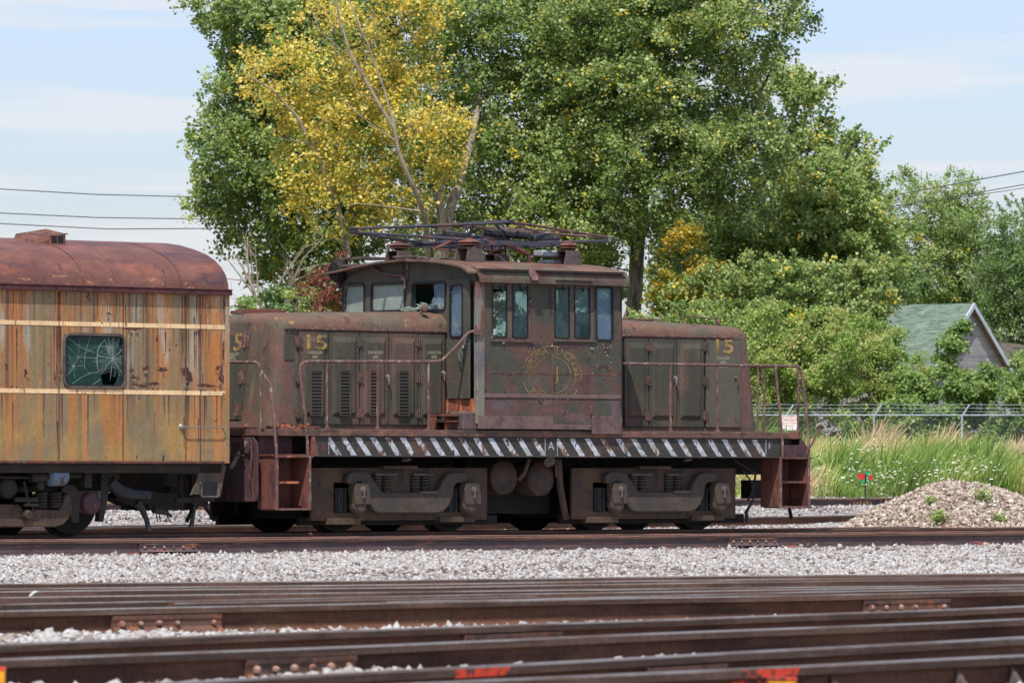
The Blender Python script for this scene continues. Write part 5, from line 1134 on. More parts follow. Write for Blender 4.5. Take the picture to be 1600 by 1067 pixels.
for w_i, q in enumerate([cwx]+more_w):
    f = MB(); f.ring('v', CV-.02, CV+.03, q[0]+.012, q[1]-.012, q[2]+.012, q[3]-.012, .09, .035); fo = f.build('window', M['gasket'] if w_i else M['winframe'], side_)
    f = MB(); f.ring('v', CV-.012, CV+.02, q[0]+.028, q[1]-.028, q[2]+.028, q[3]-.028, .08, .018); f.build('gasket', M['gasket'], fo)
    g_ = MB(); a0, a1, z0, z1 = q
    if w_i == 0:
        ol = [(0, 0), (.66, 0), (.645, .1), (.62, .26), (.74, .34), (.85, .37), (.9, .33), (.925, .27), (.89, .12), (.82, 0), (1, 0), (1, 1), (0, 1)]
        g_.prism([(a0+(a1-a0)*x, z0+(z1-z0)*z) for x, z in ol], CV+.02, CV+.026, 'v'); g_.mi = 1
        B = (a0+.02, a1-.02, z0+.02, z1-.02)
        def K(cx, cz, nr, rings, w, seed, reach): cracks(g_, 'v', CV+.017, *B, (cx, cz), nr, rings, w, seed, reach)
        K(.84, .55, 38, 6, .0026, 21, .33); K(.78, .78, 14, 3, .002, 22, .2); K(.24, .57, 5, 0, .003, 23, .35); K(.15, .38, 9, 1, .003, 24, .16)
        P = lambda x, z: (a0+(a1-a0)*x, CV+.0165, z0+(z1-z0)*z)
        def poly(pts, w=.007):
            for (x, z), (x2, z2) in zip(pts, pts[1:]):
                p, q2 = Vector(P(x, z)), Vector(P(x2, z2)); d = (q2-p).normalized(); n_ = Vector((-d.z, 0, d.x))*w/2; g_.add([p-n_, p+n_, q2+n_, q2-n_], [(0, 1, 2, 3)])
        poly([(.58, .3), (.56, .45), (.56, .6), (.575, .72), (.62, .82), (.7, .92)], .007); poly([(.02, .18), (.14, .3), (.2, .45), (.24, .57), (.55, .55)], .0035); poly([(.14, .05), (.3, .18), (.45, .27), (.58, .28)], .0035); poly([(.45, .97), (.4, .8), (.36, .6), (.35, .35)], .0035); poly([(.48, .04), (.62, .15)], .005); poly([(.02, .97), (.3, .75), (.52, .66)], .003)
    else: g_.box(a0, a1, CV+.02, CV+.026, z0, z1)
    g_.build('pane', [M['glass_car'], M['crack']], fo)
mb = MB()
for z in (2.955, 2.055): mb.box(CL, .013, CV-.0045, CV-.0005, z, z+.058)
st_ = mb.build('cream_stripe', M['cream'], side_)
mb = MB()
for px in (92, 192, 290, 313): u = CF.U(px, CV); mb.box(u-.006, u+.006, CV-.0075, CV-.0006, CZ0+.02, CZ1-.02)
mb.box(CL, 0, CV-.01, CV-.0006, CZ0, CZ0+.03); mb.build('panel_seam', M['rust'], side_)
M['peel'] = weather('bared_dark_rust', (74, 42, 42), [((112, 62, 50), (9, 9, 9), .5, .6)], f=1.3)
M['curl'] = weather('curled_paint_edge', (132, 100, 72), [], f=.85)
rs = ru(31); mb = MB()
def blob(m, u, z, a, b, k=17, t=.0015, v=CV):
    pts = []
    for i in range(k): th = 2*math.pi*i/k; q_ = rs.choice([rs.uniform(.25, .6), rs.uniform(.6, 1.3)]); pts.append((u+a*q_*math.cos(th), z+b*q_*math.sin(th)))
    m.prism(pts, v-t, v-.0002, 'v'); return pts
spots_ = [(292, 582, .10, .22), (240, 600, .16, .035), (228, 577, .05, .05), (253, 578, .11, .04), (205, 578, .06, .05), (212, 590, .09, .04), (218, 602, .1, .03), (325, 603, .2, .03), (345, 588, .05, .2), (340, 575, .05, .05), (170, 490, .05, .04), (138, 462, .04, .05), (92, 485, .02, .05), (40, 582, .04, .06), (10, 572, .03, .05), (95, 580, .05, .07), (155, 578, .02, .04), (208, 515, .14, .025), (305, 513, .05, .02), (90, 511, .03, .03), (275, 540, .02, .03), (265, 547, .02, .02), (245, 530, .02, .05), (18, 605, .03, .02), (27, 605, .02, .03), (86, 590, .02, .1), (350, 545, .02, .25), (350, 480, .02, .2), (214, 714, .02, .04), (255, 716, .02, .06), (165, 714, .015, .03)]
for px, py, a, b in spots_:
    u, z = CF.uz(px, py, CV); blob(mb, u, z, a/.73*.8, b, 13)
mb.build_each('peeled_paint', M['peel'], side_)
mb = MB()
for px, py, a, b in spots_:
    if a < .035: continue
    u, z = CF.uz(px, py, CV); n_ = rs.randint(2, 4)
    for i in range(n_):
        uu = u+rs.uniform(-a, a)*.8; zz = z-b*rs.uniform(.4, .9); w_ = rs.uniform(.006, .02)
        mb.add([(uu-w_, CV-.002, zz), (uu+w_, CV-.002, zz+.01), (uu+w_*.6, CV-.02, zz-.02), (uu-w_*.7, CV-.016, zz-.025)], [(0, 1, 2, 3)])
mb.build('curled_paint', M['curl'], side_)
mb = MB()
for i in range(120):
    u = rs.choice([rs.uniform(-4, 0), rs.choice([CF.U(x_, CV) for x_ in (92, 192, 290, 313)])+rs.gauss(0, .05)]); z1 = rs.choice([3.40, 3.40, 2.95, 2.9, 2.05, rs.uniform(1.6, 3.3)]); L_s = rs.uniform(.15, .8); w_ = rs.uniform(.004, .014)
    if -2.9 < u < -1.8 and z1 > 2.1 and z1-L_s < 2.9: continue
    mb.add([(u-w_, CV-.0011, z1), (u+w_, CV-.0011, z1), (u+w_*.3, CV-.0011, z1-L_s), (u-w_*.2, CV-.0011, z1-L_s)], [(0, 1, 2, 3)])
M['drip'] = weather('rust_drip', (104, 60, 46), [((76, 48, 46), (5, 5, 1), .5, .6)], f=1.3, bump=0, alpha=((30, 30, 2.5), .3, .55))
o = mb.build('rust_drips', M['drip'], side_); o['kind'] = 'stuff'
# roof
cr_ = [(1.53, 0), (1.52, .1), (1.47, .22), (1.38, .33), (1.24, .43), (1.05, .52), (.81, .59), (.5, .66), (.2, .695), (0, .70)]
cr_ = [(-y, z) for y, z in cr_]+[(y, z) for y, z in cr_[-2::-1]]; n = len(cr_); mb = MB()
us = [CL]+[-.02-.9*i for i in range(26, -1, -1)]+[0]
def insz(u, y, z): k = 1 if u < -.01 else .985; w = .004*mnoise.noise(Vector((u*1.2, y*2, z*3))); return (u, y*k+w, CZ1+.001+z*k+w*2)
mb.v = [insz(u, y, z) for u in us for y, z in cr_]
for i in range(len(us)-1):
    for j in range(n-1): mb.f.append([i*n+j, i*n+j+1, (i+1)*n+j+1, (i+1)*n+j]); mb.m.append(0)
mb.f.append([(len(us)-1)*n+j for j in range(n)]); mb.m.append(0); mb.f.append(list(range(n))); mb.m.append(0)
croof = mb.build('roof', M['carroof'], car, smooth=True)
mb = MB()
for u in (-.85, -2.55, -4.3, -6.0): 
    for j in range(n-1):
        y, z = cr_[j]; y2, z2 = cr_[j+1]; k = 1.007; mb.add([(u-.012, y*k, CZ1+z*1.01+.004), (u+.012, y*k, CZ1+z*1.01+.004), (u+.012, y2*k, CZ1+z2*1.01+.004), (u-.012, y2*k, CZ1+z2*1.01+.004)], [(0, 1, 2, 3)])
mb.build_each('roof_seam', M['carroof2'] if 'carroof2' in M else M['carroof'], croof)
mb = MB(); mb.box(CL, .015, -1.565, -1.50, CZ1-.055, CZ1+.012); mb.box(CL, .015, -1.575, -1.53, CZ1+.012, CZ1+.03); mb.box(CL, .015, 1.5, 1.565, CZ1-.055, CZ1+.012); mb.build('drip_rail', M['carrail'], croof, bev=.006)
# roof ventilator
u1 = CF.U(90, -.55); u0 = CF.U(24, -.35); mb = MB()
vz = lambda v: 4.17-(abs(v)/1.53)**2.6*.7*1.0
vA, vB = -.72, -.30
mb.add([(u0, vA, vz(vA)-.02), (u1, vA, vz(vA)-.02), (u1, vB, vz(vB)-.02), (u0, vB, vz(vB)-.02), (u0+.05, vA+.03, vz(vA)+.06), (u1, vA, vz(vA)+.15), (u1, vB, vz(vB)+.14), (u0+.05, vB, vz(vB)+.06)], [(0, 1, 5, 4), (4, 5, 6, 7), (2, 3, 7, 6), (3, 0, 4, 7)])
vent = mb.build('roof_ventilator', M['insul'], croof)
mb = MB(); mb.box(u1-.26, u1-.03, vA-.004, vA+.01, vz(vA)+.005, vz(vA)+.12); mb.build('vent_opening', M['gasket'], vent)
mb = MB()
for k in range(3): mb.box(u1-.27+.115*k, u1-.255+.115*k, vA-.012, vA-.002, vz(vA)-.01, vz(vA)+.13)
mb.box(u1-.02, u1+.03, vA-.02, vB+.02, vz(vA)+.141, vz(vA)+.155); mb.build('vent_slat', M['rust'], vent)
# grab iron
mb = MB(); ua, za = CF.uz(288, 667, CV-.06); ub, _ = CF.uz(352, 668, CV-.06); mb.tube([(ua, CV, za), (ua, CV-.06, za), (ub, CV-.06, za), (ub, CV, za)], .009, 7); mb.lathe((ua, CV, za), (0, -1, 0), [(0, .05), (.015, .04), (.03, .03)], 10); mb.build('grab_iron', M['steelbar'], side_, smooth=True)
# underframe
mb = MB(); mb.box(CL, -.06, -1.42, 1.42, 1.0, CZ0-.002); mb.box(CL, .1, -.3, .3, .82, 1.0); mb.box(.1, .5, -.14, .14, .62, .92); mb.box(.45, .75, -.18, .18, .55, .98); mb.box(-2.0, -.3, -.5, .9, .74, 1.0)
mb.build('underframe', M['carsteel'], car)
def cq(px, py, v): u = CF.U(px, v); return (u, v, CF.Z(py, u, v))
def cb(mb, x0, x1, y0, y1, v, dv_):
    a = CF.U(x0, v); b = CF.U(x1, v); return mb.box(a, b, v, v+dv_, CF.Z(y1, a, v), CF.Z(y0, a, v))
mb = MB(); v = -1.45
def cpr(pts, v, d, m): m.prism([(CF.U(x, v), CF.Z(y, CF.U(x, v), v)) for x, y in pts], v, v+d, 'v')
cpr([(313, 727), (354, 727), (349, 752), (345, 776), (303, 772), (298, 774), (309, 748)], -1.42, .03, mb); sb = mb.build('step_box', M['stepolive'] if 'stepolive' in M else M['hood'], car, bev=.006)
mb = MB(); cpr([(316, 753), (340, 753), (337, 774), (318, 774)], -1.424, .002, mb); mb.build('step_opening', M['gasket'], sb)
mb = MB(); mb.tube([cq(313, 754, -1.45), cq(315, 758, -1.45), cq(315.5, 775, -1.45), cq(318, 776, -1.45), cq(340, 776, -1.45), cq(342, 773, -1.45), cq(342, 755, -1.45)], .016, 6); mb.build('step_stirrup', M['ped'], sb, smooth=True)
mb = MB(); cpr([(276, 778), (334, 774), (336, 783), (276, 786)], -1.2, .06, mb); cb(mb, 282, 286, 742, 778, -1.1, .05)
cpr([(180, 778), (200, 765), (232, 775), (233, 788), (205, 790)], -.9, .3, mb); cb(mb, 232, 288, 770, 797, -.8, .6)
mb.build_each('brake_rigging', M['carsteel'], car)
for pts, r in (([(213, 785, -1.2), (222, 795, -1.2), (229, 812, -1.2), (233, 829, -1.2)], [.06, .05, .035, .04]), ([(240, 796, -1.1), (258, 800, -1.1), (268, 806, -1.1)], [.05, .04, .02]), ([(306, 776, -1.2), (303, 800, -1.2), (298, 824, -1.2)], [.022, .025, .035]), ([(298, 785, -.6), (318, 788, -.6), (329, 804, -.5), (334, 812, -.4)], [.025, .03, .025, .025]), ([(172, 752, -1.2), (185, 765, -1.2), (205, 772, -1.2), (232, 773, -1.2)], [.08, .09, .08, .07])):
    mb = MB(); mb.tube([cq(*p) for p in pts], r, 8); mb.build('hose', M['black_steel'], car, smooth=True)
mb = MB(); rs = ru(3)
for x in (246, 250, 262, 264): mb.tube([cq(x, 790, -1.0), cq(x+rs.uniform(-3, 3), 805, -1.0), cq(x+rs.uniform(-4, 4), 815, -1.0)], .008, 5)
mb.build('hanging_wire', M['black_steel'], car)
# coach truck
def cx(x, y, v=-1.15): px, py = x/7.62, 710+y/7.62; u = CF.U(px, v); return (u, CF.Z(py, u, v))
tr = MB(); P_ = lambda pts, v0, d: tr.prism([cx(*p) for p in pts], v0, v0+d, 'v')
P_([(1180, 190), (1400, 180), (1400, 290), (1320, 330), (1280, 400), (1250, 560), (1205, 800), (1150, 800), (1165, 600), (1175, 430)], -1.2, .1)
P_([(700, 400), (780, 350), (850, 370), (905, 440), (905, 805), (830, 810), (800, 700), (790, 560), (770, 470), (700, 450)], -1.22, .1)
P_([(-400, 380), (900, 380), (905, 445), (-400, 445)], -1.1, .1)
ct = tr.build('truck', M['carsteel'], car, bev=.008)
tr = MB(); P_([(-300, 590), (170, 590), (240, 690), (420, 650), (640, 660), (700, 560), (720, 470), (770, 490), (805, 640), (760, 760), (700, 830), (600, 862), (-300, 862)], -1.26, .09); tr.build('equalizer', M['truck'], ct, bev=.015)
tr = MB(); P_([(905, 430), (1165, 430), (1150, 690), (905, 690)], -1.16, .12); u, z = cx(1050, 580); tr.lathe((u, -1.1, z), (0, -1, 0), [(0, .15), (.13, .15), (.16, .13), (.17, .02)], 18); tr.build('journal_box', M['rust2'] if 'rust2' in M else M['maroon'], ct, bev=.01)
tr = MB(); u, z = cx(1070, 610); tr.lathe((u, -1.26, z), (0, -1, 0), [(0, .04), (.02, .03)], 10); u, z = cx(1105, 470); tr.box(u-.015, u+.02, -1.29, -1.26, z-.06, z+.04); tr.build('journal_lid', M['ped'], ct)
for x in (450, 620):
    u, z = cx(x, 640); _, zt = cx(x, 450); s_ = MB(); helix(s_, (u, -1.2, z), (u, -1.2, zt), .085, 5, .022, 12); s_.build('coil_spring', M['carsteel'], ct, smooth=True)
tr = MB(); u, z = cx(480, 260); u2, _ = cx(690, 260); tr.lathe((u, -1.3, z), (1, 0, 0), [(0, .09), (.02, .13), (u2-u-.04, .13), (u2-u, .10)], 18); tr.build('brake_cylinder', M['bluebox'], ct, smooth=True)
tr = MB(); u, z = cx(270, 270); tr.lathe((u, -1.3, z), (1, 0, 0), [(0, .07), (.22, .07), (.24, .05), (.3, .05)], 14); u, z = cx(-300, 265); tr.tube([(u, -1.3, z), (cx(270, 275)[0], -1.3, cx(270, 275)[1])], .02, 8); tr.tube([(*cx(700, 250)[:1], -1.25, cx(700, 250)[1]), (cx(900, 250)[0], -1.25, cx(900, 250)[1])], .035, 8)
u, z = cx(40, 400); tr.lathe((u, -1.25, z), (0, -1, 0), [(-.1, .14), (.02, .14), (.06, .1), (.08, .05)], 16); u, z = cx(390, 370); tr.lathe((u, -1.3, z), (0, -1, 0), [(-.1, .06), (.03, .06), (.05, .03)], 12)
tr.tube([(cx(190, 320)[0], -1.32, cx(190, 320)[1]), (cx(245, 590)[0], -1.32, cx(245, 590)[1])], .022, 6); u, z = cx(970, 170); tr.box(u-.06, u+.06, -1.3, -1.2, z-.25, z)
P_([(80, 510), (350, 510), (350, 560), (80, 560)], -1.34, .04); P_([(190, 580), (360, 580), (360, 615), (190, 615)], -1.33, .05); u, z = cx(240, 720); tr.lathe((u, -1.3, z), (0, -1, 0), [(-.05, .08), (.03, .07), (.06, .05)], 12)
tr.build_each('brake_rigging', M['ped2'] if 'ped2' in M else M['carsteel'], ct)
for px in (107, -110):
    u = CF.U(px, -.75); w_ = MB(); zc_ = .17+.46
    for sg in (-1, 1): w_.lathe((u, sg*.68, zc_), (0, sg, 0), [(-.03, .5), (0, .5), (.005, .462), (.12, .457), (.125, .4), (.08, .3), (.12, .1), (.14, .01)], 40)
    w_.tube([(u, -1.15, zc_), (u, 1.15, zc_)], .07, 10); w_.build('wheelset', M['grime'], ct, smooth=True)
mb = MB(); mb.box(-14, -5.6, -1.2, -.2, .55, 1.0); mb.box(-12, -7, .3, 1.2, .6, 1.0); mb.build('equipment_box', M['carsteel'], car, bev=.02)
# ================================================================== VEGETATION
def pip(px, py, poly):
    x = np.asarray(px); y = np.asarray(py); ins = np.zeros(x.shape, bool); n = len(poly)
    for i in range(n):
        x0, y0 = poly[i]; x1, y1 = poly[(i+1) % n]
        c = ((y0 > y) != (y1 > y)) & (x < (x1-x0)*(y-y0)/((y1-y0) if y1 != y0 else 1e-9)+x0); ins ^= c
    return ins
def edge_d(px, py, poly):
    d = np.full(np.shape(px), 1e9); n = len(poly)
    for i in range(n):
        a = np.array(poly[i], float); b = np.array(poly[(i+1) % n], float); ab = b-a; t = np.clip(((px-a[0])*ab[0]+(py-a[1])*ab[1])/(ab@ab+1e-9), 0, 1)
        d = np.minimum(d, np.hypot(px-(a[0]+ab[0]*t), py-(a[1]+ab[1]*t)))
    return d
def leaf_mesh(name, P, size, mat, parent, rv, up=.55, asp=.8, droop=0.):
    n = len(P); nr = rng.normal(size=(n, 3)); nr[:, 2] += up*2.0; nr[:, 1] -= .85; nr /= np.linalg.norm(nr, axis=1)[:, None]
    t = rng.normal(size=(n, 3)); t[:, 2] -= droop; t -= nr*(t*nr).sum(1)[:, None]; t /= np.linalg.norm(t, axis=1)[:, None]; b = np.cross(nr, t)
    S = (size*rng.uniform(.5, 1.35, n))[:, None]
    V = np.stack([P-t*S*.5, P+b*S*.5*asp-t*S*.08-nr*S*.08, P+t*S*.5, P-b*S*.5*asp-t*S*.08-nr*S*.08], 1).reshape(-1, 3)
    Fq = np.arange(n*4).reshape(n, 4)
    return np_mesh(name, V, Fq, mat, parent, {'r': np.repeat(np.clip(rv, 0, 1), 4)})
def to_world(px, py, Y): return np.stack([(px-800)/F*Y, Y, ZC-(py-745)/F*Y], -1)
def crown_points(poly, Y0, T, dens, nleaf, rc=(.75, 1.35), sig=.2, hollow=.45):
    P = np.array(poly, float); x0, y0 = P.min(0); x1, y1 = P.max(0); A = 0
    xs_ = rng.uniform(x0, x1, 6000); ys_ = rng.uniform(y0, y1, 6000); ins = pip(xs_, ys_, poly); area = ins.mean()*(x1-x0)*(y1-y0)*(Y0/F)**2
    K = max(5, int(area*dens)); xs_, ys_ = xs_[ins], ys_[ins]
    # spread the clumps (best of several)
    C = []
    d_all = edge_d(xs_, ys_, poly)
    for i in range(K):
        best = None
        for t in rng.integers(0, len(xs_), 7):
            dd = min(d_all[t], 90); yy = Y0+rng.uniform(-1, .55)*T*math.sqrt(dd/90); r = rng.uniform(*rc)*(.55+.45*min(1, dd/50))
            q = np.array([(xs_[t]-800)/F*yy, yy, ZC-(ys_[t]-745)/F*yy, r])
            sc = min((np.linalg.norm((q[:3]-c[:3])) for c in C), default=9)
            if best is None or sc > best[0]: best = (sc, q)
        C.append(best[1])
    C = np.array(C); w = C[:, 3]**2; w /= w.sum(); cnt = rng.multinomial(nleaf, w); out = []; rv = []; sub = []
    for c, n in zip(C, cnt):
        m = max(3, int(20*c[3]**2)); d = rng.normal(size=(m, 3)); d[:, 2] += .45; d[:, 1] -= .25; d /= np.linalg.norm(d, axis=1)[:, None]
        S = c[:3]+d*np.array([1.15, 1.15, .85])*c[3]*rng.uniform(hollow, 1.02, (m, 1)); k = rng.integers(0, m, n)
        out.append(S[k]+rng.normal(0, sig, (n, 3))*np.array([1, 1, .75])); base = rng.uniform(-.12, .12)+rng.normal(0, .16, m)
        rv.append(.5+base[k]+rng.normal(0, .2, n)); sub.append(S[rng.integers(0, m, min(m, 4))])
    # leafy sprigs reaching out of the crown
    m = int(area*3.2); sel = np.where(d_all < 30)[0]; sel = sel[rng.integers(0, len(sel), m)] if len(sel) else []
    for t in sel:
        yy = Y0+rng.uniform(-.5, .5)*T; q = np.array([(xs_[t]-800)/F*yy, yy, ZC-(ys_[t]-745)/F*yy]); cx_ = (x0+x1)/2
        d = np.array([np.sign(xs_[t]-cx_)*rng.uniform(0, .6), rng.uniform(-.4, .3), rng.uniform(.3, 1)]); d /= np.linalg.norm(d); L = rng.uniform(.3, .95)*(rc[1]/1.4); k = int(34*L*max(.5, nleaf/area/900)); tt = rng.uniform(0, 1, k)
        out.append(q+d*tt[:, None]*L+rng.normal(0, .075, (k, 3))*(1.25-tt[:, None])); rv.append(.55+rng.normal(0, .12)+rng.normal(0, .18, k))
    return np.concatenate(out), np.concatenate(rv), C, np.concatenate(sub)
def limb_mesh(skel, C, subs, name, mat, parent, Y0, twig_r=.022, thick=1.0):
    mb = MB(); nodes = []
    for pl in skel:
        pts = []; rr = []
        for q in pl:
            px, py, r = q[:3]; dy = q[3] if len(q) > 3 else 0; p = Vector(((px-800)/F*(Y0+dy), Y0+dy, ZC-(py-745)/F*(Y0+dy))); pts.append(p); rr.append(r)
        fine = []; fr2 = []
        for i in range(len(pts)-1):
            k = max(2, int((pts[i+1]-pts[i]).length/.5))
            for j in range(k):
                t = j/k; w = Vector((mnoise.noise(pts[i]*.7+Vector((j, 0, 0))*.3), mnoise.noise(pts[i]*.7+Vector((0, j*.3, 5))), 0))*.05
                fine.append(pts[i].lerp(pts[i+1], t)+w*(t > 0)); fr2.append(rr[i]+(rr[i+1]-rr[i])*t)
        fine.append(pts[-1]); fr2.append(rr[-1]); mb.tube(fine, fr2, 9)
        nodes += [(p, r) for p, r in zip(fine, fr2)]
    N_ = [n[0] for n in nodes]; NR = [n[1] for n in nodes]
    tg = [(Vector(c[:3]), .035) for c in C]+[(Vector(s), .014) for s in subs]
    base = len(C)
    first = sorted(tg[:base], key=lambda q: min((q[0]-n).length for n in N_)) if N_ else []
    for q, r in first+tg[base:]:
        arr = np.array([tuple(n) for n in N_]); dz = q.z-arr[:, 2]; dd = np.linalg.norm(arr-np.array(tuple(q)), axis=1)+np.where(dz < -.2, 2.0, 0); i = int(dd.argmin()); a = N_[i]
        if (q-a).length < .15: continue
        r0 = min(NR[i]*.7, max(r, r*(q-a).length*.9))*thick; mid = a.lerp(q, .5)+Vector((random.uniform(-.12, .12), random.uniform(-.1, .1), random.uniform(-.05, .15)))*(q-a).length*.5
        mb.tube([a, a.lerp(mid, .6), mid, mid.lerp(q, .6), q], [r0, r0*.85, r0*.7, r0*.5, r*.35], 5, cap=False)
        if r > .02: N_ += [mid, q]; NR += [r0*.7, r*.5]
    return mb.build(name, mat, parent, smooth=True)
def tree(name, label, cat, Y0, poly, nleaf, leaf, mat, T=3.0, dens=.8, skel=(), bark='bark', group=None, rc=(.7, 1.45), sig=.165, base=None, part='trunk', crown='crown', thick=1.0, up=.55, asp=.8, droop=0.):
    if not skel:
        bx = sum(p[0] for p in poly)/len(poly); by = max(p[1] for p in poly); skel = [[(bx, 745-(0.6-ZC+ZC-.6)*0+5, .06), (bx+4, by-8, .05), (bx, (by+min(p[1] for p in poly))/2, .03)]]
    P, rv, C, sub = crown_points(poly, Y0, T, dens, nleaf, rc, sig)
    b = skel[0][0]; gz_ = float(ground_z((b[0]-800)/F*Y0, Y0)[0]); loc = Vector(((b[0]-800)/F*Y0, Y0, gz_-.1))
    gp = 745-(gz_-.15-ZC)*F/Y0; skel = [list(s) for s in skel]
    if skel[0][0][1] < gp: skel[0] = [(b[0], gp, b[2]*1.15)]+skel[0]
    t = empty(name, loc); tag(t, label, cat, group)
    o1 = limb_mesh(skel, C, sub, part, M[bark], t, Y0, thick=thick); o2 = leaf_mesh(crown, P, leaf, M[mat], t, rv, up, asp, droop)
    for o in (o1, o2): o.location = -loc
    return t
G1 = 'tall cottonwoods behind the fence'
T1 = [(318, -60), (306, 20), (325, 60), (345, 105), (342, 150), (312, 175), (322, 205), (284, 216), (302, 240), (300, 275), (322, 300), (308, 330), (345, 352), (352, 375), (385, 398), (398, 430), (440, 440), (450, 465), (520, 440), (560, 400), (600, 330), (620, 200), (620, -60)]
tree('cottonwood_tree', 'dark green cottonwood at the left with a ragged edge against the open sky', 'tree', 201, T1, 95000, .135, 'leaf_green', 3.2, 2.2,
     [[(470, 480, .2), (466, 380, .17), (440, 290, .12), (400, 200, .08), (370, 100, .04)], [(466, 380, .12), (500, 250, .1), (510, 100, .05)]], group=G1, sig=.165)
T2 = [(560, -60), (490, -30), (480, 60), (440, 70), (400, 80), (372, 105), (362, 140), (395, 175), (430, 195), (452, 240), (430, 285), (450, 335), (500, 375), (560, 385), (640, 370), (690, 345), (700, 300), (735, 270), (738, 210), (715, 150), (690, 110), (680, 60), (700, 20), (690, -60)]
sk2 = [[(688, 500, .28), (688, 420, .24), (690, 340, .16, -.4), (686, 300, .12, -.6)],
       [(690, 420, .22, 0), (702, 330, .17, .6), (722, 270, .15, 1.5), (737, 215, .12, 2.5), (744, 185, .1, 4), (752, 120, .07, 9)],
       [(668, 400, .10, -1), (664, 340, .085, -1.8), (645, 290, .08, -2.6), (622, 235, .07, -2.9), (615, 200, .06, -3), (590, 160, .06, -3), (550, 90, .05, -3), (530, 30, .04, -3), (515, -50, .03, -3)],
       [(617, 200, .05, -3), (600, 140, .035, -3), (575, 70, .03, -3), (545, 0, .022, -3), (525, -50, .02, -3)],
       [(545, 400, .11, -.6), (528, 325, .09, -.9), (500, 250, .075, -1.2), (462, 180, .055, -1.6), (425, 140, .035, -1.9), (390, 120, .02, -2)],
       [(616, 219, .03, -3.1), (580, 195, .022, -3.2), (545, 165, .018, -3.3), (530, 145, .01, -3.3)], [(655, 330, .03, -3), (600, 322, .02, -3.3), (560, 318, .015, -3.4), (540, 322, .01, -3.4)],
       [(600, 320, .018, -3.3), (575, 300, .013, -3.4), (555, 288, .008, -3.4)], [(590, 160, .02, -3.1), (560, 145, .015, -3.2), (520, 70, .01, -3.3), (512, 20, .008, -3.3)], [(548, 90, .02, -3.1), (500, 50, .014, -3.3), (485, 10, .01, -3.3)],
       [(530, 30, .02, -3.1), (500, 10, .012, -3.3), (490, -30, .01, -3.3)], [(564, 120, .02, -3.1), (575, 70, .012, -3.3), (600, 40, .01, -3.3)]]
tree('cottonwood_tree', 'yellow leaved autumn cottonwood with pale bare branches above the folded pantograph', 'tree', 192, T2, 29000, .12, 'leaf_yellow', 2.2, 2.0, sk2, 'bark_pale', G1, sig=.16, rc=(.5, 1.1))
T3 = [(580, -80), (600, 60), (600, 200), (610, 300), (640, 420), (720, 440), (800, 440), (930, 440), (960, 300), (930, 100), (900, -80)]
tree('cottonwood_tree', 'mid green cottonwood between the yellow tree and the tall trunk, behind the cab roof', 'tree', 200, T3, 98000, .125, 'leaf_green', 3.2, 2.2,
     [[(880, 520, .2), (880, 330, .17), (872, 200, .13), (850, 60, .09), (830, -40, .06)], [(876, 260, .1), (800, 150, .07), (760, 30, .04)]], group=G1)
T4 = [(880, -90), (850, 50), (860, 200), (830, 330), (860, 410), (930, 440), (975, 395), (1010, 395), (1060, 330), (1120, 350), (1200, 330), (1235, 220), (1190, 170), (1165, 120), (1215, 95), (1262, 50), (1250, 10), (1270, -20), (1290, -90)]
tree('cottonwood_tree', 'big cottonwood right of centre with a thick grey trunk standing beside the cab', 'tree', 197, T4, 130000, .122, 'leaf_green', 3.8, 2.2,
     [[(988, 560, .28), (990, 480, .26), (995, 400, .25), (1000, 340, .25), (990, 250, .2), (965, 180, .15), (950, 80, .1), (940, -30, .06)], [(1000, 340, .17), (1020, 250, .12), (1060, 150, .09), (1090, 20, .05)], [(1000, 345, .1), (1080, 290, .07), (1160, 220, .05), (1200, 120, .04)], [(985, 330, .1), (920, 280, .06), (880, 200, .04)]], group=G1)
T5 = [(1180, 130), (1215, 92), (1238, 108), (1250, 140), (1268, 130), (1282, 122), (1284, 150), (1266, 200), (1300, 200), (1320, 222), (1340, 215), (1368, 240), (1362, 275), (1375, 320), (1405, 360), (1412, 430), (1395, 450), (1380, 500), (1330, 560), (1090, 560), (1010, 440), (1040, 340), (1120, 330), (1190, 300), (1210, 200)]
tree('cottonwood_tree', 'lighter green cottonwood stepping down to the right of the big one', 'tree', 206, T5, 112000, .142, 'leaf_light', 3.2, 2.3,
     [[(1215, 620, .2), (1210, 450, .16), (1225, 300, .12), (1240, 180, .05)], [(1210, 450, .1), (1290, 330, .08), (1330, 230, .05)]], group=G1)
T6 = [(1395, 300), (1415, 268), (1440, 290), (1470, 275), (1500, 280), (1528, 300), (1535, 340), (1560, 380), (1560, 560), (1400, 560), (1380, 400)]
tree('street_tree', 'round green tree rising behind the green roofed house', 'tree', 262, T6, 42000, .15, 'leaf_light', 2.5, 1.8, [[(1490, 560, .2), (1488, 430, .16), (1470, 330, .08)]], rc=(.9, 1.5), group='trees behind the house', droop=.6, asp=.5)
T7 = [(1545, 370), (1560, 338), (1590, 325), (1640, 318), (1710, 350), (1730, 560), (1530, 560), (1530, 450)]
tree('street_tree', 'darker green tree at the right edge beside the house gable', 'tree', 258, T7, 42000, .15, 'leaf_dark', 2.5, 1.8, [[(1620, 560, .2), (1618, 440, .14), (1600, 370, .07)]], rc=(.9, 1.5), group='trees behind the house', droop=.6, asp=.5)
tree('shade_tree', 'dark leafy mass filling the space low between the house and the cottonwoods', 'tree', 240, [(1350, 420), (1410, 420), (1440, 455), (1392, 475), (1385, 560), (1340, 560)], 14000, .14, 'leaf_dark', 2, 1.8, rc=(.7, 1.1))
G2 = 'shrubs behind the chain link fence'
def shrub(label, Y0, poly, n, leaf, mat, T=1.6, dens=4.5, **k): return tree('shrub', label, 'shrub', Y0, poly, int(n*1.5), leaf, mat, T, dens, group=G2, rc=(.28, .75), sig=.13, part='stem', crown='foliage', **k)
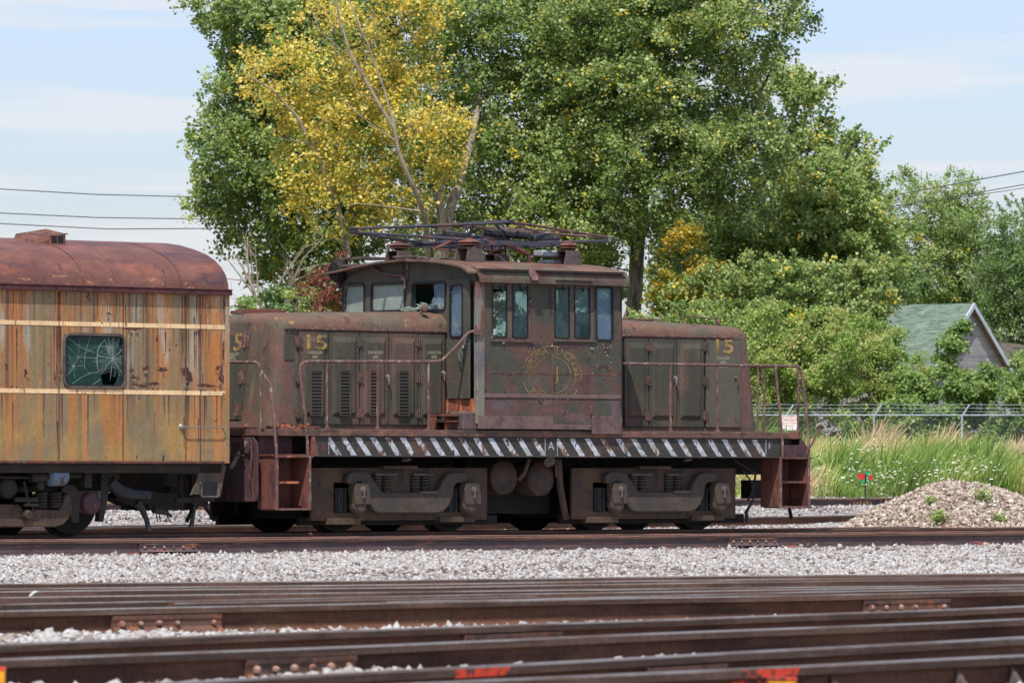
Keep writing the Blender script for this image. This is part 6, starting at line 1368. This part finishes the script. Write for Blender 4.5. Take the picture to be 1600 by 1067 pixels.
shrub('broad olive shrub with reddish tips behind the danger sign', 187, [(1165, 500), (1200, 480), (1240, 500), (1290, 480), (1330, 500), (1355, 540), (1350, 700), (1165, 700)], 26000, .085, 'leaf_olive')
shrub('olive shrub with brown tips left of the house roof', 189, [(1290, 505), (1330, 490), (1365, 490), (1395, 525), (1420, 560), (1455, 572), (1440, 700), (1300, 700)], 22000, .085, 'leaf_olive')
shrub('bright green shrub with large leaves below the house gable', 186.5, [(1385, 600), (1420, 580), (1460, 585), (1490, 575), (1520, 575), (1560, 585), (1570, 700), (1385, 700)], 18000, .11, 'leaf_bright')
shrub('young leafy sapling in front of the house wall', 188, [(1474, 570), (1472, 535), (1482, 505), (1496, 508), (1502, 545), (1498, 585)], 1500, .13, 'leaf_bright')
shrub('light green shrub at the right photo edge', 185.5, [(1545, 615), (1570, 580), (1600, 565), (1660, 555), (1680, 700), (1545, 700)], 14000, .11, 'leaf_bright')
shrub('green undergrowth just right of the hood of the locomotive', 190, [(985, 490), (1060, 480), (1140, 490), (1190, 500), (1215, 560), (1215, 700), (985, 700)], 26000, .09, 'leaf_light')
shrub('light green thicket filling the space under the right hand cottonwoods', 193, [(1030, 470), (1100, 420), (1190, 400), (1290, 410), (1370, 420), (1395, 460), (1385, 560), (1030, 560)], 30000, .12, 'leaf_green', T=2.6)
tree('cottonwood_sapling', 'thin leafed green sapling filling the gap left of the cab roof', 'tree', 202, [(400, 400), (440, 375), (545, 375), (548, 470), (500, 490), (425, 485)], 7500, .13, 'leaf_green', 1.6, .9, group=G1)
shrub('gold leaved sapling low under the big cottonwood', 194, [(1035, 400), (1065, 340), (1100, 350), (1118, 420), (1100, 490), (1030, 500), (1010, 450)], 3800, .12, 'leaf_gold')
shrub('leafy undergrowth directly behind the cab and pantograph', 204, [(525, 480), (560, 385), (640, 360), (700, 400), (800, 430), (900, 430), (960, 400), (990, 440), (985, 720), (520, 720)], 36000, .12, 'leaf_light', dens=1.5)
shrub('low green bush above the left hood beside the coach roof', 183, [(330, 500), (362, 478), (392, 465), (412, 478), (418, 505), (400, 600), (330, 600)], 2600, .13, 'leaf_bright')
shrub('dark green bush above the left hood', 186, [(400, 480), (425, 455), (440, 470), (450, 500), (450, 600), (400, 600)], 2400, .12, 'leaf_dark')
shrub('yellowish bush above the left hood', 188, [(448, 490), (460, 462), (490, 460), (510, 480), (510, 600), (448, 600)], 2400, .09, 'leaf_olive')
shrub('red brown leaved shrub left of the cab', 184, [(478, 450), (492, 415), (520, 395), (545, 400), (560, 520), (560, 600), (490, 600), (478, 500)], 2600, .10, 'leaf_red', thick=1.2, bark='bark_pale')
# distant hazy tree line
for i, (x0, x1, y) in enumerate(((-150, 60, 640), (60, 240, 640), (240, 420, 640), (-700, -150, 620), (1650, 2300, 600))):
    tree('distant_tree', ('far tree hidden low behind the coach', 'second far tree low behind the coach', 'far pale tree between coach and locomotive', 'far tree beyond the left photo edge', 'far tree beyond the right photo edge')[i], 'tree', 330, [(x0, 700), (x0+20, y+20), ((x0+x1)/2, y), (x1-20, y+20), (x1, 700)], 5000, .22, 'leaf_dark', 4, .35, rc=(1, 2), sig=.4)
# bare branched tree between the coach and the cab
bt = empty('bare_tree', W(430, 745, 190)); tag(bt, 'bare leaning tree with fine pale twigs between the coach roof and the cab', 'tree'); mb = MB(); rs = ru(8)
def grow(p, d, L, r, lv):
    n = 5; pts = [p]; 
    for i in range(n): d = (d+Vector((rs.uniform(-.13, .13), rs.uniform(-.1, .1), rs.uniform(-.1, .08)))).normalized(); pts.append(pts[-1]+d*L/n)
    mb.tube(pts, [r*(1-.13*i) for i in range(n+1)], 5, cap=False)
    if lv > 0:
        for i in range(2 if lv < 3 else 4): 
            k = rs.randint(1, n); dd = (d+Vector((rs.uniform(-.8, .8), rs.uniform(-.4, .4), rs.uniform(-.7, .5)))).normalized(); grow(pts[k], dd, L*rs.uniform(.4, .65), r*.5, lv-1)
for (a, b, r) in (((432, 520), (372, 395), .07), ((436, 520), (350, 380), .04), ((420, 470), (470, 380), .03), ((440, 500), (452, 400), .05), ((447, 500), (440, 430), .035), ((470, 500), (465, 440), .03)):
    p = W(*a, 190); q = W(*b, 190); grow(p, (q-p).normalized(), (q-p).length, r, 3)
p = W(432, 520, 190); mb.tube([p+Vector((0, 0, -4.5)), p], [.12, .09], 7)
o = mb.build('branches', M['bark_pale'], bt, smooth=True); o.location = -bt.location

# ------------------------------------------------------------------ fence with barbed wire
FY = 180.0; fence = empty('chain_link_fence', W(1365, 745, FY)); tag(fence, 'galvanised chain link fence with barbed wire on slanted arms above the weeds', 'fence')
off = -Vector(fence.location); sp = 137.5
zt = ZC-(648.5-745)/F*FY; x0 = (1228-800)/F*FY; dx = sp/F*FY
post_me = None
for i in range(-12, 7):
    x = x0+dx*i; zg = float(ground_z(x, FY)[0])
    m = MB(); m.tube([(0, 0, zg-.2), (0, 0, zt-.03)], .035, 8); m.tube([(0, 0, zt-.06), (.03, 0, zt), (.24, 0, zt+.33)], .028, 6); m.lathe((0, 0, zt-.09), (0, 0, 1), [(0, .042), (.08, .045)], 8)
    pm = m.build('fence_post', M['galv'], fence, smooth=True); pm.location = Vector((x, FY, 0))+off
m = MB(); m.tube([(x0-dx*12, FY, zt), (x0+dx*6, FY, zt)], .025, 6); o = m.build('top_rail', M['galv'], fence, smooth=True); o.location = off
m = MB()
for k in range(3):
    t = (k+1)/3; pts = [(x0+dx*(-12+j*.5)+.24*t, FY-.0, zt+.33*t-(.015 if j % 2 else 0)) for j in range(37)]; m.tube(pts, .009, 4)
    for j in range(190): x = x0-dx*12+j*dx*18/190; m.tube([(x-.03, FY, zt+.33*t-.03), (x+.03, FY, zt+.33*t+.03)], .004, 3)
o = m.build('barbed_wire', M['galv'], fence); o.location = off
m = MB(); H = 1.95; st = .075; nW = int((dx*18)/st)
for i in range(nW):
    x = x0-dx*12+i*st
    for s_ in (1, -1):
        xa, xb = (x, x+H*.8) if s_ > 0 else (x+H*.8, x)
        if xb > x0+dx*6 or xa > x0+dx*6: continue
        y = FY+.03*s_; m.add([(xa-.0012, y, zt-H), (xa+.0012, y, zt-H), (xb+.0012, y, zt-.01), (xb-.0012, y, zt-.01)], [(0, 1, 2, 3)])
o = m.build('wire_mesh', M['galv'], fence); o.location = off
# danger sign hung on the fence
a = W(1219.5, 672.5, FY-.12); b = W(1247, 649.5, FY-.12)
sg_ = MB().box(a.x, b.x, FY-.125, FY-.11, a.z, b.z).build('danger_sign', M['signwhite']); tag(sg_, 'faded white sign with red DANGER lettering hanging on the fence', 'sign')
m = MB(); cxs = (a.x+b.x)/2; zc_ = b.z-.13; vs_, fs_ = text_geo('DANGER', .155); m.add([(cxs+v[0]*.86, FY-.128, zc_+v[1]) for v in vs_], fs_); w_ = (b.x-a.x)/2-.02
for z0_, z1_ in ((b.z-.035, b.z-.02), (b.z-.235, b.z-.22), (a.z+.02, a.z+.03)): m.box(cxs-w_, cxs+w_, FY-.128, FY-.126, z0_, z1_)
vs_, fs_ = text_geo('KEEP OUT', .07); m.add([(cxs+v[0], FY-.128, a.z+.10+v[1]) for v in vs_], fs_) if False else None
for zz, ww in ((a.z+.17, .8), (a.z+.12, .6)): 
    for k in range(7): m.box(cxs-w_*ww+k*w_*ww*.29, cxs-w_*ww+k*w_*ww*.29+.035, FY-.128, FY-.126, zz, zz+.018)
m.build('lettering', M['signred'], sg_)

# ------------------------------------------------------------------ house
HY = 232.0; HTH = R(-52)
def hw(px, py, Y=HY): return W(px, py, Y)
house = empty('house', hw(1540, 745)); tag(house, 'small grey sided house with a green shingle roof and pale gable trim', 'house'); hoff = -Vector(house.location)
g0 = hw(1522, 475); gL = hw(1400, 477)                       # ridge front end and far end
gr_ = hw(1572, 556); 
dirr = Vector((-1, .75, 0)).normalized(); nrm = Vector((.75, 1, 0)).normalized()   # ridge direction, gable width direction
half = 2.6; Lh = 9.0; zr = g0.z; ze = zr-2.35; zb_ = .6
A0 = Vector((g0.x, g0.y, 0))
def hpnt(l, w, z): q = A0+dirr*l+nrm*w; return (q.x, q.y, z)
m = MB(); ov = .25
# gable wall, side walls
m.add([hpnt(ov, -half, zb_), hpnt(ov, half, zb_), hpnt(ov, half, ze), hpnt(ov, 0, zr-.12), hpnt(ov, -half, ze)], [(0, 1, 2, 3, 4)])
m.add([hpnt(ov, -half, zb_), hpnt(Lh, -half, zb_), hpnt(Lh, -half, ze), hpnt(ov, -half, ze)], [(0, 1, 2, 3)]); m.add([hpnt(ov, half, zb_), hpnt(Lh, half, zb_), hpnt(Lh, half, ze), hpnt(ov, half, ze)], [(0, 1, 2, 3)])
m.add([hpnt(Lh, -half, zb_), hpnt(Lh, half, zb_), hpnt(Lh, half, ze), hpnt(Lh, 0, zr-.12), hpnt(Lh, -half, ze)], [(0, 1, 2, 3, 4)])
o = m.build('wall', M['siding'], house); o.location = hoff
m = MB(); e = .3; sl_h = (zr-ze)/half
for s_ in (-1, 1):
    w1 = s_*(half+e); z1 = zr-sl_h*(half+e)
    m.add([hpnt(0, 0, zr+.03), hpnt(Lh+.2, 0, zr+.03), hpnt(Lh+.2, w1, z1+.03), hpnt(0, w1, z1+.03), hpnt(0, 0, zr-.1), hpnt(Lh+.2, 0, zr-.1), hpnt(Lh+.2, w1, z1-.1), hpnt(0, w1, z1-.1)], [(0, 1, 2, 3), (4, 5, 6, 7), (0, 3, 7, 4), (1, 2, 6, 5), (2, 3, 7, 6)])
rf = m.build('roof', M['shingle'], house); rf.location = hoff
m = MB()
for s_ in (-1, 1):
    w1 = s_*(half+e); z1 = zr-sl_h*(half+e)
    m.add([hpnt(-.03, 0, zr+.05), hpnt(-.03, w1, z1+.05), hpnt(-.03, w1, z1-.17), hpnt(-.03, 0, zr-.17), hpnt(.02, 0, zr+.05), hpnt(.02, w1, z1+.05), hpnt(.02, w1, z1-.17), hpnt(.02, 0, zr-.17)], [(0, 1, 2, 3), (4, 5, 6, 7), (0, 1, 5, 4), (2, 3, 7, 6), (1, 2, 6, 5)])
o = m.build('gable_trim', M['trim'], house); o.location = hoff
m = MB()
for s_ in (-1, 1):
    w1 = s_*(half+e); z1 = zr-sl_h*(half+e); m.add([hpnt(.03, 0, zr-.105), hpnt(.03, w1, z1-.105), hpnt(ov+.12, w1, z1-.105), hpnt(ov+.12, 0, zr-.105)], [(0, 1, 2, 3)])
o = m.build('soffit', M['soffit'], house); o.location = hoff
m = MB(); q = [hpnt(ov-.02, -.15, zr-.9), hpnt(ov-.02, .15, zr-.9), hpnt(ov-.02, .15, zr-.55), hpnt(ov-.02, -.15, zr-.55)]; m.add(q, [(0, 1, 2, 3)]); o = m.build('gable_vent', M['trim'], house); o.location = hoff
h2_ = empty('house', hw(1435, 745, 275)); tag(h2_, 'brown shingled roof peeking out behind the green roofed house', 'house'); m = MB()
p = hw(1432, 462, 275); m.add([(p.x, 275, p.z), (p.x-2.4, 275, p.z-1.6), (p.x+2.6, 275, p.z-1.6), (p.x, 281, p.z), (p.x-2.4, 281, p.z-1.6), (p.x+2.6, 281, p.z-1.6)], [(0, 1, 4, 3), (0, 2, 5, 3), (0, 1, 2), (3, 4, 5)]); o = m.build('roof', M['shingle2'], h2_); o.location = -h2_.location
m = MB(); m.box(p.x-2.2, p.x+2.4, 275.2, 280.8, .6, p.z-1.6); o = m.build('wall', M['siding'], h2_); o.location = -h2_.location
h3_ = empty('house', hw(1590, 745, 246)); tag(h3_, 'low tan roof just right of the gable at the photo edge', 'house'); m = MB(); p = hw(1560, 533, 246); q = hw(1602, 556, 246)
m.add([(p.x, 246, p.z), (q.x+3, 246, q.z), (q.x+3, 250, q.z+.1), (p.x-1, 250, p.z+.1), (p.x, 246.1, p.z-1.2), (q.x+3, 246.1, q.z-1)], [(0, 1, 2, 3), (0, 1, 5, 4)]); o = m.build('roof', M['shingle2'], h3_); o.location = -h3_.location
m = MB(); m.box(p.x+.1, q.x+2.8, 246.3, 249.8, .6, q.z-.9); o = m.build('wall', M['siding'], h3_); o.location = -h3_.location

# ------------------------------------------------------------------ overhead wires
def wire(label, pts, Y, r=.02, group='overhead wires'):
    P = [W(x, y, Y) for x, y in pts]; Q = []
    for a, b in zip(P, P[1:]):
        for k in range(8): Q.append(a.lerp(b, k/8))
    Q.append(P[-1]); o = MB().tube(Q, r, 5).build('overhead_wire', M['wire'], smooth=True); tag(o, label, 'wire', group)
wire('upper of the three wires in the left sky', [(-700, 205), (-200, 272), (0, 295.5), (150, 304), (310, 308), (700, 300)], 235)
wire('middle of the three wires in the left sky', [(-700, 262), (-200, 317), (0, 333), (150, 340), (315, 342.5), (700, 335)], 235)
wire('lowest of the three wires in the left sky, just above the coach roof', [(-700, 285), (-200, 336), (0, 349.5), (170, 358), (345, 357), (700, 345)], 235)
wire('upper wire crossing the right edge of the sky', [(1250, 322), (1400, 305), (1500, 286), (1600, 268), (1900, 205)], 216, .02)
wire('lower pair wire crossing the right edge of the sky', [(1250, 332), (1400, 322), (1500, 306), (1600, 288.5), (1900, 225)], 216, .018)
wire('second strand of the lower pair at the right edge of the sky', [(1250, 334), (1400, 325), (1500, 309), (1600, 294), (1900, 232)], 216.3, .014)

# ------------------------------------------------------------------ grass, weeds, flowers
def grass(name, n, x0, x1, y0, y1, h0, h1, lean, label, mat='grass', wd=.022, patch=True):
    Y = np.sqrt(rng.uniform(y0*y0, y1*y1, n)); X = (rng.uniform(x0, x1, n)-800)/F*Y; z, s = ground_z(X, Y); k = s > 5.2; X, Y, z = X[k], Y[k], z[k]; n = len(X)
    pn = np.array([mnoise.noise(Vector((x*.55, y*.16, 1.7))) for x, y in zip(X, Y)]); pn2 = np.array([mnoise.noise(Vector((x*1.6, y*.5, 8.7))) for x, y in zip(X, Y)])
    front = np.clip((Y-y0)/22, 0, 1); H = (h0+(h1-h0)*rng.uniform(.2, 1, n))*(.45+.55*front)*(1-.5*np.clip((Y-148)/20, 0, 1)*(y1 < 190))*(1+1.1*pn2); a = rng.uniform(0, 2*np.pi, n); w = wd*rng.uniform(.6, 1.5, n)
    L = H*(lean*rng.uniform(.3, 1.6, n)); D_ = np.stack([L+rng.normal(0, .22, n)*H, rng.normal(0, .15, n)*H], -1)
    B = np.stack([X, Y, z-.02], -1); wx = np.stack([np.cos(a)*w, np.sin(a)*w*.4, 0*w], -1)
    M1 = B+np.stack([D_[:, 0]*.35, D_[:, 1]*.35, H*.6], -1); Tp = B+np.stack([D_[:, 0], D_[:, 1], H*.95], -1)
    V = np.stack([B-wx, B+wx, M1+wx*.8, M1-wx*.8, Tp+wx*.25, Tp-wx*.25], 1).reshape(-1, 3); i = np.arange(n)[:, None]*6
    Fq = np.concatenate([i+np.array([0, 1, 2, 3]), i+np.array([3, 2, 4, 5])]); rv = .24+.8*np.clip(pn*2.1-.02, -.25, 1)*(1-.5*(Y > 165))+rng.normal(0, .16, n)
    o = np_mesh(name, V, Fq, M[mat], attrs={'r': np.repeat(np.clip(rv, 0, 1), 6)}); tag(o, label, kind='stuff')
grass('tall_grass', 190000, 1130, 1720, 118, 181, .3, 1.0, .22, 'tall leaning green and straw coloured grass on the bank in front of the fence')
grass('tall_grass_beyond', 40000, 1130, 1720, 181, 196, .5, 1.3, .3, 'weeds growing behind the chain link fence')
grass('rough_grass', 40000, -150, 1130, 118, 181, .3, .9, .3, 'rough grass beyond the tracks behind the train')
def forbs(n, x0, x1, y0, y1, label):
    nc = n//45; Yc = np.sqrt(rng.uniform(y0*y0, y1*y1, nc)); Xc = (rng.uniform(x0, x1, nc)-800)/F*Yc; zc, s = ground_z(Xc, Yc); k = s > 5.4; Xc, Yc, zc = Xc[k], Yc[k], zc[k]; nc = len(Xc)
    hh = rng.uniform(.25, .95, nc)*(1+.5*np.array([mnoise.noise(Vector((x*.7, y*.2, 4))) for x, y in zip(Xc, Yc)])); tone = rng.normal(.5, .22, nc); i = np.repeat(np.arange(nc), 45); t = rng.uniform(.1, 1, len(i))
    P = np.stack([Xc[i]+rng.normal(0, .11, len(i))*(1.2-t*.5)+t*hh[i]*.15, Yc[i]+rng.normal(0, .11, len(i)), zc[i]+t*hh[i]], -1)
    o = leaf_mesh('leafy_weeds', P, .085, M['leaf_bright'], None, tone[i]+rng.normal(0, .12, len(i)), .5, .45); tag(o, label, kind='stuff')
forbs(150000, 1130, 1720, 119, 180, 'broad leaved weeds mixed through the grass before the fence')
def weeds(label, px, py, Y, n, h, zoff=None):
    p = W(px, py, Y); z0 = p.z if zoff is None else zoff; P = p.copy(); Q = np.array([p.x, p.y, z0])+rng.normal(0, 1, (n, 3))*np.array([h*.32, h*.32, h*.28])+np.array([0, 0, h*.45]); Q[:, 2] = np.maximum(Q[:, 2], z0)
    t = empty('weed_plant', (p.x, p.y, z0)); tag(t, label, 'weed', 'small weeds on gravel'); m = MB()
    for i in range(7): q = Q[rng.integers(0, n)]; m.tube([(p.x, p.y, z0-.03), tuple((np.array([p.x, p.y, z0])+q)/2), tuple(q)], [.006, .005, .003], 4, cap=False)
    o = m.build('stem', M['stem'], t); o.location = -t.location; o = leaf_mesh('foliage', Q, .045, M['leaf_light'], t, rng.uniform(.1, 1, n)); o.location = -t.location
for lb, px, py, h in (('lowest green weed on the left face of the gravel pile', 1467, 804, .2), ('small green weed high on the left of the gravel pile', 1454, 776, .12), ('largest green weed near the top right of the gravel pile', 1535, 784, .22), ('pale weed at the right foot of the gravel pile', 1562, 818, .15)):
    x = (px-800)/F*PCY; yy = PCY-1.2 if py < 800 else PCY-2.0; x = (px-800)/F*yy; z_ = max(float(ground_z(x, yy)[0]), PHZ(x, yy)-.06); weeds(lb, px, 745-(z_-ZC)*F/yy, yy, 240, h, z_)
for lb, px, py, Y, h in (('green weed beside the rails just right of the locomotive', 1283, 772, 117, .22), ('green weed between the rear rails and the gravel pile', 1381, 772, 120, .25)): weeds(lb, px, py+4, Y, 120, h)
# white umbels
def umbels(spots, label):
    FQ = []; V = []; m = MB()
    for (px, py, sx, sy, n) in spots:
        for i in range(n):
            x, y = px+random.gauss(0, sx), py+random.gauss(0, sy); y = min(y, 757)
            Y = 121+random.uniform(0, 14)+max(0, (750-y))*.25; p = W(x, y, Y); zg = float(ground_z(p.x, p.y)[0])
            if p.z < zg+.15: p.z = zg+.2
            r = random.uniform(.018, .042)
            for k in range(7):
                a = random.uniform(0, 6.28); rr = r*math.sqrt(random.random()); q = p+Vector((rr*math.cos(a), rr*math.sin(a), random.uniform(-.006, .01))); s_ = r*.42
                m.add([q+Vector((s_, 0, 0)), q+Vector((0, -s_, -.35*s_)), q+Vector((-s_, 0, 0)), q+Vector((0, s_, .55*s_))], [(0, 1, 2, 3)])
            m.mi = 1; m.tube([(p.x-.05, p.y, zg), (p.x, p.y, p.z)], .004, 3, cap=False); m.mi = 0
    o = m.build('wild_carrot_flowers', [M['flower'], M['stem']]); tag(o, label, kind='stuff')
umbels([(1340, 722, 24, 16, 55), (1372, 745, 28, 8, 40), (1400, 735, 28, 12, 28), (1325, 700, 16, 10, 26), (1372, 697, 10, 7, 26), (1430, 735, 20, 10, 16), (1490, 722, 22, 12, 24), (1535, 728, 22, 12, 34), (1475, 738, 10, 6, 10), (1285, 730, 14, 9, 10), (1310, 745, 16, 6, 14)], 'white wild carrot flowers scattered through the grass')
# red and green target among the flowers
p = W(1352, 748, 122.5); t = MB(); s_ = .13
t.add([(p.x-s_, p.y, p.z), (p.x-s_*.2, p.y, p.z+s_*.1), (p.x-s_*.2, p.y, p.z+s_), (p.x-s_*1.1, p.y, p.z+s_*.9)], [(0, 1, 2, 3)]); t.add([(p.x+s_*.2, p.y, p.z-.02), (p.x+s_, p.y, p.z-.01), (p.x+s_*.9, p.y, p.z+s_*.8), (p.x+.3*s_, p.y, p.z+s_*.5)], [(0, 1, 2, 3)])
tt_ = empty('switch_target', (p.x, p.y, 0)); tag(tt_, 'small red and green switch target standing among the white flowers', 'track signal'); 
def solid_quads(qs, th):
    m = MB()
    for q in qs: m.prism(q, p.y-th, p.y+th, 'v')
    return m
o = solid_quads([[(p.x-.15, p.z), (p.x-.02, p.z-.02), (p.x-.01, p.z+.1), (p.x-.16, p.z+.12)], [(p.x+.05, p.z-.02), (p.x+.16, p.z-.01), (p.x+.15, p.z+.1), (p.x+.07, p.z+.05)]], .006).build('red_vane', M['red'], tt_); o.location = (-p.x, -p.y, 0)
o = solid_quads([[(p.x-.12, p.z-.09), (p.x+.03, p.z-.08), (p.x+.06, p.z+.02), (p.x-.01, p.z+.04)], [(p.x+.0, p.z+.10), (p.x+.14, p.z+.11), (p.x+.12, p.z+.16), (p.x+.01, p.z+.15)]], .004).build('green_vane', M['green'], tt_); o.location = (-p.x, -p.y, 0)
zg = float(ground_z(p.x, p.y)[0]); o = MB().tube([(p.x, p.y, zg-.05), (p.x, p.y, p.z+.1)], .015, 6).build('target_mast', M['grime'], tt_); o.location = (-p.x, -p.y, 0)
